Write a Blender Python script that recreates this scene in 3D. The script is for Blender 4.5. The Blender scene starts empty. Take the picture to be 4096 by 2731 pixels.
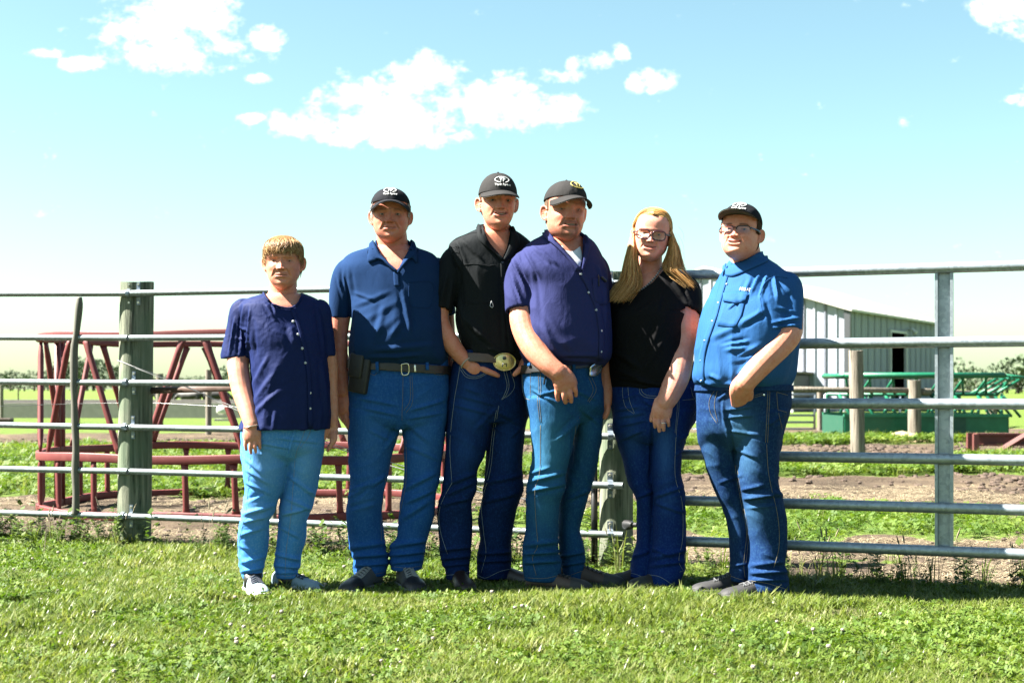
import bpy, bmesh, math, random
import numpy as np
from mathutils import Vector, Matrix
from mathutils.bvhtree import BVHTree

S = bpy.context.scene
C = S.collection
R = math.radians
FPX = 50.0/36.0*4096.0          # focal length in photo pixels
HC = 0.90                       # camera height
HOR = 1555.0                    # horizon row in the photo

# ---------------------------------------------------------------- camera
cam_d = bpy.data.cameras.new('camera'); cam_d.lens = 50; cam_d.sensor_width = 36
cam_d.shift_y = (HOR-1365.5)/4096.0
cam_d.clip_start = 0.1; cam_d.clip_end = 6000
cam_d.dof.use_dof = True; cam_d.dof.focus_distance = 6.3; cam_d.dof.aperture_fstop = 5.0
cam = bpy.data.objects.new('camera', cam_d); C.objects.link(cam)
cam.location = (0, 0, HC); cam.rotation_euler = (R(90), 0, 0)
S.camera = cam

# ---------------------------------------------------------------- light
SUN_EL, SUN_AZ = 49.0, 2.0      # sun to camera-left, in line with the row of people
sdir = Vector((-math.cos(R(SUN_EL))*math.cos(R(SUN_AZ)), -math.cos(R(SUN_EL))*math.sin(R(SUN_AZ)), math.sin(R(SUN_EL))))
sun_d = bpy.data.lights.new('sun', 'SUN'); sun_d.energy = 5.0; sun_d.angle = R(0.53); sun_d.color = (1.0, 0.95, 0.86)
sun = bpy.data.objects.new('sun', sun_d); C.objects.link(sun)
sun.rotation_euler = sdir.to_track_quat('Z', 'Y').to_euler(); sun.location = (-30, -6, 40)
S.view_settings.view_transform = 'Standard'; S.view_settings.look = 'None'
S.view_settings.gamma = 1.0; S.view_settings.use_curve_mapping = False
S.view_settings.exposure = 3.05

def N(nt, typ, x=0, **kw):
    n = nt.nodes.new(typ)
    for k, v in kw.items():
        if k.startswith('i_'):
            n.inputs[int(k[2:]) if k[2:].isdigit() else k[2:]].default_value = v
        else: setattr(n, k, v)
    return n
def math_n(nt, op, a, b=None, c=None, clamp=False):
    n = nt.nodes.new('ShaderNodeMath'); n.operation = op; n.use_clamp = clamp
    for i, v in enumerate((a, b, c)):
        if v is None: continue
        if isinstance(v, (int, float)): n.inputs[i].default_value = v
        else: nt.links.new(v, n.inputs[i])
    return n.outputs[0]
def mixc(nt, f, a, b, mode='MIX'):
    n = nt.nodes.new('ShaderNodeMix'); n.data_type = 'RGBA'; n.blend_type = mode
    for i, v in ((0, f), (6, a), (7, b)):
        if isinstance(v, (int, float)): n.inputs[i].default_value = v
        elif isinstance(v, (tuple, list)): n.inputs[i].default_value = (*v[:3], 1)
        else: nt.links.new(v, n.inputs[i])
    return n.outputs[2]
def noise_n(nt, vec, scale, detail=4, rough=0.55, dist=0.0):
    n = nt.nodes.new('ShaderNodeTexNoise'); n.inputs['Scale'].default_value = scale
    n.inputs['Detail'].default_value = detail; n.inputs['Roughness'].default_value = rough; n.inputs['Distortion'].default_value = dist
    if vec is not None: nt.links.new(vec, n.inputs['Vector'])
    return n
def ramp_n(nt, fac, stops):
    n = nt.nodes.new('ShaderNodeValToRGB'); e = n.color_ramp.elements
    while len(e) < len(stops): e.new(0.5)
    for i, (p, c) in enumerate(stops):
        e[i].position = p; e[i].color = (*c[:3], 1) if isinstance(c, (tuple, list)) else (c, c, c, 1)
    nt.links.new(fac, n.inputs[0]); return n.outputs[0]
def smooth_n(nt, v, lo, hi):
    n = nt.nodes.new('ShaderNodeMapRange'); n.interpolation_type = 'SMOOTHSTEP'
    n.inputs[1].default_value = lo; n.inputs[2].default_value = hi
    nt.links.new(v, n.inputs[0]); return n.outputs[0]

# world: clear spring sky with fair weather cumulus at infinity
W = bpy.data.worlds.new('World'); S.world = W; W.use_nodes = True
nt = W.node_tree; nt.nodes.clear()
sky = N(nt, 'ShaderNodeTexSky', sky_type='NISHITA', sun_disc=False)
sky.sun_elevation = R(SUN_EL); sky.sun_rotation = math.atan2(sdir.x, sdir.y); sky.air_density = 1.0; sky.dust_density = 0.9; sky.ozone_density = 1.0
SKY_STRENGTH = 0.05
tint = mixc(nt, 1.0, sky.outputs[0], (0.53, 0.625, 0.525), 'MULTIPLY')
tc = N(nt, 'ShaderNodeTexCoord'); sx = N(nt, 'ShaderNodeSeparateXYZ'); nt.links.new(tc.outputs['Generated'], sx.inputs[0])
ysafe = math_n(nt, 'MAXIMUM', sx.outputs[1], 0.05)
u = math_n(nt, 'DIVIDE', sx.outputs[0], ysafe); v = math_n(nt, 'DIVIDE', sx.outputs[2], ysafe)
uvn = N(nt, 'ShaderNodeCombineXYZ'); nt.links.new(u, uvn.inputs[0]); nt.links.new(math_n(nt, 'MULTIPLY', v, 1.35), uvn.inputs[1])
nbig = noise_n(nt, uvn.outputs[0], 26, 7, 0.62, 0.25)
nfine = noise_n(nt, uvn.outputs[0], 75, 5, 0.6)
cl = [(690,40,215,120),(620,110,230,110),(760,110,170,120),(700,190,240,70),(800,235,120,55),(520,230,75,28),(330,258,75,26),(180,213,60,16),(900,195,75,40),(1052,152,62,42),
      (1640,400,300,90),(1700,330,160,80),(1500,500,330,70),(1350,505,190,45),(1700,520,130,60),(1930,400,140,90),(2060,430,140,70),(2230,440,110,55),
      (2265,310,75,28),(2290,280,30,40),(2400,250,70,34),(2480,215,30,30),(2545,335,38,34),(2620,320,66,38),(4090,30,150,85),(3960,40,70,50),(4070,402,60,18),(1010,475,45,18),(1030,320,50,18)]
uvv = N(nt, 'ShaderNodeCombineXYZ'); nt.links.new(u, uvv.inputs[0]); nt.links.new(v, uvv.inputs[1])
fld = None
for (px, py, a, b) in cl:
    q = N(nt, 'ShaderNodeVectorMath', operation='MULTIPLY_ADD'); nt.links.new(uvv.outputs[0], q.inputs[0])
    ka, kb = FPX/(a*1.25), FPX/(b*1.25); q.inputs[1].default_value = (ka, kb, 0); q.inputs[2].default_value = (-(px-2048)/FPX*ka, -(HOR-py)/FPX*kb, 0)
    dt = N(nt, 'ShaderNodeVectorMath', operation='DOT_PRODUCT'); nt.links.new(q.outputs[0], dt.inputs[0]); nt.links.new(q.outputs[0], dt.inputs[1])
    fld = dt.outputs['Value'] if fld is None else math_n(nt, 'MINIMUM', fld, dt.outputs['Value'])
fld = math_n(nt, 'SUBTRACT', 1.0, math_n(nt, 'MINIMUM', fld, 2.2))
front = smooth_n(nt, sx.outputs[1], 0.70, 0.80)
# elsewhere in the sky: the same kind of scattered cumulus
gen = noise_n(nt, tc.outputs['Generated'], 5.5, 7, 0.6, 0.2)
fgen = math_n(nt, 'MULTIPLY', math_n(nt, 'SUBTRACT', gen.outputs[0], 0.62), 9.0)
m1 = math_n(nt, 'ADD', fld, math_n(nt, 'MULTIPLY', math_n(nt, 'SUBTRACT', nbig.outputs[0], 0.50), 5.5))
m1 = math_n(nt, 'ADD', m1, math_n(nt, 'MULTIPLY', math_n(nt, 'SUBTRACT', nfine.outputs[0], 0.52), 3.2))
nf2 = noise_n(nt, uvn.outputs[0], 210, 4, 0.6)
m1 = math_n(nt, 'ADD', m1, math_n(nt, 'MULTIPLY', math_n(nt, 'SUBTRACT', nf2.outputs[0], 0.5), 1.3))
mm = N(nt, 'ShaderNodeMix', data_type='FLOAT'); nt.links.new(front, mm.inputs[0]); nt.links.new(fgen, mm.inputs[2]); nt.links.new(m1, mm.inputs[3])
cmask = smooth_n(nt, mm.outputs[0], -0.35, 1.7)
cmask = math_n(nt, 'MULTIPLY', cmask, smooth_n(nt, sx.outputs[2], 0.03, 0.09))
ccol = mixc(nt, nbig.outputs[0], (4.5, 4.6, 4.8), (5.4, 5.4, 5.4))
skyc = mixc(nt, cmask, tint, ccol)
bg = N(nt, 'ShaderNodeBackground'); bg.inputs[1].default_value = SKY_STRENGTH
nt.links.new(skyc, bg.inputs[0]); out = N(nt, 'ShaderNodeOutputWorld'); nt.links.new(bg.outputs[0], out.inputs[0])

# ---------------------------------------------------------------- helpers
rng = np.random.default_rng(7)
def P(px, py, D):
    return np.array([(px-2048.0)/FPX*D, D, HC-(py-HOR)/FPX*D])
def tag(o, label=None, cat=None, group=None, kind=None):
    if label: o['label'] = label
    if cat: o['category'] = cat
    if group: o['group'] = group
    if kind: o['kind'] = kind
    return o
def empty(name, loc, label=None, cat=None, group=None):
    o = bpy.data.objects.new(name, None); C.objects.link(o); o.location = loc; o.empty_display_size = 0.1
    o['_loc'] = 0; del o['_loc']
    return tag(o, label, cat, group)
def obj(name, me, mat=None, parent=None, smooth=True, sharp=None):
    if mat is not None:
        me.materials.clear(); me.materials.append(mat)
    o = bpy.data.objects.new(name, me); C.objects.link(o)
    if smooth and len(me.polygons): me.polygons.foreach_set('use_smooth', np.ones(len(me.polygons), bool))
    if sharp is not None: me.set_sharp_from_angle(angle=R(sharp))
    if parent is not None: setparent(o, parent)
    return o
def wloc(o):
    l = Vector((0,0,0))
    while o is not None:
        l += o.location if o.type == 'EMPTY' else Vector((0,0,0)); o = o.parent
    return l
def setparent(o, p):
    o.parent = p
    root = p
    while root.parent is not None: root = root.parent
    if p.type == 'EMPTY': o.matrix_parent_inverse = Matrix.Translation(p.location).inverted()
def new_mesh(V, F, name='mesh'):
    me = bpy.data.meshes.new(name)
    me.from_pydata(np.asarray(V, float).reshape(-1, 3).tolist(), [], F if isinstance(F, list) else F.tolist()); me.update(); return me
class MB:
    def __init__(s): s.v = []; s.f = []; s.n = 0
    def add(s, V, F):
        V = np.asarray(V, float); s.v.append(V); s.f += [tuple(i+s.n for i in f) for f in F]; s.n += len(V); return s
    def mesh(s, name='mesh'):
        return new_mesh(np.concatenate(s.v), s.f, name)
    def box(s, c, h, rz=0.0, rx=0.0, ry=0.0):
        M = Matrix.Rotation(rz, 3, 'Z') @ Matrix.Rotation(ry, 3, 'Y') @ Matrix.Rotation(rx, 3, 'X')
        V = [Vector(c) + M @ Vector((i*h[0], j*h[1], k*h[2])) for k in (-1, 1) for j in (-1, 1) for i in (-1, 1)]
        return s.add(V, [(0,2,3,1),(4,5,7,6),(0,1,5,4),(2,6,7,3),(0,4,6,2),(1,3,7,5)])
    def tube(s, pts, rad, n=12, caps=True, rb=None, ref=(0,1,0)):
        V, F = tube(pts, rad, n, caps, rb, ref); return s.add(V, F)
def spl(xq, xs, ys):
    xs = np.asarray(xs, float); ys = np.asarray(ys, float); xq = np.asarray(xq, float)
    d = np.diff(ys)/np.diff(xs); m = np.zeros_like(ys); m[1:-1] = np.where(d[:-1]*d[1:] > 0, 2*d[:-1]*d[1:]/(d[:-1]+d[1:]+1e-12), 0); m[0] = d[0]; m[-1] = d[-1]
    i = np.clip(np.searchsorted(xs, xq)-1, 0, len(xs)-2); h = xs[i+1]-xs[i]; t = np.clip((xq-xs[i])/h, 0, 1)
    return ((2*t**3-3*t**2+1)*ys[i]+(t**3-2*t**2+t)*h*m[i]+(-2*t**3+3*t**2)*ys[i+1]+(t**3-t**2)*h*m[i+1])
def crom(P_, k=6):
    P_ = np.asarray(P_, float)
    if len(P_) < 3: 
        t = np.linspace(0, 1, k+1)[:, None]; return P_[0]*(1-t)+P_[-1]*t
    Q = np.vstack([2*P_[0]-P_[1], P_, 2*P_[-1]-P_[-2]]); out = []
    for i in range(1, len(Q)-2):
        for j in range(k):
            t = j/k; p0, p1, p2, p3 = Q[i-1], Q[i], Q[i+1], Q[i+2]
            out.append(0.5*((2*p1)+(-p0+p2)*t+(2*p0-5*p1+4*p2-p3)*t*t+(-p0+3*p1-3*p2+p3)*t**3))
    out.append(P_[-1]); return np.array(out)
def tube(pts, rad, n=12, caps=True, rb=None, ref=(0,1,0)):
    pts = np.asarray(pts, float); m = len(pts)
    rad = np.full(m, rad, float) if np.isscalar(rad) else np.asarray(rad, float)
    rb = rad if rb is None else (np.full(m, rb, float) if np.isscalar(rb) else np.asarray(rb, float))
    T = np.gradient(pts, axis=0) if m > 2 else np.repeat([pts[-1]-pts[0]], m, 0)
    T /= np.linalg.norm(T, axis=1)[:, None]+1e-12
    Sd = np.cross(T, np.array(ref, float)); nn = np.linalg.norm(Sd, axis=1)
    if (nn < 0.25).any(): Sd = np.cross(T, np.array((0.0, 0.31, 0.95))); 
    if (np.linalg.norm(Sd, axis=1) < 0.1).any(): Sd = np.cross(T, np.array((0.95, 0.31, 0.0)))
    Sd /= np.linalg.norm(Sd, axis=1)[:, None]+1e-12
    Dp = np.cross(Sd, T)
    a = np.linspace(0, 2*np.pi, n, endpoint=False)
    rings = []
    def ring(p, i, k): return p + k*(rad[i]*np.cos(a)[:, None]*Sd[i]+rb[i]*np.sin(a)[:, None]*Dp[i])
    if caps == 'round':
        for th in (75, 50, 25): rings.append(ring(pts[0]-T[0]*min(rad[0], rb[0])*math.sin(R(th)), 0, math.cos(R(th))))
    for i in range(m): rings.append(ring(pts[i], i, 1.0))
    if caps == 'round':
        for th in (25, 50, 75): rings.append(ring(pts[-1]+T[-1]*min(rad[-1], rb[-1])*math.sin(R(th)), m-1, math.cos(R(th))))
    V = np.concatenate(rings); k = len(rings); F = []
    for i in range(k-1):
        for j in range(n):
            j2 = (j+1) % n; F.append((i*n+j, i*n+j2, (i+1)*n+j2, (i+1)*n+j))
    if caps:
        F.append(tuple(range(n-1, -1, -1))); F.append(tuple((k-1)*n+j for j in range(n)))
    return V, F
def loft(rings):
    n = len(rings[0]); V = np.concatenate(rings); k = len(rings); F = []
    for i in range(k-1):
        for j in range(n):
            j2 = (j+1) % n; F.append((i*n+j, i*n+j2, (i+1)*n+j2, (i+1)*n+j))
    F.append(tuple(range(n-1, -1, -1))); F.append(tuple((k-1)*n+j for j in range(n)))
    return V, F
def px_loft(rows, D, n=40, pw=2.3, step=9.0, shrink=0.0, yaw=0.0):
    """rows: (py, xl, xr, dy, b) in photo pixels / metres; returns closed horizontal-ring loft"""
    A = np.array([r[:5] for r in rows], float); A = A[np.argsort(A[:, 0])]
    q = np.arange(A[0, 0], A[-1, 0]+step*0.5, step); q[-1] = A[-1, 0]
    xl, xr, dy, b = (spl(q, A[:, 0], A[:, k]) for k in (1, 2, 3, 4))
    a = np.linspace(0, 2*np.pi, n, endpoint=False); rings = []
    cx, sy = np.sign(np.cos(a))*np.abs(np.cos(a))**(2/pw), np.sign(np.sin(a))*np.abs(np.sin(a))**(2/pw)
    cyw, syw = math.cos(R(yaw)), math.sin(R(yaw))     # yaw > 0: the body's front is turned to the right
    for i, py in enumerate(q):
        Dd = D+dy[i]; c = P((xl[i]+xr[i])/2, py, Dd); hw = max((xr[i]-xl[i])/2*Dd/FPX-shrink, 0.004); hb = max(b[i]-shrink, 0.004)
        if yaw: hb = min(hb, hw*0.92); hw = math.sqrt(max(hw*hw-(hb*syw)**2, 1e-6))/cyw
        ex, ey = hw*cx, hb*sy
        rings.append(np.stack([c[0]+ex*cyw-ey*syw, c[1]+ex*syw+ey*cyw, np.full(n, c[2])], 1))
    return loft(rings)
def px_tube(pts, D, n=16, k=5, caps='round', flat=1.0):
    """pts: (px, py, dD, r_px)"""
    A = crom(np.array(pts, float), k)
    W_ = np.array([P(a[0], a[1], D+a[2]) for a in A]); r = np.maximum(A[:, 3], 1.5)*D/FPX
    return tube(W_, r, n, caps, rb=r*flat)
def ball(c, r, n=20):
    th = np.linspace(0, np.pi, n//2+1)[1:-1]; a = np.linspace(0, 2*np.pi, n, endpoint=False)
    r = np.asarray(r, float)*np.ones(3)
    rings = [np.asarray(c)+np.stack([r[0]*np.sin(t)*np.cos(a), r[1]*np.sin(t)*np.sin(a), np.full(n, r[2]*np.cos(t))], 1) for t in th]
    V, F = loft(rings); return V, F
def evalmesh(o):
    dg = bpy.context.evaluated_depsgraph_get(); dg.update()
    return bpy.data.meshes.new_from_object(o.evaluated_get(dg))
def remesh(mb, voxel, smooth=3, fac=0.5):
    me = mb.mesh('tmp'); o = bpy.data.objects.new('tmp', me); C.objects.link(o)
    m = o.modifiers.new('r', 'REMESH'); m.mode = 'VOXEL'; m.voxel_size = voxel
    if smooth:
        s_ = o.modifiers.new('s', 'SMOOTH'); s_.factor = fac; s_.iterations = smooth
    r = evalmesh(o); bpy.data.objects.remove(o); bpy.data.meshes.remove(me)
    return r
def mod_mesh(me, *mods):
    o = bpy.data.objects.new('tmp', me); C.objects.link(o)
    for typ, kw in mods:
        m = o.modifiers.new('m', typ)
        for k, v in kw.items(): setattr(m, k, v)
    r = evalmesh(o); bpy.data.objects.remove(o); return r
def cut(me, cutter_mb):
    cm = cutter_mb.mesh('cutter'); co = bpy.data.objects.new('cutter', cm); C.objects.link(co)
    bm = bmesh.new(); bm.from_mesh(cm); bmesh.ops.recalc_face_normals(bm, faces=bm.faces); bm.to_mesh(cm); bm.free()
    bm = bmesh.new(); bm.from_mesh(me); bmesh.ops.recalc_face_normals(bm, faces=bm.faces); bm.to_mesh(me); bm.free()
    o = bpy.data.objects.new('tmp', me); C.objects.link(o)
    m = o.modifiers.new('b', 'BOOLEAN'); m.operation = 'DIFFERENCE'; m.object = co
    try: m.solver = 'MANIFOLD'
    except Exception: m.solver = 'EXACT'
    r = evalmesh(o)
    if len(r.vertices) < 100:
        m.solver = 'EXACT'; r = evalmesh(o)
    bpy.data.objects.remove(o); bpy.data.objects.remove(co); return r
def co_of(me):
    a = np.empty(len(me.vertices)*3, np.float32); me.vertices.foreach_get('co', a); return a.reshape(-1, 3).astype(float)
def no_of(me):
    a = np.empty(len(me.vertices)*3, np.float32); me.vertices.foreach_get('normal', a); return a.reshape(-1, 3).astype(float)
def set_co(me, V):
    me.vertices.foreach_set('co', V.astype(np.float32).ravel()); me.update()
def set_col(me, col, name='col'):
    a = me.attributes.new(name, 'FLOAT_COLOR', 'POINT') if name not in me.attributes else me.attributes[name]
    c4 = np.ones((len(me.vertices), 4), np.float32); c4[:, :3] = col; a.data.foreach_set('color', c4.ravel())
def bvh_of(*meshes):
    V = []; F = []; n = 0
    for me in meshes:
        c = co_of(me); V += c.tolist(); me.calc_loop_triangles(); t = np.empty(len(me.loop_triangles)*3, np.int32); me.loop_triangles.foreach_get('vertices', t)
        F += (t.reshape(-1, 3)+n).tolist(); n += len(c)
    return BVHTree.FromPolygons(V, F, all_triangles=True)
def polys_of(me):
    if len(me.loops) == 4*len(me.polygons):
        a = np.empty(len(me.loops), np.int32); me.loops.foreach_get('vertex_index', a); return a.reshape(-1, 4)
    return [tuple(p.vertices) for p in me.polygons]
def on(bvh, px, py, off=0.0, D=6.3):
    d = Vector(P(px, py, 1.0))-Vector((0, 0, HC)); o = Vector((0, 0, HC))
    h = bvh.ray_cast(o, d.normalized())
    if h[0] is None:
        p, nn, _, _ = bvh.find_nearest(Vector(P(px, py, D)))
        return np.array(p+nn*off), np.array(nn)
    nn = h[1] if h[1].dot(d) < 0 else -h[1]
    return np.array(h[0]+nn*off), np.array(nn)
# lattice noise
_perm = np.random.default_rng(3).permutation(4096).astype(np.int64)
_grad = np.random.default_rng(4).normal(size=(4096, 3)); _grad /= np.linalg.norm(_grad, axis=1)[:, None]
def gnoise(p):
    i = np.floor(p).astype(np.int64); f = p-i; u_ = f*f*f*(f*(f*6-15)+10); r = 0
    for dx in (0, 1):
        for dy in (0, 1):
            for dz in (0, 1):
                h = _perm[(_perm[(_perm[(i[:, 0]+dx) & 4095]+i[:, 1]+dy) & 4095]+i[:, 2]+dz) & 4095]
                g = (_grad[h]*(f-np.array([dx, dy, dz]))).sum(1)
                w = (u_[:, 0] if dx else 1-u_[:, 0])*(u_[:, 1] if dy else 1-u_[:, 1])*(u_[:, 2] if dz else 1-u_[:, 2])
                r = r+w*g
    return r*1.6
def fbm(p, o=3): return sum(gnoise(p*2**k+17.3*k)/2**k for k in range(o))
def sstep(a, b, x):
    t = np.clip((x-a)/(b-a), 0, 1); return t*t*(3-2*t)

# ---------------------------------------------------------------- materials
def base_mat(name, rough=0.6, spec=0.5):
    m = bpy.data.materials.new(name); m.use_nodes = True; nt = m.node_tree
    b = nt.nodes['Principled BSDF']; b.inputs['Roughness'].default_value = rough; b.inputs['Specular IOR Level'].default_value = spec
    return m, nt, b
def bump(nt, b, h, strength=0.3, dist=0.01):
    n = nt.nodes.new('ShaderNodeBump'); n.inputs['Strength'].default_value = strength; n.inputs['Distance'].default_value = dist
    nt.links.new(h, n.inputs['Height']); nt.links.new(n.outputs[0], b.inputs['Normal'])
def objco(nt): return N(nt, 'ShaderNodeTexCoord').outputs['Object']
_mc = {}
K = 0.6
def plain(name, col, rough=0.6, var=0.15, scale=30, metal=0.0, spec=0.5, bmp=0.0, bscale=200):
    if name in _mc: return _mc[name]
    col = tuple(x*K for x in col) if metal < 0.5 else col
    m, nt, b = base_mat(name, rough, spec); b.inputs['Metallic'].default_value = metal
    co = objco(nt); n = noise_n(nt, co, scale, 5)
    c = mixc(nt, n.outputs[0], tuple(x*(1-var) for x in col), tuple(x*(1+var) for x in col)); nt.links.new(c, b.inputs['Base Color'])
    if bmp: bump(nt, b, noise_n(nt, co, bscale, 3).outputs[0], bmp, 0.002)
    _mc[name] = m; return m
def cloth(name, col, rough=0.85, sheen=0.0, weave=900, bmp=0.25, fade=None, dots=None, var=0.2, spec=0.2, wrinkle=0.55):
    spec *= 0.3; sheen = 0.0
    m, nt, b = base_mat(name, rough, spec); co = objco(nt)
    n1 = noise_n(nt, co, 9, 4); n2 = noise_n(nt, co, weave, 2)
    c = mixc(nt, n1.outputs[0], tuple(x*(1-var) for x in col), tuple(x*(1+var) for x in col))
    c = mixc(nt, math_n(nt, 'MULTIPLY', n2.outputs[0], 0.35), c, tuple(min(1, x*1.9+0.001) for x in col))
    if fade is not None:
        at = N(nt, 'ShaderNodeAttribute', attribute_name='fade')
        # thread streaks along the leg
        mp = N(nt, 'ShaderNodeMapping'); mp.inputs['Scale'].default_value = (260, 260, 30); nt.links.new(co, mp.inputs[0])
        st = noise_n(nt, mp.outputs[0], 1.0, 3)
        f = math_n(nt, 'MULTIPLY', at.outputs['Fac'], math_n(nt, 'ADD', 0.55, math_n(nt, 'MULTIPLY', st.outputs[0], 0.9)), clamp=True)
        c = mixc(nt, f, c, fade)
        c = mixc(nt, math_n(nt, 'MULTIPLY', smooth_n(nt, st.outputs[0], 0.45, 0.8), 0.30), c, fade)
        c = mixc(nt, math_n(nt, 'MULTIPLY', smooth_n(nt, noise_n(nt, co, 115, 3).outputs[0], 0.46, 0.72), 0.34), c, fade)
    if dots is not None:
        vo = N(nt, 'ShaderNodeTexVoronoi'); vo.inputs['Scale'].default_value = 130; vo.inputs['Randomness'].default_value = 0.0; nt.links.new(co, vo.inputs['Vector'])
        c = mixc(nt, math_n(nt, 'MULTIPLY', math_n(nt, 'SUBTRACT', 1.0, smooth_n(nt, vo.outputs['Distance'], 0.15, 0.3)), 0.45), c, dots)
    nt.links.new(c, b.inputs['Base Color'])
    b.inputs['Sheen Weight'].default_value = sheen*0.12; b.inputs['Sheen Roughness'].default_value = 0.5
    wr = noise_n(nt, co, 15, 4, 0.5, 0.5); mpw = N(nt, 'ShaderNodeMapping'); mpw.inputs['Scale'].default_value = (1.0, 1.0, 0.55); mpw.inputs['Rotation'].default_value = (0, 0.6, 0); nt.links.new(co, mpw.inputs[0]); nt.links.new(mpw.outputs[0], wr.inputs['Vector'])
    hsum = math_n(nt, 'ADD', math_n(nt, 'MULTIPLY', wr.outputs[0], wrinkle), math_n(nt, 'MULTIPLY', n2.outputs[0], 0.12*bmp))
    bump(nt, b, hsum, 0.7, 0.016)
    return m
def skin_mat(name):
    if name in _mc: return _mc[name]
    m, nt, b = base_mat(name, 0.50, 0.3); co = objco(nt)
    at = N(nt, 'ShaderNodeAttribute', attribute_name='col')
    n1 = noise_n(nt, co, 45, 5); n2 = noise_n(nt, co, 260, 3)
    c = mixc(nt, math_n(nt, 'MULTIPLY', smooth_n(nt, n1.outputs[0], 0.35, 0.7), 0.75), at.outputs['Color'], (0.98, 0.76, 0.66), 'MULTIPLY')
    c = mixc(nt, math_n(nt, 'MULTIPLY', smooth_n(nt, noise_n(nt, co, 120, 4).outputs[0], 0.45, 0.75), 0.5), c, (0.80, 0.66, 0.58), 'MULTIPLY')
    c = mixc(nt, math_n(nt, 'MULTIPLY', smooth_n(nt, n2.outputs[0], 0.62, 0.72), 0.35), c, (0.55, 0.36, 0.28), 'MULTIPLY')
    nt.links.new(c, b.inputs['Base Color'])
    b.inputs['Subsurface Weight'].default_value = 0.12; b.inputs['Subsurface Radius'].default_value = (0.012, 0.005, 0.003); b.inputs['Subsurface Scale'].default_value = 0.5
    bump(nt, b, n2.outputs[0], 0.25, 0.0015)
    _mc[name] = m; return m
def hair_mat(name):
    if name in _mc: return _mc[name]
    m, nt, b = base_mat(name, 0.45, 0.22)
    at = N(nt, 'ShaderNodeAttribute', attribute_name='col'); nt.links.new(at.outputs['Color'], b.inputs['Base Color'])
    _mc[name] = m; return m
def galv(name, col=(0.42, 0.45, 0.48)):
    col = tuple(x*0.75 for x in col)
    m, nt, b = base_mat(name, 0.42, 0.5); b.inputs['Metallic'].default_value = 0.7; co = objco(nt)
    vo = N(nt, 'ShaderNodeTexVoronoi'); vo.inputs['Scale'].default_value = 70; nt.links.new(co, vo.inputs['Vector'])
    sp = N(nt, 'ShaderNodeSeparateColor'); nt.links.new(vo.outputs['Color'], sp.inputs[0])
    n1 = noise_n(nt, co, 25, 6, 0.65)
    c = mixc(nt, sp.outputs[0], tuple(x*0.82 for x in col), tuple(min(1, x*1.15) for x in col))
    c = mixc(nt, math_n(nt, 'MULTIPLY', smooth_n(nt, n1.outputs[0], 0.55, 0.75), 0.35), c, tuple(min(1, x*1.5) for x in col))
    c = mixc(nt, math_n(nt, 'MULTIPLY', smooth_n(nt, noise_n(nt, co, 14, 6, 0.7).outputs[0], 0.66, 0.74), 0.7), c, (0.10, 0.075, 0.05))
    nt.links.new(c, b.inputs['Base Color'])
    nt.links.new(math_n(nt, 'ADD', 0.34, math_n(nt, 'MULTIPLY', n1.outputs[0], 0.25)), b.inputs['Roughness'])
    bump(nt, b, n1.outputs[0], 0.15, 0.002); return m
def wood(name, c0, c1, green=None):
    c0, c1 = tuple(x*K for x in c0), tuple(x*K for x in c1); green = tuple(x*K for x in green) if green else None
    m, nt, b = base_mat(name, 0.85, 0.25); co = objco(nt)
    mp = N(nt, 'ShaderNodeMapping'); mp.inputs['Scale'].default_value = (38, 38, 2.2); nt.links.new(co, mp.inputs[0])
    n1 = noise_n(nt, mp.outputs[0], 1.0, 7, 0.65, 0.6); n2 = noise_n(nt, co, 4, 4)
    c = ramp_n(nt, n1.outputs[0], [(0.33, tuple(x*0.25 for x in c0)), (0.43, c0), (0.66, c1)])
    if green: c = mixc(nt, math_n(nt, 'MULTIPLY', smooth_n(nt, n2.outputs[0], 0.4, 0.65), 0.6), c, green)
    nt.links.new(c, b.inputs['Base Color'])
    bump(nt, b, n1.outputs[0], 0.6, 0.012); return m
def painted(name, col, rust=(0.16, 0.07, 0.04), fadec=None, rough=0.55):
    col, rust = tuple(x*K for x in col), tuple(x*K for x in rust); fadec = tuple(x*K for x in fadec) if fadec else None
    m, nt, b = base_mat(name, rough, 0.4); co = objco(nt)
    n1 = noise_n(nt, co, 7, 6, 0.65); n2 = noise_n(nt, co, 45, 4)
    c = mixc(nt, n2.outputs[0], tuple(x*0.85 for x in col), tuple(x*1.15 for x in col))
    c = mixc(nt, math_n(nt, 'MULTIPLY', smooth_n(nt, n1.outputs[0], 0.48, 0.7), 0.45), c, fadec or tuple(min(1, x*1.3+0.06) for x in col))
    c = mixc(nt, math_n(nt, 'MULTIPLY', smooth_n(nt, noise_n(nt, co, 22, 5, 0.7).outputs[0], 0.64, 0.72), 0.8), c, rust)
    nt.links.new(c, b.inputs['Base Color']); bump(nt, b, n2.outputs[0], 0.1, 0.002); return m
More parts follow.
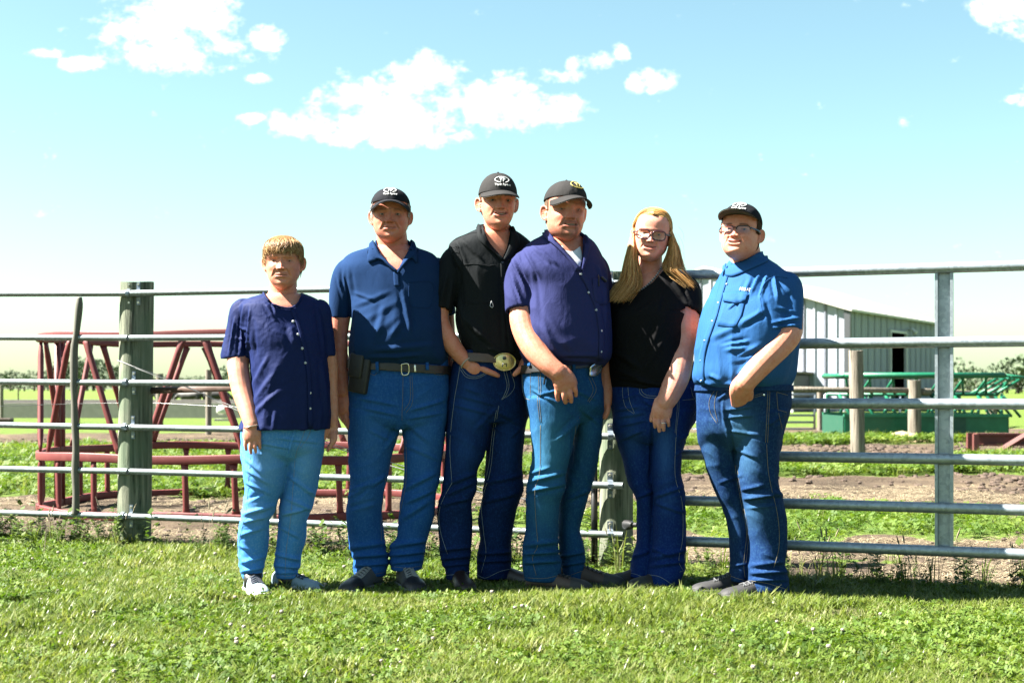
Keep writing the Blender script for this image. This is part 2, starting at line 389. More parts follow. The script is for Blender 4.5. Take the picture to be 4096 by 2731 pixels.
# ================================================================ ground
def yf(x): return 7.1-0.375*(x-0.514)          # the fence line on the ground
def green_at(x, y):
    p = np.stack([x*0.55, y*0.40, 0*x], 1); n = fbm(p+3.1, 4)
    p2 = np.stack([x*1.9, y*1.5, 0*x+5], 1); n2 = fbm(p2, 3)
    yy = y+n*1.1+n2*0.35
    band = lambda a, b, s=0.5: sstep(a-s, a+s, yy)*(1-sstep(b-s, b+s, yy))
    left = band(11.7, 21.0, 0.5)+band(29, 33, 2)
    right = band(8.75, 10.4, 0.4)*0.95+band(14.6, 17.2, 0.5)+band(22.6, 25.5, 0.8)*0.8+band(6.7, 7.9, 0.3)*sstep(0.1, 0.45, n2)*0.9
    r = sstep(-1.2, 0.3, x+n*0.4)
    far = sstep(31, 34, y+n*2)
    lawn = 1-sstep(-0.10, 0.22, y-(yf(x)+0.05+0.30*n2-0.25*sstep(0.9, 1.8, x)))
    g = np.clip(left*(1-r)+right*r, 0, 1)
    return np.maximum.reduce([g, far, lawn]), lawn
def axis(a, b, step, ext):
    m = np.arange(a, b+step/2, step); lo = []; hi = []; d = step
    v0, v1 = a, b
    while v1 < ext: d *= 1.28; v1 += d; v0 -= d; hi.append(v1); lo.append(v0)
    return np.concatenate([lo[::-1], m, hi])
gx = axis(-9.5, 10.5, 0.11, 1800.0); gy = axis(2.4, 27.0, 0.11, 2200.0)
X, Y = np.meshgrid(gx, gy); fx, fy = X.ravel(), Y.ravel()
g, lawn = green_at(fx, fy)
near = (1-sstep(26, 40, fy))*(1-sstep(9, 14, np.abs(fx)))
pz = np.stack([fx*2.3, fy*2.3, 0*fx], 1); pz2 = np.stack([fx*0.8, fy*0.8, 0*fx+9], 1)
hz = (fbm(pz, 3)*0.022+np.maximum(fbm(pz2, 2), 0)*0.05)*(1-lawn)*near*(1-0.5*g)*sstep(0.25, 1.2, fy-yf(fx))
nxg, nyg = len(gx), len(gy)
Fq = [(j*nxg+i, j*nxg+i+1, (j+1)*nxg+i+1, (j+1)*nxg+i) for j in range(nyg-1) for i in range(nxg-1)]
gme = new_mesh(np.stack([fx, fy, hz], 1), Fq, 'ground')
set_col(gme, np.stack([g, lawn, 0*g], 1), 'zone')
m, nt, b = base_mat('ground_soil', 0.95, 0.15); co = objco(nt)
at = N(nt, 'ShaderNodeAttribute', attribute_name='zone'); sp = N(nt, 'ShaderNodeSeparateColor'); nt.links.new(at.outputs['Color'], sp.inputs[0])
n1 = noise_n(nt, co, 1.1, 6, 0.65); n2 = noise_n(nt, co, 9, 6, 0.7); n3 = noise_n(nt, co, 55, 5, 0.7)
dirt = ramp_n(nt, n1.outputs[0], [(0.36, (0.022, 0.015, 0.010)), (0.5, (0.055, 0.039, 0.027)), (0.64, (0.105, 0.078, 0.05))])
dirt = mixc(nt, math_n(nt, 'MULTIPLY', smooth_n(nt, n3.outputs[0], 0.45, 0.66), 0.8), dirt, (0.125, 0.097, 0.064))
dirt = mixc(nt, math_n(nt, 'MULTIPLY', smooth_n(nt, n2.outputs[0], 0.52, 0.62), 0.65), dirt, (0.035, 0.022, 0.015))
grs = ramp_n(nt, n2.outputs[0], [(0.3, (0.035, 0.060, 0.009)), (0.55, (0.075, 0.115, 0.018)), (0.75, (0.12, 0.145, 0.04))])
edge = math_n(nt, 'ADD', sp.outputs[0], math_n(nt, 'MULTIPLY', math_n(nt, 'SUBTRACT', n2.outputs[0], 0.5), 0.9))
c = mixc(nt, smooth_n(nt, edge, 0.38, 0.62), dirt, grs)
thatch = mixc(nt, n3.outputs[0], (0.025, 0.030, 0.008), (0.075, 0.075, 0.028))
c = mixc(nt, sp.outputs[1], c, thatch)
nt.links.new(c, b.inputs['Base Color']); bump(nt, b, n3.outputs[0], 0.8, 0.03)
tag(obj('ground', gme, m), kind='structure')

# ================================================================ fence, posts, gate
M_galv = galv('galvanised_pipe', (0.20, 0.235, 0.245)); M_gate = galv('galvanised_gate', (0.35, 0.40, 0.44))
M_strap = galv('strap_steel', (0.25, 0.30, 0.36)); M_bolt = plain('bolt_zinc', (0.55, 0.52, 0.45), 0.35, metal=0.8)
M_post = wood('post_treated', (0.14, 0.155, 0.11), (0.33, 0.34, 0.25), (0.12, 0.18, 0.11))
M_grey = wood('post_grey', (0.17, 0.145, 0.115), (0.36, 0.32, 0.26))
M_rustpipe = painted('pipe_rusty', (0.13, 0.125, 0.10), (0.19, 0.085, 0.04), (0.22, 0.20, 0.16), 0.7)
M_brown = painted('brace_rust', (0.075, 0.042, 0.03), (0.13, 0.07, 0.045)); M_black = plain('black_plastic', (0.012, 0.012, 0.013), 0.45)
M_red = painted('feeder_red', (0.165, 0.026, 0.025), (0.12, 0.055, 0.035), (0.24, 0.075, 0.06), 0.55)
M_wire = plain('fence_wire', (0.22, 0.22, 0.22), 0.45, metal=0.8)

def fD(px, off=0.0):
    """distance at which the fence plane is seen at photo column px"""
    k = (px-2048)/FPX; return (7.1+0.375*0.514+off)/(1+0.375*k)
RAIL_Y0 = [1175, 1349, 1527, 1699, 1874, 2049]         # rails at photo column 0
RAIL_YL = [1173, 1352, 1531, 1709, 1885, 2065]         # at the left post
RAIL_YR = [1133, 1338, 1539, 1745, 1942, 2139]         # at the right post
def rail_pt(i, px):
    if px <= 540: py = np.interp(px, [-400, 0, 540], [RAIL_Y0[i]*1.0-(RAIL_YL[i]-RAIL_Y0[i])*0.74, RAIL_Y0[i], RAIL_YL[i]])
    else: py = np.interp(px, [540, 2460], [RAIL_YL[i], RAIL_YR[i]])
    D = fD(px); return P(px, py, D)
def pipe(name, pts, r, mat, parent, n=14, caps=True):
    V, F = tube(pts, r, n, caps); return obj(name, new_mesh(V, F), mat, parent, sharp=40)
def hollow_pipe(name, p0, p1, r, mat, parent):
    p0, p1 = np.array(p0), np.array(p1); d = (p1-p0)/np.linalg.norm(p1-p0)
    V, F = tube([p0, p1, p1, p1-d*0.06], [r, r, r*0.86, r*0.84], 16, False)
    T = np.array([p0, p1, p1, p1-d*0.06]); a = np.linspace(0, 2*np.pi, 16, endpoint=False)
    Sd = np.cross(d, (0, 1, 0)); Sd /= np.linalg.norm(Sd); Dp = np.cross(Sd, d)
    rings = [T[k]+rr*(np.cos(a)[:, None]*Sd+np.sin(a)[:, None]*Dp) for k, rr in enumerate((r, r, r*0.86, r*0.85))]
    V, F = loft(rings); return obj(name, new_mesh(V, F), mat, parent, sharp=40)

fl = empty('pipe_fence', tuple(P(-40, 2049, fD(-40))*np.array([1, 1, 0])), 'grey pipe fence panel left of the mossy wooden post, with rusty upright', 'fence', 'pipe fence panels')
for i in range(6): pipe('rail', [rail_pt(i, -420), rail_pt(i, -100), rail_pt(i, 200), rail_pt(i, 512)], 0.0178, M_galv, fl)
up = [(318, 1188, 10), (316, 1230, 15), (306, 1330, 13), (297, 1400, 15), (296, 1520, 16), (297, 1600, 13), (300, 1700, 15), (304, 1790, 14), (301, 1880, 16), (304, 1960, 14), (303, 2030, 15), (300, 2056, 17)]
A = crom(np.array([(x, y, r) for x, y, r in up], float), 5)
V, F = tube([P(a[0], a[1], fD(a[0])-0.012) for a in A], [a[2]*fD(300)/FPX for a in A], 14, True)
obj('upright', new_mesh(V, F), M_rustpipe, fl)
fr = empty('pipe_fence', tuple(P(560, 2065, fD(560))*np.array([1, 1, 0])), 'long grey six-rail pipe fence panel running behind the standing people', 'fence', 'pipe fence panels')
for i in range(6): hollow_pipe('rail', rail_pt(i, 522), rail_pt(i, 2493), 0.0178, M_galv, fr)
pipe('upright', [P(1101, 1190, fD(1101)+0.02), P(1096, 2100, fD(1101)+0.02)], 0.014, M_rustpipe, fr)

def strap(px, py, D, parent, wpx=14, hpx=46, r=0.0178, feet=None):
    """pressed steel pipe strap: two feet on the wood and a half loop over the rail"""
    s = D/FPX; w = wpx*s; c = P(px, py, D); fy = 0.034 if feet is None else feet-c[1]
    prof = [(-hpx*s, fy), (-0.028, fy-0.001), (-0.022, min(0.012, fy-0.003)), (-0.0165, -0.012), (-0.008, -0.0205), (0.008, -0.0205), (0.0165, -0.012), (0.022, min(0.012, fy-0.003)), (0.028, fy-0.001), (hpx*s, fy)]
    V = []; F = []
    for (z, y) in prof:
        for sx_ in (-1, 1):
            for t in (0, -0.0035): V.append((c[0]+sx_*w/2*1.0, c[1]+y+t, c[2]+z))
    for k in range(len(prof)-1):
        a, b_ = k*4, k*4+4
        F += [(a, a+2, b_+2, b_), (a+1, b_+1, b_+3, a+3), (a, b_, b_+1, a+1), (a+2, a+3, b_+3, b_+2)]
    F += [(0, 1, 3, 2), (b_, b_+2, b_+3, b_+1)]
    st = obj('strap', new_mesh(V, F), M_strap, parent, sharp=25)
    for sz in (-1, 1):
        z = sz*(hpx*s-0.014); mb = MB(); mb.tube([(c[0], c[1]+fy-0.002, c[2]+z), (c[0], c[1]+fy-0.013, c[2]+z)], [0.0085, 0.0065], 8, True, ref=(0, 0, 1))
        obj('bolt', mb.mesh(), M_bolt, st, smooth=False)
    return st
def wood_post(px0, px1, ytop, ybot, D, mat, label, n=26, lean=0, group=None, cat='post'):
    s = D/FPX; r = (px1-px0)/2*s; c = (px0+px1)/2
    rt = empty('wooden_post', tuple(P(c+lean, ybot, D)*np.array([1, 1, 0])), label, cat, group)
    q = np.linspace(0, 1, 30); rings = []; a = np.linspace(0, 2*np.pi, n, endpoint=False)
    zt = P(c, ytop, D)[2]
    for t in q:
        z = zt*(1-t)-0.12*t; cx = P(c+lean*t, 1555, D)[0]
        rr = r*(1+0.02*np.sin(3*a+t*2)+0.012*gnoise(np.stack([np.cos(a)*4+px0, np.sin(a)*4, 0*a+t*6], 1)))
        rings.append(np.stack([cx+rr*np.cos(a), D+rr*np.sin(a), np.full(n, z)], 1))
    top = rings[0].copy(); top[:, 2] += 0.004*np.cos(a*2); rings[0] = top
    V, F = loft(rings[::-1]); obj('shaft', new_mesh(V, F), mat, rt, sharp=50); return rt
def post_face(px, p0, p1, D, lean=0):
    r = (p1-p0)/2*D/FPX; x = P(px, HOR, D)[0]-P((p0+p1)/2+lean, HOR, D)[0]; return D-math.sqrt(max(r*r-x*x, 1e-6))-0.004
pl = wood_post(480, 613, 1130, 2170, fD(545)+0.130, M_post, 'thick mossy wooden fence post on the left with paired steel straps', lean=-12)
for i in (0, 2, 3, 5):
    x0 = 508-i*3.4+(6 if i == 0 else 0); x1 = x0+(36 if i == 0 else 30)
    for x in (x0-2, x1+2): strap(x, (rail_pt(i, 515)[2]*-1+HC)*FPX/rail_pt(i, 515)[1]+HOR, fD(515), pl, feet=post_face(x, 480, 613, fD(545)+0.130, -12*i/5.6))
pr = wood_post(2396, 2531, 1088, 2290, fD(2463)+0.130, M_post, 'greyish wooden gate post seen between the goateed man and the blonde woman', lean=0)
for i in (0, 1, 2, 3, 4, 5):
    q = rail_pt(i, 2442); strap(2442, (HC-q[2])*FPX/q[1]+HOR, fD(2442), pr, 22, 52, feet=post_face(2442, 2396, 2531, fD(2463)+0.130))
mb = MB(); D = fD(2520)-0.01; mb.tube([P(2505, 2098, D+0.02), P(2522, 2098, D-0.02), P(2530, 2098, D-0.05)], [0.026, 0.022, 0.012], 12, True, ref=(0, 0, 1)); mb.tube([P(2528, 2098, D-0.03), P(2550, 2098, D-0.06)], 0.012, 10, True, ref=(0, 0, 1))
obj('hinge_bolt', mb.mesh(), M_black, pr, sharp=40)
V, F = tube([P(2377, 1840, fD(2377)+0.10), P(2378, 2290, fD(2377)+0.10)], 0.0165, 12, True)
o = tag(obj('pipe_stake', new_mesh(V, F), M_black), 'black pipe stake standing close to the left of the gate post', 'stake'); 
V, F = tube([P(2377, 2116, fD(2377)+0.10), P(2377, 2132, fD(2377)+0.10)], 0.021, 12, True); obj('clamp', new_mesh(V, F), M_strap, o)

# swing gate on the right
ga, gb = P(2605, 1555, 6.545), P(4096, 1555, 5.975); gd = (gb-ga)/np.linalg.norm(gb-ga); g_end = ga+gd*3.3
gate = empty('farm_gate', (ga[0], ga[1], 0), 'heavy galvanised six-rail farm gate on the right side', 'gate')
GZ = [1.418, 1.100, 0.836, 0.600, 0.391, 0.206]
def gate_D(px):
    k = (px-2048)/FPX; t = (k*ga[1]-ga[0])/(gd[0]-k*gd[1]); return ga[1]+t*gd[1]
for z in GZ:
    pipe('rail', [(*(ga[:2]), z), (*(ga[:2]+gd[:2]*1.6), z), (*(g_end[:2]), z)], 0.0232, M_gate, gate, 20)
def gate_upright(px):
    D = gate_D(px); c = P(px, HOR, D); c2 = c+np.array([0, 0.012, 0]); nrm = np.array([-gd[1], gd[0], 0]); nrm = -nrm if nrm[1] > 0 else nrm
    hw = 0.0375; prof = [(-hw, -0.018), (-hw+0.012, -0.018), (-hw+0.014, 0.006), (hw-0.014, 0.006), (hw-0.012, -0.018), (hw, -0.018), (hw, 0.020), (-hw, 0.020)]
    zs = GZ[::-1]
    for k in range(5):
        z0, z1 = zs[k]+0.016, zs[k+1]-0.016; V = []; F = []
        for z in (z0, z1):
            for (a, d) in prof: q = c2[:2]+gd[:2]*a-nrm[:2]*d; V.append((q[0], q[1], z))
        n = len(prof); F = [(j, (j+1) % n, n+(j+1) % n, n+j) for j in range(n)]+[tuple(range(n-1, -1, -1)), tuple(range(n, 2*n))]
        obj('channel_upright', new_mesh(V, F), M_gate, gate, smooth=False)
gate_upright(3780)
pipe('end_upright', [(*(ga[:2]), GZ[-1]), (*(ga[:2]), GZ[0])], 0.0245, M_gate, gate, 16)

# rusty brace pipe from the left post to the right, and loose wires
V, F = tube([P(596, 1562, fD(545)+0.13), P(2420, 1500, fD(2420)+0.16)], 0.0195, 14, True)
tag(obj('brace_pipe', new_mesh(V, F), M_brown), 'rusty brown brace pipe running right from the mossy post under the third rail', 'pipe')
def wire(name, pts, r, label, cat='wire', mat=None):
    V, F = tube(crom(np.array(pts), 8), r, 6, True); return tag(obj(name, new_mesh(V, F), mat or M_wire), label, cat)
fo = lambda x: fD(x)
wire('loose_wire', [P(468, 1440, fo(468)-0.02), P(560, 1475, fo(560)-0.015), P(700, 1525, fo(700)+0.1), P(950, 1632, fo(950)+0.12), P(1500, 1830, fo(1500)+0.14), P(2420, 2080, fo(2420)+0.15)], 0.0022, 'upper loose twisted wire slanting down from the mossy post to the gate post')
wire('loose_wire', [P(478, 1446, fo(478)-0.02), P(600, 1494, fo(600)-0.01), P(800, 1570, fo(800)+0.1), P(952, 1642, fo(952)+0.12), P(1500, 1842, fo(1500)+0.14), P(2420, 2110, fo(2420)+0.15)], 0.0022, 'lower loose twisted wire slanting down from the mossy post to the gate post')
wire('fence_wire', [P(-60, 1626, 9.2), P(330, 1614, 9.4), P(620, 1612, 9.3), P(960, 1628, 9.0), P(1500, 1640, 8.8)], 0.0016, 'single tight electric wire running across behind the left fence')

# ================================================================ red hay feeder ring
FCx, FCy, FA, FB, FT = -1.93, 10.65, 1.50, 1.20, R(-9)
def fpt(t, k=1.0):
    n = 2.7; c_, s_ = math.cos(t), math.sin(t)
    x = FA*k*math.copysign(abs(c_)**(2/n), c_); y = FB*k*math.copysign(abs(s_)**(2/n), s_)
    return np.array([FCx+x*math.cos(FT)-y*math.sin(FT), FCy+x*math.sin(FT)+y*math.cos(FT)])
tt = np.linspace(0, 2*np.pi, 2001); pp = np.array([fpt(t) for t in tt]); dl = np.concatenate([[0], np.cumsum(np.linalg.norm(np.diff(pp, axis=0), axis=1))])
L = dl[-1]
def farc(s): t = np.interp((s % 1.0)*L, dl, tt); return fpt(t)
fdr = empty('hay_feeder', (FCx, FCy, 0), 'large red steel hay feeder ring with slanted bars behind the left fence', 'feeder')
def ring_bar(z, h, th):
    n = 120; V = []; F = []
    for i in range(n):
        p = farc(i/n); c = np.array([FCx, FCy]); q = farc((i+0.5)/n); 
        d = farc((i+0.6)/n)-farc((i-0.6)/n); d /= np.linalg.norm(d); nr = np.array([d[1], -d[0]])
        for (o_, zz) in ((th, z-h), (th, z+h), (-th, z+h), (-th, z-h)): V.append((*(p+nr*o_), zz+0.006*math.sin(i*0.37+z*9)))
    for i in range(n):
        for j in range(4): F.append((i*4+j, i*4+(j+1) % 4, ((i+1) % n)*4+(j+1) % 4, ((i+1) % n)*4+j))
    return obj('hoop', mod_mesh(new_mesh(V, F), ('BEVEL', dict(width=0.006, segments=2))), M_red, fdr)
ring_bar(0.045, 0.028, 0.022); ring_bar(0.430, 0.030, 0.024); ring_bar(1.268, 0.024, 0.022)
nb = 26
def fbar(s0, z0, s1, z1, r):
    p0, p1 = farc(s0), farc(s1); q = np.array([[*p0, z0], [*p0, z0]]); q[1] = [*p1, z1]
    ps = [q[0]+(q[1]-q[0])*t for t in (0, 0.06, 0.14, 0.86, 0.94, 1)]
    V, F = tube(ps, [r*1.5, r*1.25, r, r, r*1.25, r*1.5], 10, True, rb=[r*0.45, r*0.7, r, r, r*0.7, r*0.45], ref=(farc(s0)[0]-FCx, farc(s0)[1]-FCy, 0.001))
    obj('bar', new_mesh(V, F), M_red, fdr)
for i in range(nb): fbar((i+0.35)/nb, 0.07, (i+0.35+rng.normal()*0.03)/nb, 0.405, 0.021)
nv = 10
for i in range(nv):
    fbar((i+0.10)/nv, 0.455, (i+0.42)/nv, 1.25, 0.022); fbar((i+0.90)/nv, 0.455, (i+0.58)/nv, 1.25, 0.022)
for s0 in (0.508, 0.516, 0.0, 0.008):
    p = farc(s0); V, F = tube([(*p, 0.03), (*p, 1.30)], 0.026, 12, True); obj('joint_post', new_mesh(V, F), M_red, fdr)

# ================================================================ far left: posts, bunk, cattle, tree line
M_conc = plain('concrete', (0.42, 0.39, 0.35), 0.9, 0.25, 6, bmp=0.3)
def thing_box(name, c, h, mat, label, cat, rz=0.0, bev=0.02, group=None):
    mb = MB(); mb.box(c, h, rz); return tag(obj(name, mod_mesh(mb.mesh(), ('BEVEL', dict(width=bev, segments=2))), mat, smooth=False), label, cat, group)
bk = empty('concrete_bunk', (-6.5, 44, 0), 'long low concrete feed bunk far behind the left fence', 'feed bunk')
mb = MB(); mb.box((-9.0, 44.0, 0.22), (10.2, 0.12, 0.24)); obj('wall', mb.mesh(), M_conc, bk, smooth=False)
mb = MB(); mb.box((-9.0, 45.3, 0.26), (10.2, 0.12, 0.30)); obj('wall', mb.mesh(), M_conc, bk, smooth=False)
mb = MB(); mb.box((-9.0, 44.65, 0.06), (10.2, 0.5, 0.05)); obj('floor', mb.mesh(), M_conc, bk, smooth=False)
tank = empty('water_tank', tuple(P(905, 1665, 40)*np.array([1, 1, 0])), 'white round-ended tank beside the far concrete bunk', 'tank')
V, F = tube([P(868, 1640, 40), P(875, 1640, 40), P(905, 1640, 40), P(912, 1640, 40)], [0.08, 0.13, 0.13, 0.08], 18, True, ref=(0, 0, 1)); obj('body', new_mesh(V, F), plain('tank_white', (0.7, 0.7, 0.68), 0.5), tank)
mb = MB(); q = P(890, 1672, 40); mb.box((q[0], q[1], 0.03), (0.2, 0.15, 0.03)); obj('skid', mb.mesh(), M_conc, tank, smooth=False)
wood_post(624, 653, 1494, 1706, 33, M_grey, 'grey wooden post with dark top just right of the mossy post, far behind', 14)
wood_post(822, 846, 1478, 1737, 28, M_grey, 'pale slim wooden post far behind, nearest to the short-haired woman', 14)
wood_post(300, 320, 1515, 1690, 38, M_post, 'thin green-grey far post half hidden by the rusty upright', 12)
wood_post(-2, 14, 1540, 1680, 42, M_grey, 'dark thin far post at the left picture edge', 10)
wood_post(70, 76, 1550, 1640, 60, M_brown, 'thin rusty far stake between picture edge and feeder', 8)
wood_post(405, 412, 1548, 1640, 60, M_brown, 'thin rusty far stake seen left of the mossy post', 8)
bmp_ = thing_box('steel_beam', tuple(P(10, 1676, 37)), (0.26, 0.12, 0.07), M_brown, 'short dark red steel beam lying at the far left edge', 'beam')
bmp_.location.z = -(P(10, 1676, 37)[2]-0.07)
M_cow = plain('cow_hide', (0.012, 0.010, 0.009), 0.6, 0.3)
def cow(px, D, rot, label, sc=1.0):
    q = P(px, HOR, D); rt = empty('cow', (q[0], q[1], 0), label, 'cow', 'dark cattle beyond the bunk'); mb = MB()
    T = Matrix.Rotation(rot, 3, 'Z')
    def pt(x, y, z): v_ = T @ Vector((x*sc, y*sc, z*sc)); return np.array([q[0]+v_.x, q[1]+v_.y, v_.z])
    mb.tube([pt(-0.85, 0, 1.12), pt(-0.6, 0, 1.08), pt(-0.1, 0, 1.0), pt(0.4, 0, 1.02), pt(0.75, 0, 1.08)], np.array([0.20, 0.31, 0.36, 0.34, 0.24])*sc, 18, 'round', ref=(0, 0, 1))
    mb.tube([pt(0.65, 0, 1.1), pt(0.95, 0, 1.0), pt(1.15, 0, 0.85)], np.array([0.22, 0.16, 0.13])*sc, 14, 'round', ref=(0, 0, 1))
    mb.tube([pt(1.1, 0, 0.9), pt(1.25, 0, 0.72), pt(1.38, 0, 0.55)], np.array([0.13, 0.11, 0.075])*sc, 12, 'round', ref=(0, 0, 1))
    for (x, y) in ((-0.68, 0.16), (-0.68, -0.16), (0.52, 0.15), (0.52, -0.15)):
        k = 0.06 if x < 0 else 0.0
        mb.tube([pt(x, y, 0.95), pt(x+k, y, 0.62), pt(x-k*0.6, y, 0.42), pt(x, y, 0.10), pt(x+0.02, y, 0.0)], np.array([0.16, 0.10, 0.065, 0.05, 0.065])*sc, 10, True)
    for sy in (-1, 1): mb.tube([pt(1.06, sy*0.1, 0.98), pt(1.05, sy*0.24, 0.96)], np.array([0.05, 0.03])*sc, 8, 'round')
    mb.tube([pt(-0.92, 0, 1.2), pt(-1.02, 0, 0.9), pt(-1.0, 0, 0.55)], np.array([0.04, 0.025, 0.04])*sc, 8, 'round')
    obj('body', remesh(mb, 0.035, 4), M_cow, rt)
cow(665, 62, 0.2, 'dark cow left of the others, seen between the mossy post and the slim post', 0.6)
cow(760, 60, 2.9, 'dark cow in the middle, seen between two slanted red feeder bars', 0.6)
cow(858, 60, 0.1, 'dark cow on the right, just left of the short-haired woman', 0.62)

# far tree line (one wooded mass) and wooded hill on the right
M_far = bpy.data.materials.new('far_foliage'); M_far.use_nodes = True; nt = M_far.node_tree; b = nt.nodes['Principled BSDF']; b.inputs['Roughness'].default_value = 0.9
at = N(nt, 'ShaderNodeAttribute', attribute_name='col'); nt.links.new(at.outputs['Color'], b.inputs['Base Color'])
def far_trees(name, spots, label, seed):
    r_ = np.random.default_rng(seed); V = []; F = []; Cc = []; n = 0
    for (x, y, h, w) in spots:
        k = int(170+h*14); hue = r_.uniform(0.8, 1.2)
        th = r_.uniform(0, 2*np.pi, k); cz = r_.uniform(-1, 1, k); rr = r_.uniform(0.25, 1, k)**0.4
        lob = 1+0.35*gnoise(np.stack([np.cos(th)*1.7+x, np.sin(th)*1.7+y, cz*1.7], 1))
        cx = x+w*rr*lob*np.sqrt(1-cz**2)*np.cos(th); cy = y+w*rr*lob*np.sqrt(1-cz**2)*np.sin(th); zz = h*0.56+h*0.44*cz*rr*lob
        s_ = r_.uniform(0.35, 0.9, k)*h/10
        for i in range(k):
            d1 = r_.normal(size=3); d1 /= np.linalg.norm(d1); d2 = np.cross(d1, r_.normal(size=3)); d2 /= np.linalg.norm(d2)
            c = np.array([cx[i], cy[i], max(zz[i], 0.3)]); V += [c-d1*s_[i], c+d2*s_[i]*0.8, c+d1*s_[i], c-d2*s_[i]*0.8]; F.append((n, n+1, n+2, n+3)); n += 4
            g_ = hue*r_.uniform(0.75, 1.25); Cc += [(0.066*g_, 0.090*g_, 0.050*g_)]*4  # leaf greens lightened, so distance haze is put into the colour
        V += list(tube([(x, y, -0.2), (x, y, h*0.5)], [w*0.09, w*0.05], 6, True)[0]); F += [tuple(i+n for i in f) for f in tube([(x, y, 0), (x, y, h*0.5)], 1, 6, True)[1]]; n += 12; Cc += [(0.06, 0.045, 0.035)]*12
    me = new_mesh(V, F); set_col(me, np.array(Cc)); o = obj(name, me, M_far, smooth=False); return tag(o, label, 'trees', kind='stuff')
sp_ = []
r_ = np.random.default_rng(5)
for px in np.arange(-250, 1600, 30):
    D = r_.uniform(520, 700); h = np.interp(px, [-250, 30, 110, 180, 350, 480, 620, 850, 920, 1600], [8, 9, 6, 9, 14, 9, 7, 6, 10, 8])*r_.uniform(0.75, 1.15); q = P(px+r_.uniform(-15, 15), HOR, D); sp_.append((q[0], D, h, h*r_.uniform(0.45, 0.75)))
far_trees('far_trees', sp_, 'low wooded line on the horizon at the left', 1)
sp_ = []
for px in np.arange(3650, 4400, 26):
    D = r_.uniform(260, 360); h = np.interp(px, [3650, 3820, 3900, 4000, 4400], [5, 7, 5, 6, 8])*r_.uniform(0.8, 1.2); q = P(px+r_.uniform(-12, 12), HOR, D); sp_.append((q[0], D, h, h*r_.uniform(0.5, 0.8)))
far_trees('far_trees', sp_, 'pale green wooded line on the horizon at the right', 2)

# ================================================================ barn
bA = np.array([13.2, 56.0]); bd = np.array([7.1, 12.0])/13.94; bl = np.array([-bd[1], bd[0]])   # along right wall / along gable
M_siding = plain('siding_grey', (0.41, 0.44, 0.53), 0.6, 0.08, 3, spec=0.15); M_roof = plain('roof_white', (0.66, 0.63, 0.57), 0.5, 0.05, 2); M_trim = plain('trim_dark', (0.06, 0.065, 0.075), 0.5)
M_dark = plain('barn_inside', (0.05, 0.045, 0.04), 0.9); M_tin = plain('white_tin', (0.66, 0.67, 0.70), 0.5)
barn = empty('metal_barn', (bA[0], bA[1], 0), 'large grey metal barn with pale roof and dark side doorway', 'barn')
EH, RH, HW, BL = 4.0, 5.85, 6.0, 15.5
def bp(a, l, z): q = bA+bd*a+bl*l; return np.array([q[0], q[1], z])
def ribbed(name, w0, w1, top, ztop, along, base, nrm, pitch, dep, parent, mat, zb=0.0):
    """ribbed sheet as stacked panels: each panel its own piece"""
    n = int(round((w1-w0)/pitch)); k = 0
    ppan = max(1, int(round(0.9/pitch)))
    i = 0
    while i < n:
        V = []; F = []; j1 = min(i+ppan, n)
        for j in range(i, j1+1):
            x = w0+(w1-w0)*j/n
            for (dx, d) in ((-0.16, 0), (-0.08, dep), (0.08, dep), (0.16, 0)) if i < j < j1 or True else ():
                xx = np.clip(x+dx*pitch, w0, w1)
                for z in (zb, ztop(xx)):
                    q = base+along*xx+nrm*d; V.append((q[0], q[1], z))
        m_ = len(V)//2; F = [(2*k_, 2*k_+2, 2*k_+3, 2*k_+1) for k_ in range(m_-1)]
        obj(name, new_mesh(V, F), mat, parent, smooth=False); i = j1
gn, rn = -bd, -bl
ribbed('gable_panel', 0.0, 2*HW, None, lambda l: EH+(RH-EH)*(1-abs(l-HW)/HW), bl, bA, gn, 0.45, 0.05, barn, M_siding)
for (a0, a1, z0) in ((0.0, 5.8, 0), (8.3, BL, 0), (5.8, 8.3, 3.35)):
    ribbed('side_panel', a0, a1, None, lambda a: EH, bd, bA, rn, 0.3, 0.03, barn, M_siding, z0)
for (a0, a1) in ((0, BL),):
    V = [bp(0, 2*HW, 0), bp(BL, 2*HW, 0), bp(BL, 2*HW, EH), bp(0, 2*HW, EH)]; obj('side_wall', new_mesh(V, [(0, 1, 2, 3)]), M_siding, barn)
    V = [bp(BL, 0, 0), bp(BL, 2*HW, 0), bp(BL, 2*HW, EH), bp(BL, HW, RH), bp(BL, 0, EH)]; obj('end_wall', new_mesh(V, [(0, 1, 2, 3, 4)]), M_dark, barn)
ov = 0.25; sl = (RH-EH)/HW
for sgn in (0, 1):
    l0, l1 = (-ov, HW) if sgn == 0 else (2*HW+ov, HW)
    V = [bp(-ov, l0, EH-ov*sl+0.02), bp(BL+ov, l0, EH-ov*sl+0.02), bp(BL+ov, l1, RH+0.02), bp(-ov, l1, RH+0.02)]; V += [q+np.array([0, 0, 0.10]) for q in V]
    obj('roof_slope', new_mesh(V, [(0, 1, 2, 3), (7, 6, 5, 4), (0, 4, 5, 1), (1, 5, 6, 2), (2, 6, 7, 3), (3, 7, 4, 0)]), M_roof, barn, smooth=False)
mb = MB(); q = bp(-0.04, -0.04, EH/2); mb.box(q, (0.12, 0.12, EH/2), math.atan2(bd[1], bd[0])); obj('corner_trim', mb.mesh(), M_trim, barn, smooth=False)
for a in (5.8, 8.3):
    mb = MB(); mb.box(bp(a, -0.06, 1.68), (0.06, 0.06, 1.68), math.atan2(bd[1], bd[0])); obj('door_jamb', mb.mesh(), M_tin, barn, smooth=False)
mb = MB(); mb.box(bp(7.05, -0.06, 3.38), (1.3, 0.05, 0.05), math.atan2(bd[1], bd[0])); obj('door_header', mb.mesh(), M_tin, barn, smooth=False)
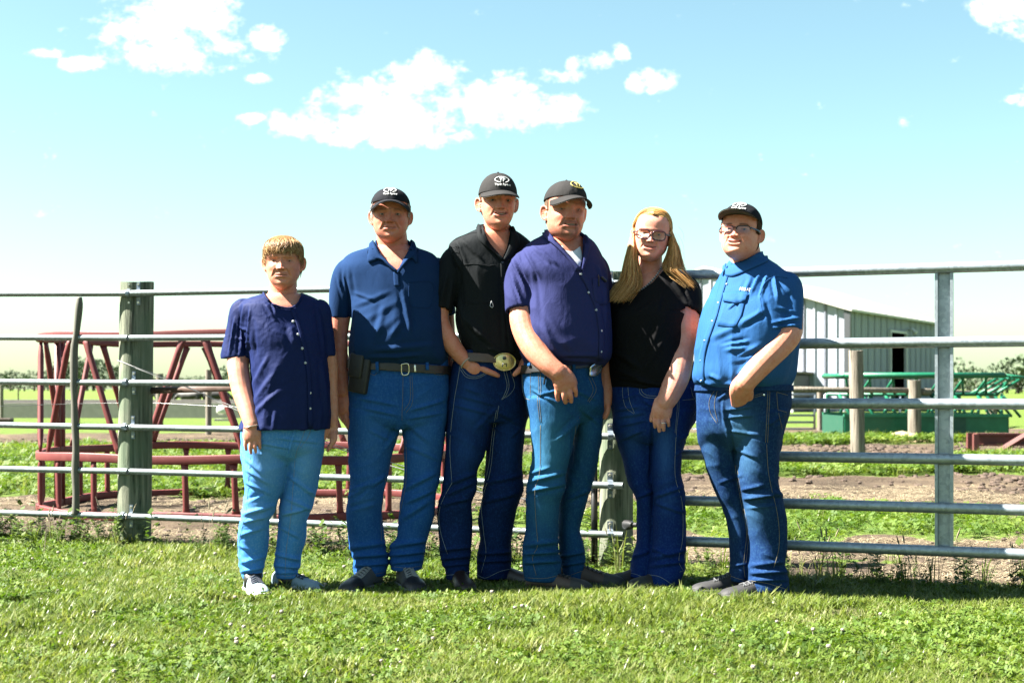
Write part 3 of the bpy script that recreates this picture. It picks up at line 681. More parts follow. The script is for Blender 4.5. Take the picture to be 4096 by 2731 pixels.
for a in (3.0, 6.6, 9.5, 12.5):
    mb = MB(); mb.box(bp(a, 5.0, 1.95), (0.09, 0.09, 1.95), math.atan2(bd[1], bd[0])); obj('inner_post', mb.mesh(), M_brown, barn, smooth=False)
mb = MB(); mb.tube([bp(8.45, -0.1, 3.5), bp(8.45, -0.3, 3.55), bp(8.45, -0.45, 3.35)], [0.05, 0.06, 0.14], 10, True); obj('lamp', mb.mesh(), M_tin, barn)
# lean-to chute with white frame against the gable
lt = empty('calf_shed', tuple(bp(-1.2, 2.6, 0)), 'small shed with white frame and dark front against the barn gable', 'shed')
mb = MB(); mb.box(bp(-1.1, 4.4, 0.72), (1.0, 2.9, 0.72), math.atan2(bd[1], bd[0])); obj('body', mb.mesh(), plain('shed_dark', (0.12, 0.12, 0.135), 0.7), lt, smooth=False)
for (l, z, hx, hz_) in ((4.4, 1.38, 2.95, 0.10), (1.55, 0.7, 0.1, 0.7), (7.25, 0.7, 0.1, 0.7)):
    mb = MB(); mb.box(bp(-2.14, l, z), (0.05, hx, hz_), math.atan2(bd[1], bd[0])); obj('frame', mb.mesh(), M_tin, lt, smooth=False)
for k in range(12):
    mb = MB(); mb.box(bp(-2.13, 1.9+k*0.46, 0.64), (0.02, 0.06, 0.62), math.atan2(bd[1], bd[0])); obj('slat', mb.mesh(), M_siding, lt, smooth=False)
mb = MB(); mb.box(bp(-1.1, 4.4, 1.53), (1.15, 3.05, 0.04), math.atan2(bd[1], bd[0])); obj('roof', mb.mesh(), M_grey, lt, smooth=False)

# ================================================================ right: posts, green feeder wagon, gates, steel stand
wood_post(3395, 3452, 1402, 1868, 16.4, M_grey, 'pale weathered wooden post right behind the gate, near the big man', 20, lean=10)
wood_post(3632, 3684, 1520, 1765, 24.6, M_grey, 'weathered brown post in front of the green feeder', 18)
wood_post(3945, 3990, 1540, 1700, 34, M_grey, 'squat pale post right of the gate upright, behind the green feeder', 14)
wood_post(3268, 3292, 1560, 1730, 31, M_grey, 'thin tan post at the middle of the far silver panels', 12)
V, F = tube([P(2700, 1556, 24.9), P(3200, 1557, 24.9), P(3655, 1562, 24.6)], 0.048, 12, True); tag(obj('wooden_rail', new_mesh(V, F), M_grey), 'long round wooden rail behind the gate fixed to the brown post', 'rail')
V, F = tube([P(3690, 1566, 24.6), P(3800, 1570, 29), P(3960, 1575, 34)], 0.06, 12, True); tag(obj('wooden_rail', new_mesh(V, F), M_grey), 'short round wooden rail ending at the squat pale post', 'rail')
def far_gate(px0, px1, y0, y1, D, label, nr=6):
    q = P((px0+px1)/2, 1700, D); rt = empty('stock_panel', (q[0], q[1], 0), label, 'gate', 'far silver stock panels')
    for k in range(nr):
        y = y0+(y1-y0)*k/(nr-1); V, F = tube([P(px0, y, D), P(px1, y, D)], 0.024, 8, True); obj('rail', new_mesh(V, F), M_gate, rt)
    for x in (px0, px1): V, F = tube([P(x, y0, D), P(x, y1, D)], 0.026, 8, True); obj('upright', new_mesh(V, F), M_gate, rt)
far_gate(2740, 3258, 1578, 1716, 31.5, 'far silver stock panel left of the thin tan post')
far_gate(3300, 3600, 1578, 1712, 32.0, 'far silver stock panel right of the thin tan post')
far_gate(3690, 4250, 1600, 1650, 60.0, 'pale low far rails in the field right of the barn', 4)

M_green = painted('feeder_green', (0.008, 0.15, 0.075), (0.05, 0.06, 0.04), (0.03, 0.24, 0.13), 0.4); M_green2 = painted('feeder_green_dark', (0.010, 0.085, 0.05), (0.06, 0.06, 0.045), (0.06, 0.13, 0.09), 0.5)
wg = empty('feeder_wagon', tuple(P(3700, 1750, 25)*np.array([1, 1, 0])), 'green steel hay feeder trough with slanted bars in front of the barn', 'feeder')
D0, D1 = 25.2, 26.9
def gbar(a, b_, r=0.028): V, F = tube([a, b_], r, 8, True); obj('bar', new_mesh(V, F), M_green, wg)
x0, x1 = P(3378, HOR, D0)[0], P(4030, HOR, D0)[0]
for (ya, yb, zt) in ((D0, D0+0.05, 0.40), (D1, D1+0.05, 0.40)):
    mb = MB(); mb.box(((x0+x1)/2, ya, 0.215), ((x1-x0)/2, 0.025, 0.205)); obj('trough_side', mb.mesh(), M_green, wg, smooth=False)
    mb = MB(); mb.box(((x0+x1)/2, ya-0.02, 0.43), ((x1-x0)/2+0.02, 0.05, 0.028)); obj('trough_lip', mb.mesh(), M_green, wg, smooth=False)
for x in (x0, x1):
    mb = MB(); mb.box((x, (D0+D1)/2, 0.215), (0.025, (D1-D0)/2, 0.205)); obj('trough_end', mb.mesh(), M_green2, wg, smooth=False)
mb = MB(); mb.box((x0+1.9, D0-0.03, 0.21), (0.24, 0.012, 0.19)); obj('patch_plate', mb.mesh(), M_green2, wg, smooth=False)
for k in range(14):
    t = (k+0.5)/14; x = x0+(x1-x0)*t
    gbar((x, D0, 0.42), (x+0.12*(1 if k % 2 else -1), D0+0.35, 0.80)); gbar((x, D1, 0.42), (x+0.10*(1 if k % 2 else -1), D1-0.3, 0.80))
    gbar((x+0.05, D0+0.35, 0.80), (x+0.05+0.13*(1 if k % 2 else -1), D0, 1.13), 0.024)
for (y, z, r) in ((D0+0.35, 0.80, 0.03), (D1-0.3, 0.80, 0.03), (D0, 1.14, 0.05), (D1, 1.14, 0.05)): gbar((x0, y, z), (x1-0.05, y, z), r)
for x in (x0, x1-0.05): gbar((x, D0, 1.14), (x, D1, 1.14), 0.04)
for k in range(4):
    y = D0+0.1+k*0.45; gbar((x1-0.2, y, 0.80), (x1+0.35, y+0.1, 1.10), 0.026); gbar((x1-0.05, y, 0.78), (x1+0.3, y+0.1, 0.40), 0.026)
gbar((x1-0.05, D0, 1.14), (x1+0.40, D0+0.1, 1.09), 0.03); gbar((x1+0.4, D0+0.1, 1.09), (x1+0.4, D1, 1.09), 0.03)
# faded red lettering plate on the trough
def text_mesh(body, size, depth=0.0, shear=0.0, bold=0.0):
    cu = bpy.data.curves.new('txt', 'FONT'); cu.body = body; cu.size = size; cu.align_x = 'CENTER'; cu.align_y = 'CENTER'; cu.shear = shear; cu.offset = bold; cu.extrude = depth; cu.resolution_u = 4
    o = bpy.data.objects.new('txt', cu); C.objects.link(o); me = evalmesh(o); bpy.data.objects.remove(o); return me
tr = empty('steel_stand', tuple(P(3990, 1815, 19)*np.array([1, 1, 0])), 'dark red steel beam stand at the right picture edge', 'stand')
Dt = 19.4
def tb(px, py, w, h, dep, name): q = P(px, py, Dt); mb = MB(); mb.box(q, (w, dep, h)); obj(name, mod_mesh(mb.mesh(), ('BEVEL', dict(width=0.006, segments=1))), M_brown2, tr, smooth=False)
M_brown2 = painted('stand_red', (0.13, 0.038, 0.032), (0.10, 0.055, 0.04), (0.20, 0.075, 0.06), 0.55)
x2, x3 = P(3900, HOR, Dt)[0], P(4500, HOR, Dt)[0]; zt = P(0, 1735, Dt)[2]
for (z, h, d) in ((zt, 0.012, 0.09), (zt-0.15, 0.012, 0.09), (zt-0.075, 0.07, 0.012)):
    mb = MB(); mb.box(((x2+x3)/2, Dt, z), ((x3-x2)/2, d, h)); obj('beam_flange' if h < 0.05 else 'beam_web', mb.mesh(), M_brown2, tr, smooth=False)
for (px, yy) in ((3892, Dt-0.11), (3925, Dt+0.5), (4380, Dt-0.11)):
    q = P(px, HOR, Dt); mb = MB(); mb.box((q[0], yy, zt/2), (0.035, 0.035, zt/2)); obj('leg', mb.mesh(), M_brown2, tr, smooth=False)
V, F = tube([P(3930, 1845, Dt-0.15), P(4120, 1730, Dt-0.15)], 0.045, 4, True); obj('diagonal_brace', new_mesh(V, F), M_brown2, tr, smooth=False)
# straw heap by the green feeder
a_ = np.linspace(0, 2*np.pi, 40, endpoint=False); rings = []
for t in np.linspace(0, 1, 12):
    q = P(3590, HOR, 24.6); rr = (1-t)**0.7; rings.append(np.stack([q[0]+0.55*rr*np.cos(a_)*(1+0.15*np.sin(3*a_)), q[1]-0.35+0.35*rr*np.sin(a_), np.full(40, -0.01+0.17*t)+0.015*rng.normal(size=40)], 1))
V, F = loft(rings); tag(obj('straw_heap', new_mesh(V, F), plain('straw', (0.46, 0.36, 0.20), 0.9, 0.4, 40, bmp=0.8, bscale=90)), 'small heap of pale straw at the foot of the green feeder', 'straw', kind='stuff')
# ================================================================ people
class Head:
    """head in its own units: x to the viewer's right, f forward, z 0 (chin) .. 1 (crown)"""
    Z = [-0.03, 0.02, 0.08, 0.15, 0.25, 0.35, 0.45, 0.55, 0.65, 0.75, 0.85, 0.93, 0.98, 1.0]
    Wd = [0.05, 0.135, 0.195, 0.240, 0.280, 0.308, 0.325, 0.335, 0.338, 0.330, 0.295, 0.222, 0.125, 0.02]
    Fr = [0.22, 0.335, 0.385, 0.392, 0.388, 0.386, 0.386, 0.392, 0.404, 0.392, 0.345, 0.255, 0.145, 0.02]
    Bk = [0.03, 0.08, 0.14, 0.21, 0.30, 0.38, 0.44, 0.48, 0.49, 0.475, 0.42, 0.32, 0.18, 0.02]
    def __init__(s, px, ychin, ycrown, D, hh=None, yaw=0, pitch=0, roll=0, wide=1.0, jaw=1.0, ap=0.012, smile=0.0, mouth=0.0, nose=1.0, fold=1.0, lips=1.0, chubby=0.0):
        s.D = D; s.hh = hh or (ychin-ycrown)*D/FPX
        s.c = P(px, (ychin+ycrown)/2, D); s.wide = wide; s.jaw = jaw; s.ap = ap; s.smile = smile; s.mouth = mouth; s.nose = nose; s.fold = fold; s.lips = lips; s.chubby = chubby
        M = Matrix.Rotation(R(yaw), 3, 'Z') @ Matrix.Rotation(R(pitch), 3, 'X') @ Matrix.Rotation(R(roll), 3, 'Y')
        s.M = np.array(M)
    def w(s, x, f, z):
        L = np.stack([np.asarray(x, float)+0*np.asarray(z), -(np.asarray(f, float)-0.02)+0*np.asarray(z), np.asarray(z, float)-0.5+0*np.asarray(x)], -1)*s.hh
        return s.c+L @ s.M.T
    def loc(s, Wp):
        L = (Wp-s.c) @ s.M/s.hh; return L[:, 0], -L[:, 1]+0.02, L[:, 2]+0.5
    def wid(s, z):
        k = s.wide*(1+(s.jaw-1)*(1-sstep(0.15, 0.5, z)))
        return spl(z, s.Z, s.Wd)*k
    def front(s, z): return spl(z, s.Z, s.Fr)
    def back(s, z): return spl(z, s.Z, s.Bk)
    def ring(s, z, t, n=2.3):
        c, q = np.cos(t), np.sin(t)
        x = s.wid(z)*np.sign(c)*np.abs(c)**(2/n); f = np.where(q > 0, s.front(z), s.back(z))*np.sign(q)*np.abs(q)**(2/n)
        return x, f
    def face(s, x, f, z):
        ax = np.abs(x); fw = sstep(0.03, 0.16, f); G = lambda a, b: np.exp(-a*a-b*b)
        d = 0*x
        d += -0.052*G((ax-0.150)/0.080, (z-0.515)/0.050)
        d += 0.020*G((ax-0.13)/0.10, (z-0.592)/0.030)+0.012*G(ax/0.06, (z-0.60)/0.04)
        d += (0.028+0.03*s.chubby)*G((ax-0.185)/0.085, (z-0.385)/0.075)
        d += 0.03*s.chubby*G((ax-0.2)/0.10, (z-0.2)/0.12)
        d += 0.030*G(ax/0.085, (z-0.085)/0.05)-0.014*G(ax/0.09, (z-0.158)/0.020)
        d += 0.020*G(ax/0.13, (z-0.245)/0.075)
        # smile folds
        fx = 0.075+(0.40-z)*0.52; d += s.fold*(-0.016*np.exp(-((ax-fx)/0.016)**2)+0.012*np.exp(-((ax-fx-0.035)/0.03)**2))*sstep(0.19, 0.25, z)*(1-sstep(0.34, 0.39, z))
        # mouth
        zm = 0.238+s.smile*(ax/0.12)**2*0.028; mk = 1-sstep(0.095+s.smile*0.02, 0.135+s.smile*0.02, ax)
        d += s.lips*(0.017*np.exp(-((z-zm-0.022-s.mouth*0.5)/0.017)**2)+0.021*np.exp(-((z-zm+0.028+s.mouth)/0.020)**2))*mk
        op = s.mouth*(1-(ax/(0.10+s.smile*0.02))**2); d += np.where(op > 0, -0.035*np.exp(-((z-zm)/(0.007+np.maximum(op, 0)))**4), -0.014*np.exp(-((z-zm)/0.008)**2)*mk)
        # nose
        t = np.clip((0.57-z)/(0.57-0.365), 0, 1); h = (0.010+0.098*t**1.35)*s.nose*sstep(0.322, 0.362, z)*(1-sstep(0.56, 0.60, z)); sxn = 0.030+0.030*t
        d += h*np.exp(-(x/sxn)**2)
        d += 0.048*s.nose*G((ax-0.062)/0.026, (z-0.358)/0.026)-0.02*G((ax-0.035)/0.014, (z-0.328)/0.012)
        f2 = f+d*fw
        # lids over the eyeball, with the open slit
        xe, ze = s.eye(); fc = s.fc()
        dx, dz = ax-xe, z-ze; rr = dx*dx+dz*dz; lid = fc+np.sqrt(np.maximum(0.060**2-rr, 0))
        inside = (rr < 0.054**2) & (f > 0.1); f2 = np.where(inside, np.maximum(f2, lid), f2)
        a_ = s.ap*(1-(dx/0.053)**2); f2 = np.where(inside & (np.abs(dz+0.002) < a_), fc+0.030, f2)
        # crease above and bag below
        f2 = f2-0.010*np.exp(-((dz-0.040)/0.010)**2-(dx/0.06)**2)*fw+0.006*np.exp(-((dz+0.045)/0.014)**2-(dx/0.055)**2)*fw
        return f2
    def eye(s): return 0.148*(0.5+0.5*s.wide), 0.508
    def fc(s):
        xe, ze = s.eye(); return float(s.front(np.array([ze]))[0])*(1-(xe/float(s.wid(np.array([ze]))[0]))**2.3)**(1/2.3)-0.088
    def mesh(s, mb, ears=True):
        zz = np.concatenate([np.linspace(-0.03, 0.66, 120), np.linspace(0.67, 1.0, 40)]); t = np.linspace(0, 2*np.pi, 190, endpoint=False)
        rings = []
        for z in zz:
            z_ = np.full_like(t, z); x, f = s.ring(z_, t); f = s.face(x, f, z_); rings.append(s.w(x, f, z_))
        mb.add(*loft(rings))
        if ears:
            for sg in (-1, 1):
                w0 = float(s.wid(np.array([0.46]))[0])
                pts = []; rad = []
                for a in np.linspace(R(-100), R(150), 14):
                    # rim of the ear
                    x = sg*(w0+0.014+0.070*max(math.cos((a-0.35)*0.85), 0)**0.8); f = -0.050-0.075*math.cos(a); z = 0.452+0.118*math.sin(a)+0.012
                    pts.append(s.w(x, f, z)); rad.append(0.019*s.hh)
                mb.tube(pts, rad, 10, 'round', ref=tuple(s.M @ np.array([1, 0, 0])))
                for q_ in range(1, len(pts)-1):      # the shell of the ear inside the rim
                    zq = 0.452+0.075*math.sin(np.linspace(R(-100), R(150), 14)[q_])
                    mb.tube([s.w(sg*(w0-0.02), -0.02, zq), pts[q_]], 0.014*s.hh, 8, 'round', ref=tuple(s.M @ np.array([0.9, 0.2, 0.3])))
                mb.tube([s.w(sg*(w0-0.02), -0.03, 0.50), s.w(sg*(w0+0.022), -0.055, 0.46), s.w(sg*(w0+0.012), -0.025, 0.38)], np.array([0.055, 0.045, 0.030])*s.hh, 12, 'round', rb=np.array([0.02, 0.016, 0.02])*s.hh, ref=tuple(s.M @ np.array([1, 0, 0])))
                mb.tube([s.w(sg*(w0+0.006), -0.01, 0.335), s.w(sg*(w0+0.010), -0.012, 0.365)], 0.026*s.hh, 10, 'round', ref=tuple(s.M @ np.array([1, 0, 0])))
    def colour(s, Wp, skin, lip=(0.42, 0.17, 0.14), brow=(0.16, 0.10, 0.06), browk=0.8, red=0.5, beard=None, stub=0.0, hair=None, lash=0.7):
        x, f, z = s.loc(Wp); ax = np.abs(x); G = lambda a, b: np.exp(-a*a-b*b); fr = sstep(0.02, 0.12, f)
        col = np.tile(np.array(skin), (len(Wp), 1)); 
        def lay(k, c): nonlocal col; k = np.clip(k, 0, 1)[:, None]; col = col*(1-k)+np.array(c)*k
        sk = np.array(skin)
        lay(red*0.55*fr*(G((ax-0.19)/0.10, (z-0.36)/0.09)+G(ax/0.07, (z-0.37)/0.06)), sk*np.array([0.95, 0.66, 0.60]))
        lay(red*0.6*sstep(0.30, 0.35, ax)*G(0*ax, (z-0.45)/0.13)*(ax < 0.5)*(f < 0.05), sk*np.array([0.95, 0.62, 0.52]))
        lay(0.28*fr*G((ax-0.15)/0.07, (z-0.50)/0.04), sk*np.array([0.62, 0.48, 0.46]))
        zm = 0.238+s.smile*(ax/0.12)**2*0.028; mk = 1-sstep(0.10+s.smile*0.02, 0.125+s.smile*0.02, ax)
        lay(0.75*fr*mk*np.exp(-((z-zm-0.014-s.mouth*0.4)/0.016)**2), lip); lay(0.75*fr*mk*np.exp(-((z-zm+0.022+s.mouth)/0.020)**2), np.array(lip)*1.15)
        lay(0.9*fr*(1-sstep(0.105+s.smile*0.02, 0.13+s.smile*0.02, ax))*np.exp(-((z-zm)/(0.0065+s.mouth*0.8))**2), (0.09, 0.03, 0.025))
        zb = 0.590+0.022*np.cos((ax-0.15)*11)-0.020; lay(min(browk*1.25, 1.0)*fr*np.exp(-((z-zb-0.005)/0.0165)**2)*sstep(0.055, 0.085, ax)*(1-sstep(0.215, 0.25, ax)), brow)
        xe, ze = s.eye(); lay(lash*fr*np.exp(-((z-ze-s.ap*(1-((ax-xe)/0.06)**2)-0.002)/0.0065)**2)*(np.abs(ax-xe) < 0.06), (0.07, 0.04, 0.03))
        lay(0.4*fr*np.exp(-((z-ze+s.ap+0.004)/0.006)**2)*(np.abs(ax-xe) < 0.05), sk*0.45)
        lay(0.75*fr*G((ax-0.036)/0.016, (z-0.331)/0.009), (0.10, 0.035, 0.03))
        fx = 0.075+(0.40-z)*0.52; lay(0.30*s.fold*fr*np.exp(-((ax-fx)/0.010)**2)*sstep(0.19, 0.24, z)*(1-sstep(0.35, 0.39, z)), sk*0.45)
        if stub: lay(stub*fr*(1-sstep(0.33, 0.40, z+0.25*np.maximum(0.1-ax, 0)))*sstep(-0.02, 0.05, z), sk*np.array([0.55, 0.50, 0.50]))
        if beard is not None:
            n = gnoise(Wp*420)*0.35
            k = np.maximum(fr*sstep(0.06, 0.10, ax)*(1-sstep(0.135, 0.165, ax))*sstep(0.02, 0.06, z)*(1-sstep(0.27, 0.31, z)), fr*(1-sstep(0.13, 0.17, ax))*np.exp(-((z-0.055)/0.055)**2))
            k = np.maximum(k, fr*(1-sstep(0.11, 0.15, ax))*np.exp(-((z-0.292)/0.020)**2)*0.8); k *= 1-0.9*np.exp(-((z-0.235)/0.03)**2)*(ax < 0.09)
            lay(k*(0.62+n), beard)
        if hair is not None:
            n = gnoise(Wp*300)*0.12
            k = sstep(0.02, -0.06, f-0.10*(z-0.6))*sstep(0.34, 0.44, z+0.10*np.maximum(-f, 0)+n); k = np.maximum(k, sstep(0.60, 0.66, z+n-np.where(f > 0.2, 0.16, 0)))
            k *= (ax < float(s.wid(np.array([0.5]))[0])+0.012); lay(k*0.9, hair)
        return col

class Person:
    def __init__(s, loc, label):
        s.root = empty('person', (loc[0], loc[1], 0), label, 'person')
    def part(s, name, me, mat, label=None, parent=None, sharp=None, smooth=True):
        o = obj(name, me, mat, parent or s.root, smooth=smooth, sharp=sharp)
        if label: o['label'] = label
        return o

def folds(me, D, lines, noise=(), seed=0, front=True):
    """real cloth folds: lines (x0,y0,x1,y1,width_px,amp_mm[,bend]) + ridged noise (sx,sy,sz,amp_mm,mask(px,py))"""
    V = co_of(me); Nn = no_of(me)
    px = 2048+V[:, 0]/V[:, 1]*FPX; py = HOR-(V[:, 2]-HC)/V[:, 1]*FPX
    d = np.zeros(len(V)); fr = sstep(0.15, -0.25, Nn[:, 1]) if front else 1.0
    for ln in lines:
        x0, y0, x1, y1, w, a = ln[:6]; w *= 0.75; bend = ln[6] if len(ln) > 6 else 0
        ax, ay = x1-x0, y1-y0; L = math.hypot(ax, ay); t = ((px-x0)*ax+(py-y0)*ay)/L**2; tc = np.clip(t, 0, 1)
        nx_, ny_ = -ay/L, ax/L; off = (px-x0)*nx_+(py-y0)*ny_-bend*4*tc*(1-tc)
        e = np.sqrt(off**2+((t-tc)*L)**2); taper = np.clip(np.minimum(tc+0.08, 1.08-tc)*3.2, 0, 1)
        d += fr*a*0.00125*taper*(np.exp(-(e/w)**2)-0.55*np.exp(-((off-1.7*w)/(0.9*w))**2-((t-tc)*L/w)**2))
    for k, (sx_, sy_, sz_, amp, mask) in enumerate(noise):
        p = np.stack([V[:, 0]*sx_, V[:, 1]*sy_, (V[:, 2]+0.35*V[:, 0]*np.sign(np.sin(seed*2.1+1)))*sz_*0.8], 1)+seed*13.7+k*5.1
        wv = np.stack([gnoise(p*0.6+9), gnoise(p*0.6+31), gnoise(p*0.6+57)], 1)*0.7
        q = gnoise(p+wv); r_ = (1-np.abs(q)*1.8); r_ = np.sign(r_)*np.abs(r_)**1.6-0.45
        mk = 1.0 if mask is None else mask(px, py)
        d += amp*0.0012*r_*mk
    V += Nn*d[:, None]; set_co(me, V); return me
def fade_attr(me, spots):
    V = co_of(me); px = 2048+V[:, 0]/V[:, 1]*FPX; py = HOR-(V[:, 2]-HC)/V[:, 1]*FPX; f = np.zeros(len(V))
    for (x, y, a, b, k) in spots: f = np.maximum(f, k*np.exp(-((px-x)/a)**2-((py-y)/b)**2))
    a = me.attributes.new('fade', 'FLOAT', 'POINT'); a.data.foreach_set('value', f.astype(np.float32))
def prism(poly, D0, D1):
    n = len(poly); V = [P(x, y, D0) for x, y in poly]+[P(x, y, D1) for x, y in poly]
    return V, [(j, (j+1) % n, n+(j+1) % n, n+j) for j in range(n)]+[tuple(range(n-1, -1, -1)), tuple(range(n, 2*n))]
def seam(bvh, pts, r=0.001, k=5, off=0.001, D=6.3):
    A = crom(np.array(pts, float), k); Q = [on(bvh, a[0], a[1], off, D)[0] for a in A]
    # drop jumps off the silhouette
    keep = [Q[0]]
    for q in Q[1:]:
        if np.linalg.norm(q-keep[-1]) < 0.09: keep.append(q)
    if len(keep) < 2: return None
    V, F = tube(np.array(keep), r, 5, True, ref=(0.2, 1, 0.1)); return V, F
def stitch(per, name, bvh, lines, mat, parent, r=0.001, D=6.3):
    r *= 0.75; mb = MB()
    for l in lines:
        q = seam(bvh, l, r, D=D)
        if q: mb.add(*q)
    if mb.n: return per.part(name, mb.mesh(), mat, parent=parent)
def sheet(bvh, rows, off=0.004, thick=0.004, k=6, D=6.3, offs=None):
    """cloth piece lying on what is underneath: rows of photo points, equal count"""
    G = []
    rows = [crom(np.array(r, float), k) for r in rows]
    for i, r in enumerate(rows):
        o_ = off if offs is None else offs[i]
        G.append([on(bvh, a[0], a[1], o_, D)[0] for a in r])
    if len(G) > 1:                      # interpolate between rows
        H = []; 
        for i in range(len(G)-1):
            for j in range(3): H.append([np.array(a)*(1-j/3)+np.array(b)*(j/3) for a, b in zip(G[i], G[i+1])])
        H.append(G[-1]); G = H
    n = len(G[0]); V = [p for r in G for p in r]; F = [(i*n+j, i*n+j+1, (i+1)*n+j+1, (i+1)*n+j) for i in range(len(G)-1) for j in range(n-1)]
    me = new_mesh(V, F); return mod_mesh(me, ('SOLIDIFY', dict(thickness=thick, offset=0)))
def button(per, bvh, px, py, mat, parent, r=0.006, D=6.3, name='button'):
    c, nn = on(bvh, px, py, 0.002, D); V, F = tube([c-nn*0.002, c+nn*0.0015, c+nn*0.0025], [r, r, r*0.75], 10, True, ref=(0.3, 0.2, 0.9))
    per.part(name, new_mesh(V, F), mat, parent=parent, sharp=40)
def band(me, p0, n0, p1, n1, off, thick=0.004):
    """belt: the strip of the garment between two planes, lifted off it"""
    bm = bmesh.new(); bm.from_mesh(me)
    for p, n in ((p0, n0), (p1, n1)):
        bmesh.ops.bisect_plane(bm, geom=bm.verts[:]+bm.edges[:]+bm.faces[:], plane_co=p, plane_no=n, clear_outer=True)
    r = bpy.data.meshes.new('belt'); 
    inner = [f for f in bm.faces if abs(f.normal.z) > 0.75]; bmesh.ops.delete(bm, geom=inner, context='FACES')
    bm.normal_update(); bm.to_mesh(r); bm.free(); V = co_of(r); Nn = no_of(r); Nn[:, 2] *= 0.2; set_co(r, V+Nn*off)
    return mod_mesh(r, ('SMOOTH', dict(factor=0.5, iterations=3)), ('SOLIDIFY', dict(thickness=thick, offset=1)))
def shoe(per, px, D, yaw, L, mat, sole_mat, h=0.085, wdt=0.05, lace=None, boot=False, name='shoe', solez=0.028, tip=None, label=None):
    """shoe standing on the ground: heel under the ankle, toe along yaw (0 = at the camera, + = to the right)"""
    c = P(px, HOR, D); d = np.array([math.sin(R(yaw)), -math.cos(R(yaw)), 0]); sd = np.array([d[1], -d[0], 0]); base = np.array([c[0], c[1], 0])-d*0.065
    u_ = np.array([0, 0.06, 0.18, 0.32, 0.46, 0.6, 0.74, 0.86, 0.95, 1.0])
    ww = np.array([0.55, 0.72, 0.78, 0.74, 0.80, 0.94, 1.0, 0.92, 0.70, 0.38])*wdt
    ht = np.array([h*0.95, h*1.1, h*1.18, h*1.12, h*0.95, h*0.80, h*0.70, h*0.62, h*0.50, h*0.28])
    uu = np.linspace(0, 1, 30); wq = spl(uu, u_, ww); hq = spl(uu, u_, ht); a = np.linspace(0, np.pi, 15)
    def section(i, z0, grow=0.0, flat=False):
        p = base+d*L*uu[i]; q = []
        for t in a:
            x = (wq[i]+grow)*np.sign(math.cos(t))*abs(math.cos(t))**0.75; z = z0+max(hq[i]-z0, 0.012)*math.sin(t)**0.8; q.append(p+sd*x+np.array([0, 0, z]))
        return q
    V = []; F = []; n = 15
    for i in range(30): V += section(i, solez*0.6)
    for i in range(29):
        for j in range(n-1): F.append((i*n+j, i*n+j+1, (i+1)*n+j+1, (i+1)*n+j))
        F.append((i*n, (i+1)*n, (i+1)*n+n-1, i*n+n-1))
    F.append(tuple(range(n))); F.append(tuple(29*n+n-1-j for j in range(n)))
    o = per.part(name, mod_mesh(new_mesh(V, F), ('SUBSURF', dict(levels=1))), mat, label)
    V = []; F = []; n = 4
    for i in range(30):
        p = base+d*(L*1.03*uu[i]-0.004); lift = 0.012*max(0, uu[i]-0.85)/0.15
        for (x, z) in ((wq[i]+0.004, 0.0+lift), (wq[i]+0.0065, solez*0.55+lift*0.6), (wq[i]+0.003, solez), (-(wq[i]+0.003), solez), (-(wq[i]+0.0065), solez*0.55+lift*0.6), (-(wq[i]+0.004), 0.0+lift)): V.append(p+sd*x+np.array([0, 0, z]))
    n = 6
    for i in range(29):
        for j in range(n): F.append((i*n+j, i*n+(j+1) % n, (i+1)*n+(j+1) % n, (i+1)*n+j))
    F.append(tuple(range(n))); F.append(tuple(29*n+n-1-j for j in range(n)))
    per.part('sole', new_mesh(V, F), sole_mat, parent=o)
    if lace is not None:
        mb = MB()
        for k in range(5):
            i = 10+k*2; s_ = section(i, solez*0.6, 0.001); s2 = section(i+1, solez*0.6, 0.001)
            mb.tube([np.array(s_[5])+[0, 0, 0.002], np.array(s_[7])+[0, 0, 0.004], np.array(s2[9])+[0, 0, 0.002]], 0.0028, 6, 'round'); mb.tube([np.array(s2[5])+[0, 0, 0.002], np.array(s_[7])+[0, 0, 0.006], np.array(s_[9])+[0, 0, 0.002]], 0.0028, 6, 'round')
        per.part('laces', mb.mesh(), lace, parent=o)
    if tip is not None:
        V = []; F = []; n = 15
        for i in range(20, 30):
            for p_, q in zip(section(i, solez*0.6), [0]*15): V.append(np.array(p_)+(np.array(p_)-(base+d*L*uu[i]))*0.03+d*0.0015)
        for i in range(9):
            for j in range(n-1): F.append((i*n+j, i*n+j+1, (i+1)*n+j+1, (i+1)*n+j))
        per.part('toe_cap', new_mesh(V, F), tip, parent=o)
    return o

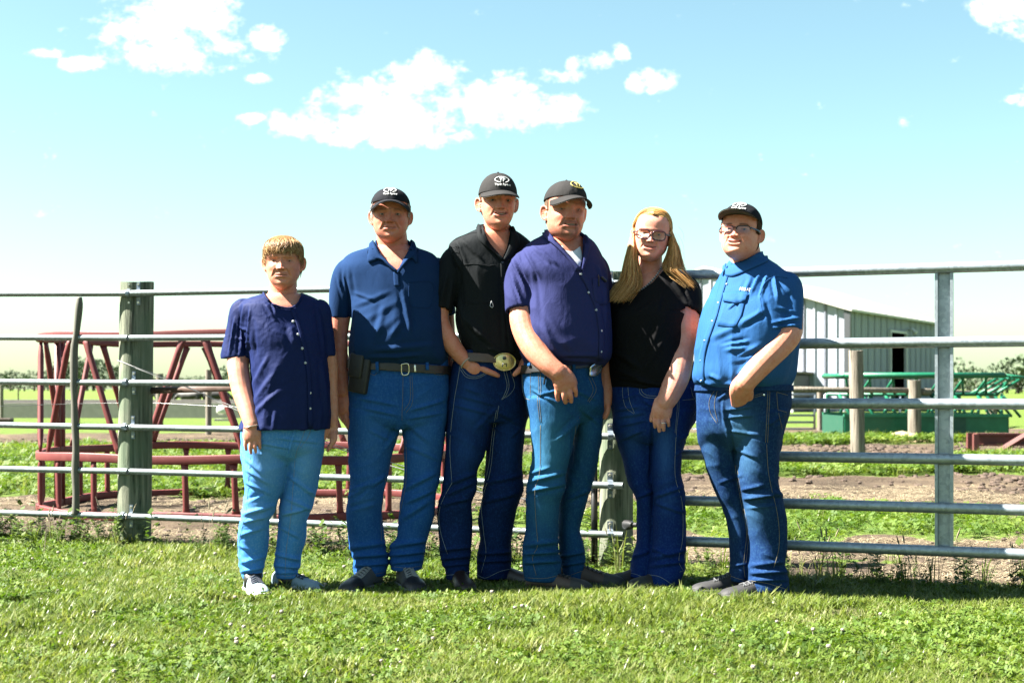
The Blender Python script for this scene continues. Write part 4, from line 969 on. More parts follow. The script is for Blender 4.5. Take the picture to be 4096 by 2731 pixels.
# ---- caps, glasses, hair
def cap(per, h, mat, under, emb, yaw=0, z0=0.66, top=1.055, curve=1.0, blen=0.30, tilt=0.0, droop=0.10, emb_x=0.0, text='York Farms', partial=False, scale=1.0):
    a_w = float(h.wid(np.array([0.68]))[0])+0.030; fb, bb = 0.445, 0.525; H = top-z0
    cy, sy = math.cos(R(yaw)), math.sin(R(yaw)); ct, st = math.cos(R(tilt)), math.sin(R(tilt))
    def T(x, f, z):
        x, f, z = np.asarray(x, float), np.asarray(f, float), np.asarray(z, float)
        f1 = f*ct-(z-z0)*st; z1 = z0+f*st+(z-z0)*ct
        return h.w(x*cy+f1*sy, -x*sy+f1*cy, z1)
    def surf(ph, t):      # ph 0 = front, t 0..1 base to button
        k = np.cos(t*np.pi/2)**0.82; z = z0+H*np.sin(t*np.pi/2)**1.12
        seamd = 1-0.012*np.exp(-((((ph/(np.pi/3))+0.5) % 1.0-0.5)/0.04)**2)*np.sin(np.clip(t, 0, 1)*np.pi)**0.5
        f_ = np.where(np.cos(ph) > 0, fb, bb)
        return a_w*np.sin(ph)*k*seamd, f_*np.cos(ph)*k*seamd, z
    n, m_ = 96, 26; rings = []
    for t in np.linspace(0, 0.985, m_):
        ph = np.linspace(0, 2*np.pi, n, endpoint=False); x, f, z = surf(ph, np.full(n, t)); 
        dz = -0.05*(1-t)*(1-np.cos(ph))/2*1.2; w_ = 0.006*gnoise(np.stack([np.sin(ph)*4, np.cos(ph)*4, 0*ph+t*5+h.c[0]*9], 1))*math.sin(t*np.pi)
        rings.append(T(x*(1+w_*2), f*(1+w_*2), z+dz))
    V, F = loft(rings); crown = per.part('cap', new_mesh(V, F), mat)
    mb = MB(); mb.add(*ball(T(0, 0, z0+H+0.002), 0.022*h.hh)); per.part('cap_button', mb.mesh(), mat, parent=crown)
    # brim
    nu, nv = 33, 9; V = []; F = []
    for j in range(nv):
        v_ = j/(nv-1)
        for i in range(nu):
            u_ = -1+2*i/(nu-1); ph = u_*R(74); x0, f0 = a_w*math.sin(ph), fb*math.cos(ph)
            ext = blen*math.sqrt(max(1-(u_*0.98)**2, 0))**0.9; xo = x0*(1+0.06*v_); fo = f0+ext*v_
            z = z0+0.012-curve*0.115*(x0/a_w)**2*(0.55+0.45*v_)-droop*ext*v_+0.025*curve*(1-v_)*0
            V.append(T(xo, fo, z))
    F = [(j*nu+i, j*nu+i+1, (j+1)*nu+i+1, (j+1)*nu+i) for j in range(nv-1) for i in range(nu-1)]
    me = mod_mesh(new_mesh(V, F), ('SOLIDIFY', dict(thickness=0.0035, offset=0)), ('SUBSURF', dict(levels=1)))
    br = per.part('brim', me, mat, parent=crown)
    me2 = mod_mesh(new_mesh([np.array(p) for p in V], F), ('SOLIDIFY', dict(thickness=0.001, offset=0))); v2 = co_of(me2); up = np.array(T(0, 0, 1.0))-np.array(T(0, 0, 0.0)); up /= np.linalg.norm(up)
    ctr = T(0, fb*0.6, z0); set_co(me2, ctr+(v2-ctr)*0.985-up*0.0034); per.part('brim_lining', me2, under, parent=br)
    # embroidery
    def proj(u_, w_):      # u_ across (head units), w_ height above the band
        t = np.clip(np.arcsin(np.clip((w_/H), 0, 1)**(1/1.12))/(np.pi/2), 0, 1); k = np.cos(t*np.pi/2)**0.82
        ph = np.arcsin(np.clip((u_+emb_x)/np.maximum(a_w*k, 1e-3), -0.999, 0.999)); x, f, z = surf(ph, t); return T(x*1.006, f*1.008+0.004, z)
    s_ = scale; zc = 0.215
    th = np.linspace(R(-60), R(255), 40) if not partial else np.linspace(R(60), R(330), 36)
    E = [proj(0.125*s_*math.cos(a), zc+0.055*s_*math.sin(a)) for a in th]
    mb = MB(); mb.tube(E, 0.0017, 6, True, ref=(0, 0.4, 0.9))
    def letters(txt, size, cx, cz, shear=0.25, bold=0.006):
        me = text_mesh(txt, size, 0.0, shear, bold*size); q = co_of(me)
        if len(q) == 0: return
        wv = proj(q[:, 0]+cx, q[:, 1]+cz); mb.add(wv, [tuple(p.vertices) for p in me.polygons])
    letters('Y', 0.135*s_, -0.028*s_, zc+0.006*s_, 0.2, 0.03); letters('F', 0.115*s_, 0.030*s_, zc+0.002*s_, 0.2, 0.03)
    if text: letters(text, 0.062*s_, 0.0, zc-0.092*s_, 0.3, 0.02)
    me = mod_mesh(mb.mesh(), ('SOLIDIFY', dict(thickness=0.0012, offset=0))); per.part('embroidery', me, emb, parent=crown)
    return crown
def eyes(per, h, iris=(0.10, 0.06, 0.035), turn=0.0):
    xe, ze = h.eye(); fc = h.fc()
    for sg in (-1, 1):
        c = h.w(sg*xe, fc, ze); V, F = ball(c, 0.0545*h.hh, 24); me = new_mesh(V, F)
        x, f, z = h.loc(co_of(me)); dx, dz = (x-sg*xe-turn*0.02), z-ze+0.002; rr = np.hypot(dx, dz); col = np.tile((0.36, 0.34, 0.32), (len(V), 1))
        col[(rr < 0.026) & (f > fc)] = iris; col[(rr < 0.011) & (f > fc)] = (0.004, 0.004, 0.004); set_col(me, col); per.part('eye', me, M_eye)
def teeth(per, h):
    V = []; n = 15
    for i in range(n):
        x = -0.10+0.20*i/(n-1); f = float(h.front(np.array([0.24]))[0])*(1-abs(x/float(h.wid(np.array([0.24]))[0]))**2.3)**(1/2.3)
        zz = 0.238+h.smile*(abs(x)/0.12)**2*0.028
        for z in (zz+0.009, zz+0.001-h.mouth*0.3): V.append(h.w(x*0.8, f, z))
    F = [(2*i, 2*i+1, 2*i+3, 2*i+2) for i in range(n-1)]
    per.part('teeth', mod_mesh(new_mesh(V, F), ('SOLIDIFY', dict(thickness=0.003, offset=0))), M_teeth)
def glasses(per, h, mat, full=True, wlen=0.125, hlen=0.072, temple=None, zc=0.50, fo=0.0):
    fr = float(h.front(np.array([0.53]))[0])+0.028+fo; mb = MB(); gl = []
    for sg in (-1, 1):
        cx = sg*(wlen+0.030); pts = []
        for a in np.linspace(0, 2*np.pi, 40, endpoint=False):
            c_, s_ = math.cos(a), math.sin(a); x = cx+wlen*math.copysign(abs(c_)**0.62, c_); z = zc+hlen*math.copysign(abs(s_)**0.62, s_); pts.append(h.w(x, fr-0.25*max(abs(x)-0.05, 0)**1.5, z))
        pts.append(pts[0]); pts = np.array(pts)
        if full: mb.tube(pts, 0.0027, 7, False, ref=(0, 1, 0))
        else: mb.tube(pts[0:21], 0.0022, 7, True, ref=(0, 1, 0))
        c = pts[:-1].mean(0); gl.append((np.vstack([c[None], pts[:-1]]), [(0, i+1, (i+1) % 40+1) for i in range(40)]))
        ex = cx+sg*wlen; w0 = float(h.wid(np.array([0.52]))[0])
        tp = [h.w(ex, fr-0.06, zc+0.045), h.w(sg*(w0+0.030), 0.16, zc+0.035), h.w(sg*(w0+0.032), -0.02, zc+0.02)]
        V, F = tube(crom(np.array(tp), 6), 0.0018, 6, True, rb=0.0035, ref=(0, 0, 1)); tm = (V, F)
        mb2 = MB(); mb2.add(V, F); per._temples = getattr(per, '_temples', []); per._temples.append(mb2)
    mb.tube([h.w(-0.04, fr, zc+0.03), h.w(0, fr+0.012, zc+0.036), h.w(0.04, fr, zc+0.03)], 0.002, 7, True, ref=(0, 1, 0))
    o = per.part('glasses', mb.mesh(), mat)
    for t in per._temples: per.part('temple', t.mesh(), temple or mat, parent=o)
    for V, F in gl: per.part('lens', new_mesh(V, F), M_lens, parent=o)
def strands(per, name, paths, cols, r, mat, parent=None):
    V = []; F = []; Cc = []; n = 0; cc = np.array([[1, 0], [-0.5, 0.87], [-0.5, -0.87]])
    for p, c, rr in zip(paths, cols, r):
        p = np.asarray(p); m_ = len(p); T = np.gradient(p, axis=0); T /= np.linalg.norm(T, axis=1)[:, None]+1e-9
        A_ = np.cross(T, [0.3, 0.9, 0.2]); A_ /= np.linalg.norm(A_, axis=1)[:, None]+1e-9; B_ = np.cross(T, A_)
        w_ = rr*np.clip(1.15-np.linspace(0, 1, m_)**3, 0.15, 1)
        Q = p[:, None]+w_[:, None, None]*(cc[None, :, :1]*A_[:, None]+cc[None, :, 1:]*B_[:, None]); V.append(Q.reshape(-1, 3))
        for i in range(m_-1):
            for j in range(3): F.append((n+i*3+j, n+i*3+(j+1) % 3, n+(i+1)*3+(j+1) % 3, n+(i+1)*3+j))
        n += 3*m_; Cc.append(np.tile(c, (3*m_, 1)))
    me = new_mesh(np.concatenate(V), F); set_col(me, np.concatenate(Cc)*0.62); return per.part(name, me, mat, parent=parent)
def scalp(h, n, seed, zlo=0.5, length=0.2, lift=0.03, palette=None, front_z=0.70, side_z=0.52, back_z=0.22, r=0.0013, seg=6, jitter=0.02, top=0.985):
    """short hair combed down from the crown"""
    r_ = np.random.default_rng(seed); paths = []; cols = []; rad = []
    for _ in range(n):
        ph = r_.uniform(-np.pi, np.pi); zz = top-(top-0.40)*r_.uniform(0, 1)**0.9
        fr = math.cos(ph); lim = side_z+(front_z-side_z)*sstep(0.15, 0.62, np.array([fr]))[0] if fr > 0 else side_z+(back_z-side_z)*sstep(0.1, 0.8, np.array([-fr]))[0]
        lim += r_.normal()*0.045
        if zz < lim+0.03: continue
        ze = max(zz-length*r_.uniform(0.5, 1.3), lim); dph = r_.normal()*0.22; t = np.linspace(0, 1, seg); z = zz+(ze-zz)*t; p2 = ph+dph*t
        x, f = h.ring(z, np.pi/2-p2); e = lift*(0.35+0.9*np.sin(np.minimum(t*1.4, 1)*np.pi/2)*(1-0.45*t**3))+jitter*r_.uniform(-0.3, 1)*(0.3+t)
        rr = np.hypot(x, f)+1e-6; pts = h.w(x*(1+e/rr), f*(1+e/rr), z+e*0.4*(1-t))
        paths.append(pts); c = palette[r_.integers(len(palette))]; cols.append(np.array(c)*r_.uniform(0.7, 1.25)); rad.append(r*r_.uniform(0.7, 1.3))
    return paths, cols, rad
def hair_shell(per, h, off, mask, col, name='hair', mat=None, drop=None):
    """close-cropped hair: the part of the scalp inside mask(x,f,z), raised off it"""
    zz = np.linspace(0.15, 1.0, 70); t = np.linspace(0, 2*np.pi, 110, endpoint=False); V = []; L = []
    for z in zz:
        z_ = np.full_like(t, z); x, f = h.ring(z_, t); rr = np.hypot(x, f)+1e-6
        n_ = gnoise(np.stack([x*30, f*30, z_*14], 1))*0.010; e = off+n_
        V.append(h.w(x*(1+e/rr), f*(1+e/rr), z_+np.where(z > 0.9, e*0.8, 0))); L.append(mask(x, f, z_))
    n = len(t); L = np.concatenate(L); F = []
    for i in range(len(zz)-1):
        for j in range(n):
            q = (i*n+j, i*n+(j+1) % n, (i+1)*n+(j+1) % n, (i+1)*n+j)
            if all(L[k] for k in q): F.append(q)
    V = np.concatenate(V); me = new_mesh(V, F); bm = bmesh.new(); bm.from_mesh(me); bmesh.ops.delete(bm, geom=[v for v in bm.verts if not v.link_faces], context='VERTS'); bm.to_mesh(me); bm.free()
    c = co_of(me); k = (1+0.5*gnoise(c*260)[:, None]); set_col(me, 0.62*np.array(col)*np.clip(k, 0.4, 1.6))
    return per.part(name, me, mat or M_crop)

M_eye = hair_mat('eye_wet').copy(); M_eye.node_tree.nodes['Principled BSDF'].inputs['Roughness'].default_value = 0.08
M_teeth = plain('teeth_white', (0.58, 0.53, 0.45), 0.25, 0.05)
M_lens = bpy.data.materials.new('lens_glass'); M_lens.use_nodes = True; nt = M_lens.node_tree; nt.nodes.clear()
tr_ = N(nt, 'ShaderNodeBsdfTransparent'); gs = N(nt, 'ShaderNodeBsdfGlossy'); gs.inputs['Roughness'].default_value = 0.03; fr_ = N(nt, 'ShaderNodeFresnel'); fr_.inputs[0].default_value = 1.5; mx = N(nt, 'ShaderNodeMixShader'); oo = N(nt, 'ShaderNodeOutputMaterial')
tr_.inputs[0].default_value = (0.97, 0.98, 0.98, 1); nt.links.new(math_n(nt, 'MULTIPLY', fr_.outputs[0], 1.6), mx.inputs[0]); nt.links.new(tr_.outputs[0], mx.inputs[1]); nt.links.new(gs.outputs[0], mx.inputs[2]); nt.links.new(mx.outputs[0], oo.inputs[0])
M_skin = skin_mat('skin'); M_hair = hair_mat('hair'); M_crop = M_hair.copy(); M_crop.name = 'hair_short'; M_crop.node_tree.nodes['Principled BSDF'].inputs['Roughness'].default_value = 0.8; M_crop.node_tree.nodes['Principled BSDF'].inputs['Specular IOR Level'].default_value = 0.03
M_capblk = cloth('cap_charcoal', (0.0185, 0.0178, 0.018), 0.85, 0.3, 600); M_capnavy = cloth('cap_black', (0.009, 0.0095, 0.012), 0.85, 0.25, 600); M_under = cloth('brim_under', (0.07, 0.06, 0.05), 0.9, 0.1)
M_white = cloth('thread_white', (0.45, 0.45, 0.45), 0.7, 0.1); M_gold = cloth('thread_gold', (0.33, 0.28, 0.09), 0.6, 0.1)
M_thread = cloth('thread_tan', (0.13, 0.115, 0.085), 0.8, 0.1); M_threadw = cloth('thread_pale', (0.15, 0.17, 0.19), 0.8, 0.1)
M_brass = plain('brass', (0.55, 0.44, 0.20), 0.3, 0.35, 160, metal=0.9, bmp=0.6, bscale=260); M_silver = plain('silver', (0.62, 0.60, 0.55), 0.25, 0.2, 160, metal=0.9)
M_pearl = plain('button_pearl', (0.62, 0.62, 0.64), 0.3); M_btnblk = plain('button_dark', (0.05, 0.055, 0.065), 0.3)
M_leather = plain('leather_brown', (0.085, 0.050, 0.032), 0.5, 0.3, 60, bmp=0.3); M_leatherd = plain('leather_dark', (0.022, 0.014, 0.011), 0.45, 0.3, 120, bmp=0.7, bscale=160); M_leatherb = plain('leather_black', (0.012, 0.011, 0.011), 0.45, 0.3, 60, bmp=0.2)
M_tanl = plain('leather_tan', (0.10, 0.06, 0.04), 0.55, 0.3, 60, bmp=0.3)

def build_body(per, h, neck, torso_rows, D, chains, skin, kw, shrink=0.021, armskin=None, voxel=0.0034, pwr=2.3, yaw=0.0):
    mb = MB(); h.mesh(mb); mb.add(*px_tube(neck, D, 28, 5, True))
    me = remesh(mb, 0.0023, 2, 0.35); V = co_of(me); col = h.colour(V, skin, **kw)
    mb = MB(); mb.add(*px_loft(torso_rows, D, 44, pwr, 9, shrink, yaw)); nk = [list(q) for q in neck]
    for q in nk: q[3] -= 4
    mb.add(*px_tube(nk, D, 22, 5, True))
    for ch in chains: mb.add(*px_tube(ch[0], D, 16, 5, 'round', ch[1] if len(ch) > 1 else 1.0))
    me2 = remesh(mb, voxel, 3, 0.5); V2 = co_of(me2); c2 = np.tile(np.array(armskin or skin), (len(V2), 1))*(1+0.10*fbm(V2*14, 2)[:, None])
    n = len(V); F = np.concatenate([polys_of(me), polys_of(me2)+n])
    mj = new_mesh(np.concatenate([V, V2]), F); set_col(mj, np.concatenate([col, c2])*np.array([0.80, 0.60, 0.575]))
    per.part('body', mj, M_skin); per.body = mj; per.neck = new_mesh(*px_tube(neck, D, 28, 5, True)); per.core = new_mesh(*px_loft(torso_rows, D, 44, pwr, 9, shrink, yaw)); return mj
def build_shirt(per, rows, sleeves, D, mat, lines=(), noise=(), cuts=None, voxel=0.0054, name='shirt', extra=None, seed=1, pw=2.3, smooth=4, sharp=50, yaw=0.0):
    mb = MB(); mb.add(*px_loft(rows, D, 48, pw, 9, 0.0, yaw))
    for sl_ in sleeves: mb.add(*px_tube(sl_[0], D, 24, 5, True, sl_[1] if len(sl_) > 1 else 1.0))
    if extra: extra(mb)
    me = remesh(mb, voxel, smooth, 0.5); folds(me, D, lines, noise, seed)
    if cuts is not None:
        for c_ in cuts: me = cut(me, c_)
    o = per.part(name, me, mat, sharp=sharp); per.shirt = me; per.shirt_o = o; return o
def build_jeans(per, hips, legs, D, mat, lines=(), noise=(), fade=(), voxel=0.0054, seed=1, name='jeans', yaw=0.0, lyaw=0.0):
    mb = MB(); mb.add(*px_loft(hips, D, 44, 2.3, 9, 0.0, yaw))
    for lg in legs: mb.add(*px_loft(lg, D, 36, 2.2, 9, 0.0, lyaw))
    me = remesh(mb, voxel, 5, 0.5); folds(me, D, lines, noise, seed); fade_attr(me, fade)
    o = per.part(name, me, mat); per.jeans = me; per.jeans_o = o; return o
def mask_y(*pts):
    ys = [p[0] for p in pts]; ks = [p[1] for p in pts]; return lambda px, py: np.interp(py, ys, ks)
def sleeve_cut(c, axis, r, depth=0.05):
    """hollow inside a sleeve end; c = hem centre, axis points out of the sleeve"""
    mb = MB(); a = np.array(axis, float); a /= np.linalg.norm(a); c = np.array(c); mb.tube([c-a*depth, c+a*0.03], [r*0.75, r], 24, True); return mb
# ---------------------------------------------------------------- woman on the far left
def person_w1():
    D = 6.25; per = Person(P(1110, 1555, D), 'short-haired woman in navy button blouse and light blue jeans, far left'); 
    h = Head(1133, 1152, 945, D-0.03, yaw=3, pitch=2, wide=1.02, jaw=1.07, ap=0.010, smile=-0.2, fold=1.2, chubby=0.5, nose=1.0)
    rows = [(1172, 1062, 1206, 0.02, 0.085), (1182, 1034, 1232, 0.02, 0.10), (1200, 990, 1268, 0.02, 0.115), (1228, 966, 1290, 0.01, 0.125), (1290, 972, 1292, 0, 0.14), (1360, 985, 1296, -0.01, 0.155), (1410, 1000, 1303, -0.015, 0.16), (1500, 1004, 1314, -0.02, 0.165), (1563, 1003, 1318, -0.02, 0.17), (1640, 985, 1318, -0.015, 0.175), (1690, 965, 1316, -0.01, 0.175), (1716, 955, 1315, -0.01, 0.178)]
    neck = [(1135, 1080, 0.0, 50), (1134, 1120, 0.005, 53), (1132, 1165, 0.015, 57), (1130, 1205, 0.02, 70), (1130, 1260, 0.02, 78)]
    skin = (0.56, 0.33, 0.235)
    arms = [([(1004, 1245, 0.01, 26), (972, 1310, 0.0, 40), (953, 1440, -0.03, 45), (955, 1490, -0.055, 43), (968, 1565, -0.09, 40), (993, 1650, -0.14, 34), (1008, 1700, -0.165, 30)], 0.95),
            ([(1008, 1690, -0.165, 31), (1008, 1730, -0.170, 36), (1008, 1752, -0.170, 36)], 0.55),
            ([(985, 1745, -0.167, 8.6), (982, 1775, -0.175, 7.4), (985, 1798, -0.167, 6.2)],), ([(1002, 1750, -0.173, 8.6), (1001, 1785, -0.183, 7.4), (1004, 1812, -0.175, 6.2)],),
            ([(1020, 1750, -0.173, 8.6), (1020, 1783, -0.183, 7.4), (1023, 1808, -0.175, 6.2)],), ([(1036, 1742, -0.165, 7.8), (1038, 1770, -0.175, 7.0), (1040, 1792, -0.168, 5.9)],),
            ([(1030, 1715, -0.155, 12), (1042, 1745, -0.140, 10), (1046, 1768, -0.135, 8.5)],),
            ([(1258, 1250, 0.02, 24), (1290, 1330, 0.03, 34), (1312, 1440, 0.04, 38), (1318, 1540, 0.04, 33), (1325, 1630, 0.03, 28), (1328, 1695, 0.02, 25)], 0.95),
            ([(1328, 1690, 0.02, 26), (1325, 1725, 0.015, 28), (1325, 1740, 0.01, 26)], 0.6),
            ([(1338, 1735, 0.0, 11), (1338, 1760, -0.01, 10), (1320, 1783, -0.005, 9), (1312, 1800, -0.005, 8)],), ([(1326, 1738, 0.0, 11), (1328, 1768, -0.012, 9.5), (1316, 1796, -0.01, 8)],), ([(1307, 1705, 0.0, 11), (1300, 1730, -0.01, 9.5), (1298, 1752, -0.01, 8)],)]
    build_body(per, h, neck, rows[:-2], D, arms, skin, dict(lip=(0.40, 0.19, 0.155), browk=0.25, red=0.6), armskin=(0.55, 0.335, 0.245), yaw=22)
    eyes(per, h)
    # hair
    pal = [(0.36, 0.19, 0.075), (0.52, 0.31, 0.13), (0.17, 0.08, 0.03), (0.26, 0.125, 0.045), (0.62, 0.42, 0.20)]
    hs = hair_shell(per, h, 0.020, lambda x, f, z: (z > np.where(f > 0.06, 0.84, np.where(f > -0.12, 0.50, 0.20))), (0.22, 0.125, 0.055))
    strands(per, 'hair_strands', *scalp(h, 5200, 1, length=0.30, lift=0.030, palette=pal, front_z=0.69, side_z=0.50, back_z=0.2, r=0.0009), M_hair, parent=hs)
    # jeans
    hips = [(1660, 985, 1300, 0, 0.15), (1725, 968, 1300, 0, 0.16), (1780, 969, 1292, 0.005, 0.155), (1820, 970, 1288, 0.01, 0.13), (1860, 980, 1276, 0.015, 0.07)]
    vl = [(1760, 972, 1160, -0.03, 0.12), (1872, 972, 1150, -0.03, 0.115), (1961, 979, 1127, -0.03, 0.095), (2000, 976, 1110, -0.032, 0.088), (2044, 969, 1097, -0.035, 0.082), (2081, 962, 1078, -0.03, 0.078), (2149, 953, 1075, -0.01, 0.075), (2210, 954, 1070, 0.005, 0.072), (2253, 957, 1060, 0.005, 0.066), (2285, 963, 1050, 0.0, 0.060), (2313, 975, 1050, 0.0, 0.052)]
    vr = [(1760, 1120, 1292, 0.02, 0.12), (1872, 1142, 1282, 0.03, 0.105), (1961, 1130, 1266, 0.035, 0.09), (2034, 1118, 1248, 0.03, 0.08), (2070, 1114, 1230, 0.035, 0.075), (2149, 1110, 1224, 0.05, 0.07), (2227, 1098, 1206, 0.06, 0.066), (2259, 1093, 1206, 0.06, 0.062), (2285, 1103, 1192, 0.06, 0.055), (2311, 1109, 1190, 0.06, 0.05)]
    M_d = cloth('denim_light', (0.034, 0.140, 0.37), 0.85, 0.2, 700, 0.4, fade=(0.14, 0.29, 0.50))
    L = [(985, 1835, 1060, 1905, 9, 6), (990, 1880, 1075, 1935, 9, 7), (985, 1930, 1080, 1975, 9, 7), (980, 2000, 1060, 1965, 9, -5), (975, 2055, 1085, 2025, 11, 9), (970, 2090, 1080, 2060, 9, 8), (960, 2140, 1060, 2105, 11, 8), (965, 2250, 1055, 2225, 11, 10), (965, 2285, 1050, 2268, 8, 9), (960, 2180, 1030, 2215, 10, 6),
         (1150, 1900, 1265, 1985, 10, 7), (1145, 1990, 1240, 2035, 10, 8), (1120, 2060, 1235, 2030, 10, 9), (1115, 2105, 1200, 2150, 9, 6), (1100, 2215, 1205, 2240, 10, 11), (1098, 2260, 1204, 2270, 8, 10), (1105, 2290, 1190, 2288, 6, 7), (1185, 1700, 1150, 1830, 6, 5), (1100, 1750, 1285, 1770, 7, 4), (1000, 1765, 1170, 1795, 7, 4)]
    build_jeans(per, hips, [vl, vr], D, M_d, L, [(5, 5, 13, 5, mask_y((1700, 0.4), (1900, 0.7), (2050, 1.0), (2130, 0.2), (2200, 0.4), (2260, 1.1), (2310, 0.5)))], [(1060, 1860, 60, 110, 0.5), (1230, 1850, 50, 110, 0.4), (1030, 2060, 50, 60, 0.45), (1170, 2050, 45, 60, 0.4)], seed=1, yaw=22)
    jb = bvh_of(per.jeans)
    stitch(per, 'stitching', jb, [[(1222, 1712), (1205, 1760), (1188, 1800), (1182, 1830)], [(1245, 1712), (1228, 1755), (1200, 1790)], [(1180, 1840), (1172, 1950), (1162, 2080), (1145, 2200), (1140, 2310)], [(1000, 1830), (985, 2030), (958, 2160), (960, 2280)], [(978, 2300), (1012, 2306), (1048, 2300)], [(1110, 2300), (1150, 2304), (1188, 2296)]], M_threadw, per.jeans_o)
    # blouse with flared sleeves
    def fl(mb):
        pass
    slv = [([(1000, 1215, 0.0, 26), (968, 1240, 0.0, 46), (960, 1300, 0.0, 52), (954, 1360, 0.0, 60), (950, 1412, 0.0, 68), (951, 1432, 0.0, 70)], 1.0),
           ([(1262, 1215, 0.02, 26), (1284, 1240, 0.02, 38), (1292, 1300, 0.03, 40), (1297, 1360, 0.03, 42), (1299, 1412, 0.03, 45), (1299, 1425, 0.03, 46)], 1.0)]
    L = [(1060, 1215, 1100, 1275, 9, 6), (1090, 1210, 1105, 1260, 7, 5), (975, 1220, 960, 1420, 8, 9), (1000, 1230, 990, 1430, 7, 8), (940, 1270, 915, 1420, 7, 6), (950, 1300, 1000, 1330, 6, 4), (940, 1350, 1000, 1370, 6, 4), (1015, 1290, 1025, 1440, 10, -4), (1070, 1430, 1010, 1540, 14, 6), (1090, 1500, 1020, 1600, 14, 5), (1120, 1560, 1010, 1660, 14, 6), (1290, 1440, 1310, 1680, 12, 5), (1160, 1300, 1180, 1380, 16, 5), (1240, 1650, 1245, 1715, 9, 5), (1100, 1640, 1095, 1717, 12, 5), (1270, 1230, 1300, 1420, 8, 6)]
    cutb = MB(); cutb.add(*prism([(1050, 1160), (1062, 1190), (1085, 1214), (1120, 1228), (1160, 1232), (1188, 1216), (1204, 1186), (1206, 1150), (1130, 1120)], D-0.22, D+0.03))
    c1 = sleeve_cut(P(951, 1432, D), P(951, 1432, D)-P(955, 1380, D), 0.052, 0.03); c2 = sleeve_cut(P(1299, 1425, D+0.03), P(1299, 1425, D+0.03)-P(1298, 1380, D+0.03), 0.038, 0.03)
    M_s = cloth('blouse_navy', (0.0042, 0.0095, 0.050), 0.7, 0.25, 400, 0.4, spec=0.35)
    build_shirt(per, rows, slv, D, M_s, L, [(7, 7, 3.2, 4.5, mask_y((1180, 0.5), (1300, 0.8), (1700, 1.2))), (26, 26, 40, 1.1, None)], [cutb, c1, c2], name='blouse', seed=2, yaw=22)
    sb = bvh_of(per.shirt); per_o = per.shirt_o
    me = sheet(sb, [[(1160, 1236), (1185, 1300), (1205, 1370), (1222, 1450), (1230, 1560), (1232, 1712)], [(1176, 1234), (1200, 1298), (1220, 1370), (1238, 1450), (1246, 1560), (1249, 1712)]], 0.003, 0.003); per.part('placket', me, M_s, parent=per_o)
    for (x, y) in ((1172, 1286), (1191, 1338), (1209, 1393), (1222, 1451), (1235, 1507), (1240, 1571), (1240, 1633)): button(per, sb, x, y, M_pearl, per_o, 0.0062)
    ab = bvh_of(per.body, per.shirt)
    mb = MB()
    A = np.array([on(ab, x, y, 0.005)[0] for x, y in crom(np.array([(1050, 1160), (1062, 1190), (1085, 1214), (1120, 1229), (1160, 1234), (1188, 1218), (1205, 1186)], float), 4)])
    mb.tube(A, 0.0042, 8, True); per.part('neck_band', mb.mesh(), M_s, parent=per_o)
    # bracelet, ring
    for (x, y, r, D_) in ((1008, 1703, 0.036, -0.165), ):
        a = np.linspace(0, 2*np.pi, 40); c = P(x, y, D+D_); V, F = tube([c+np.array([r*math.cos(t), r*0.95*math.sin(t), 0.006*math.cos(t)]) for t in a], 0.0016, 6, False); per.part('bracelet', new_mesh(V, F), M_silver)
    M_sh = plain('sneaker_grey', (0.30, 0.40, 0.47), 0.7, 0.2, 120, bmp=0.4); M_so = plain('sole_white', (0.66, 0.67, 0.68), 0.6)
    shoe(per, 1012, 6.22, 22, 0.255, M_sh, M_so, 0.085, 0.047, plain('lace_navy', (0.05, 0.06, 0.09), 0.8), solez=0.032, name='sneaker')
    shoe(per, 1146, 6.33, 66, 0.25, M_sh, M_so, 0.085, 0.047, plain('lace_navy', (0.05, 0.06, 0.09), 0.8), solez=0.032, name='sneaker')
    for (x, d_) in ((1012, 6.22), (1148, 6.31)):
        mb = MB(); mb.tube([P(x, 2290, d_), P(x, 2345, d_)], 0.040, 14, True); per.part('sock', mb.mesh(), M_leatherb)
person_w1()
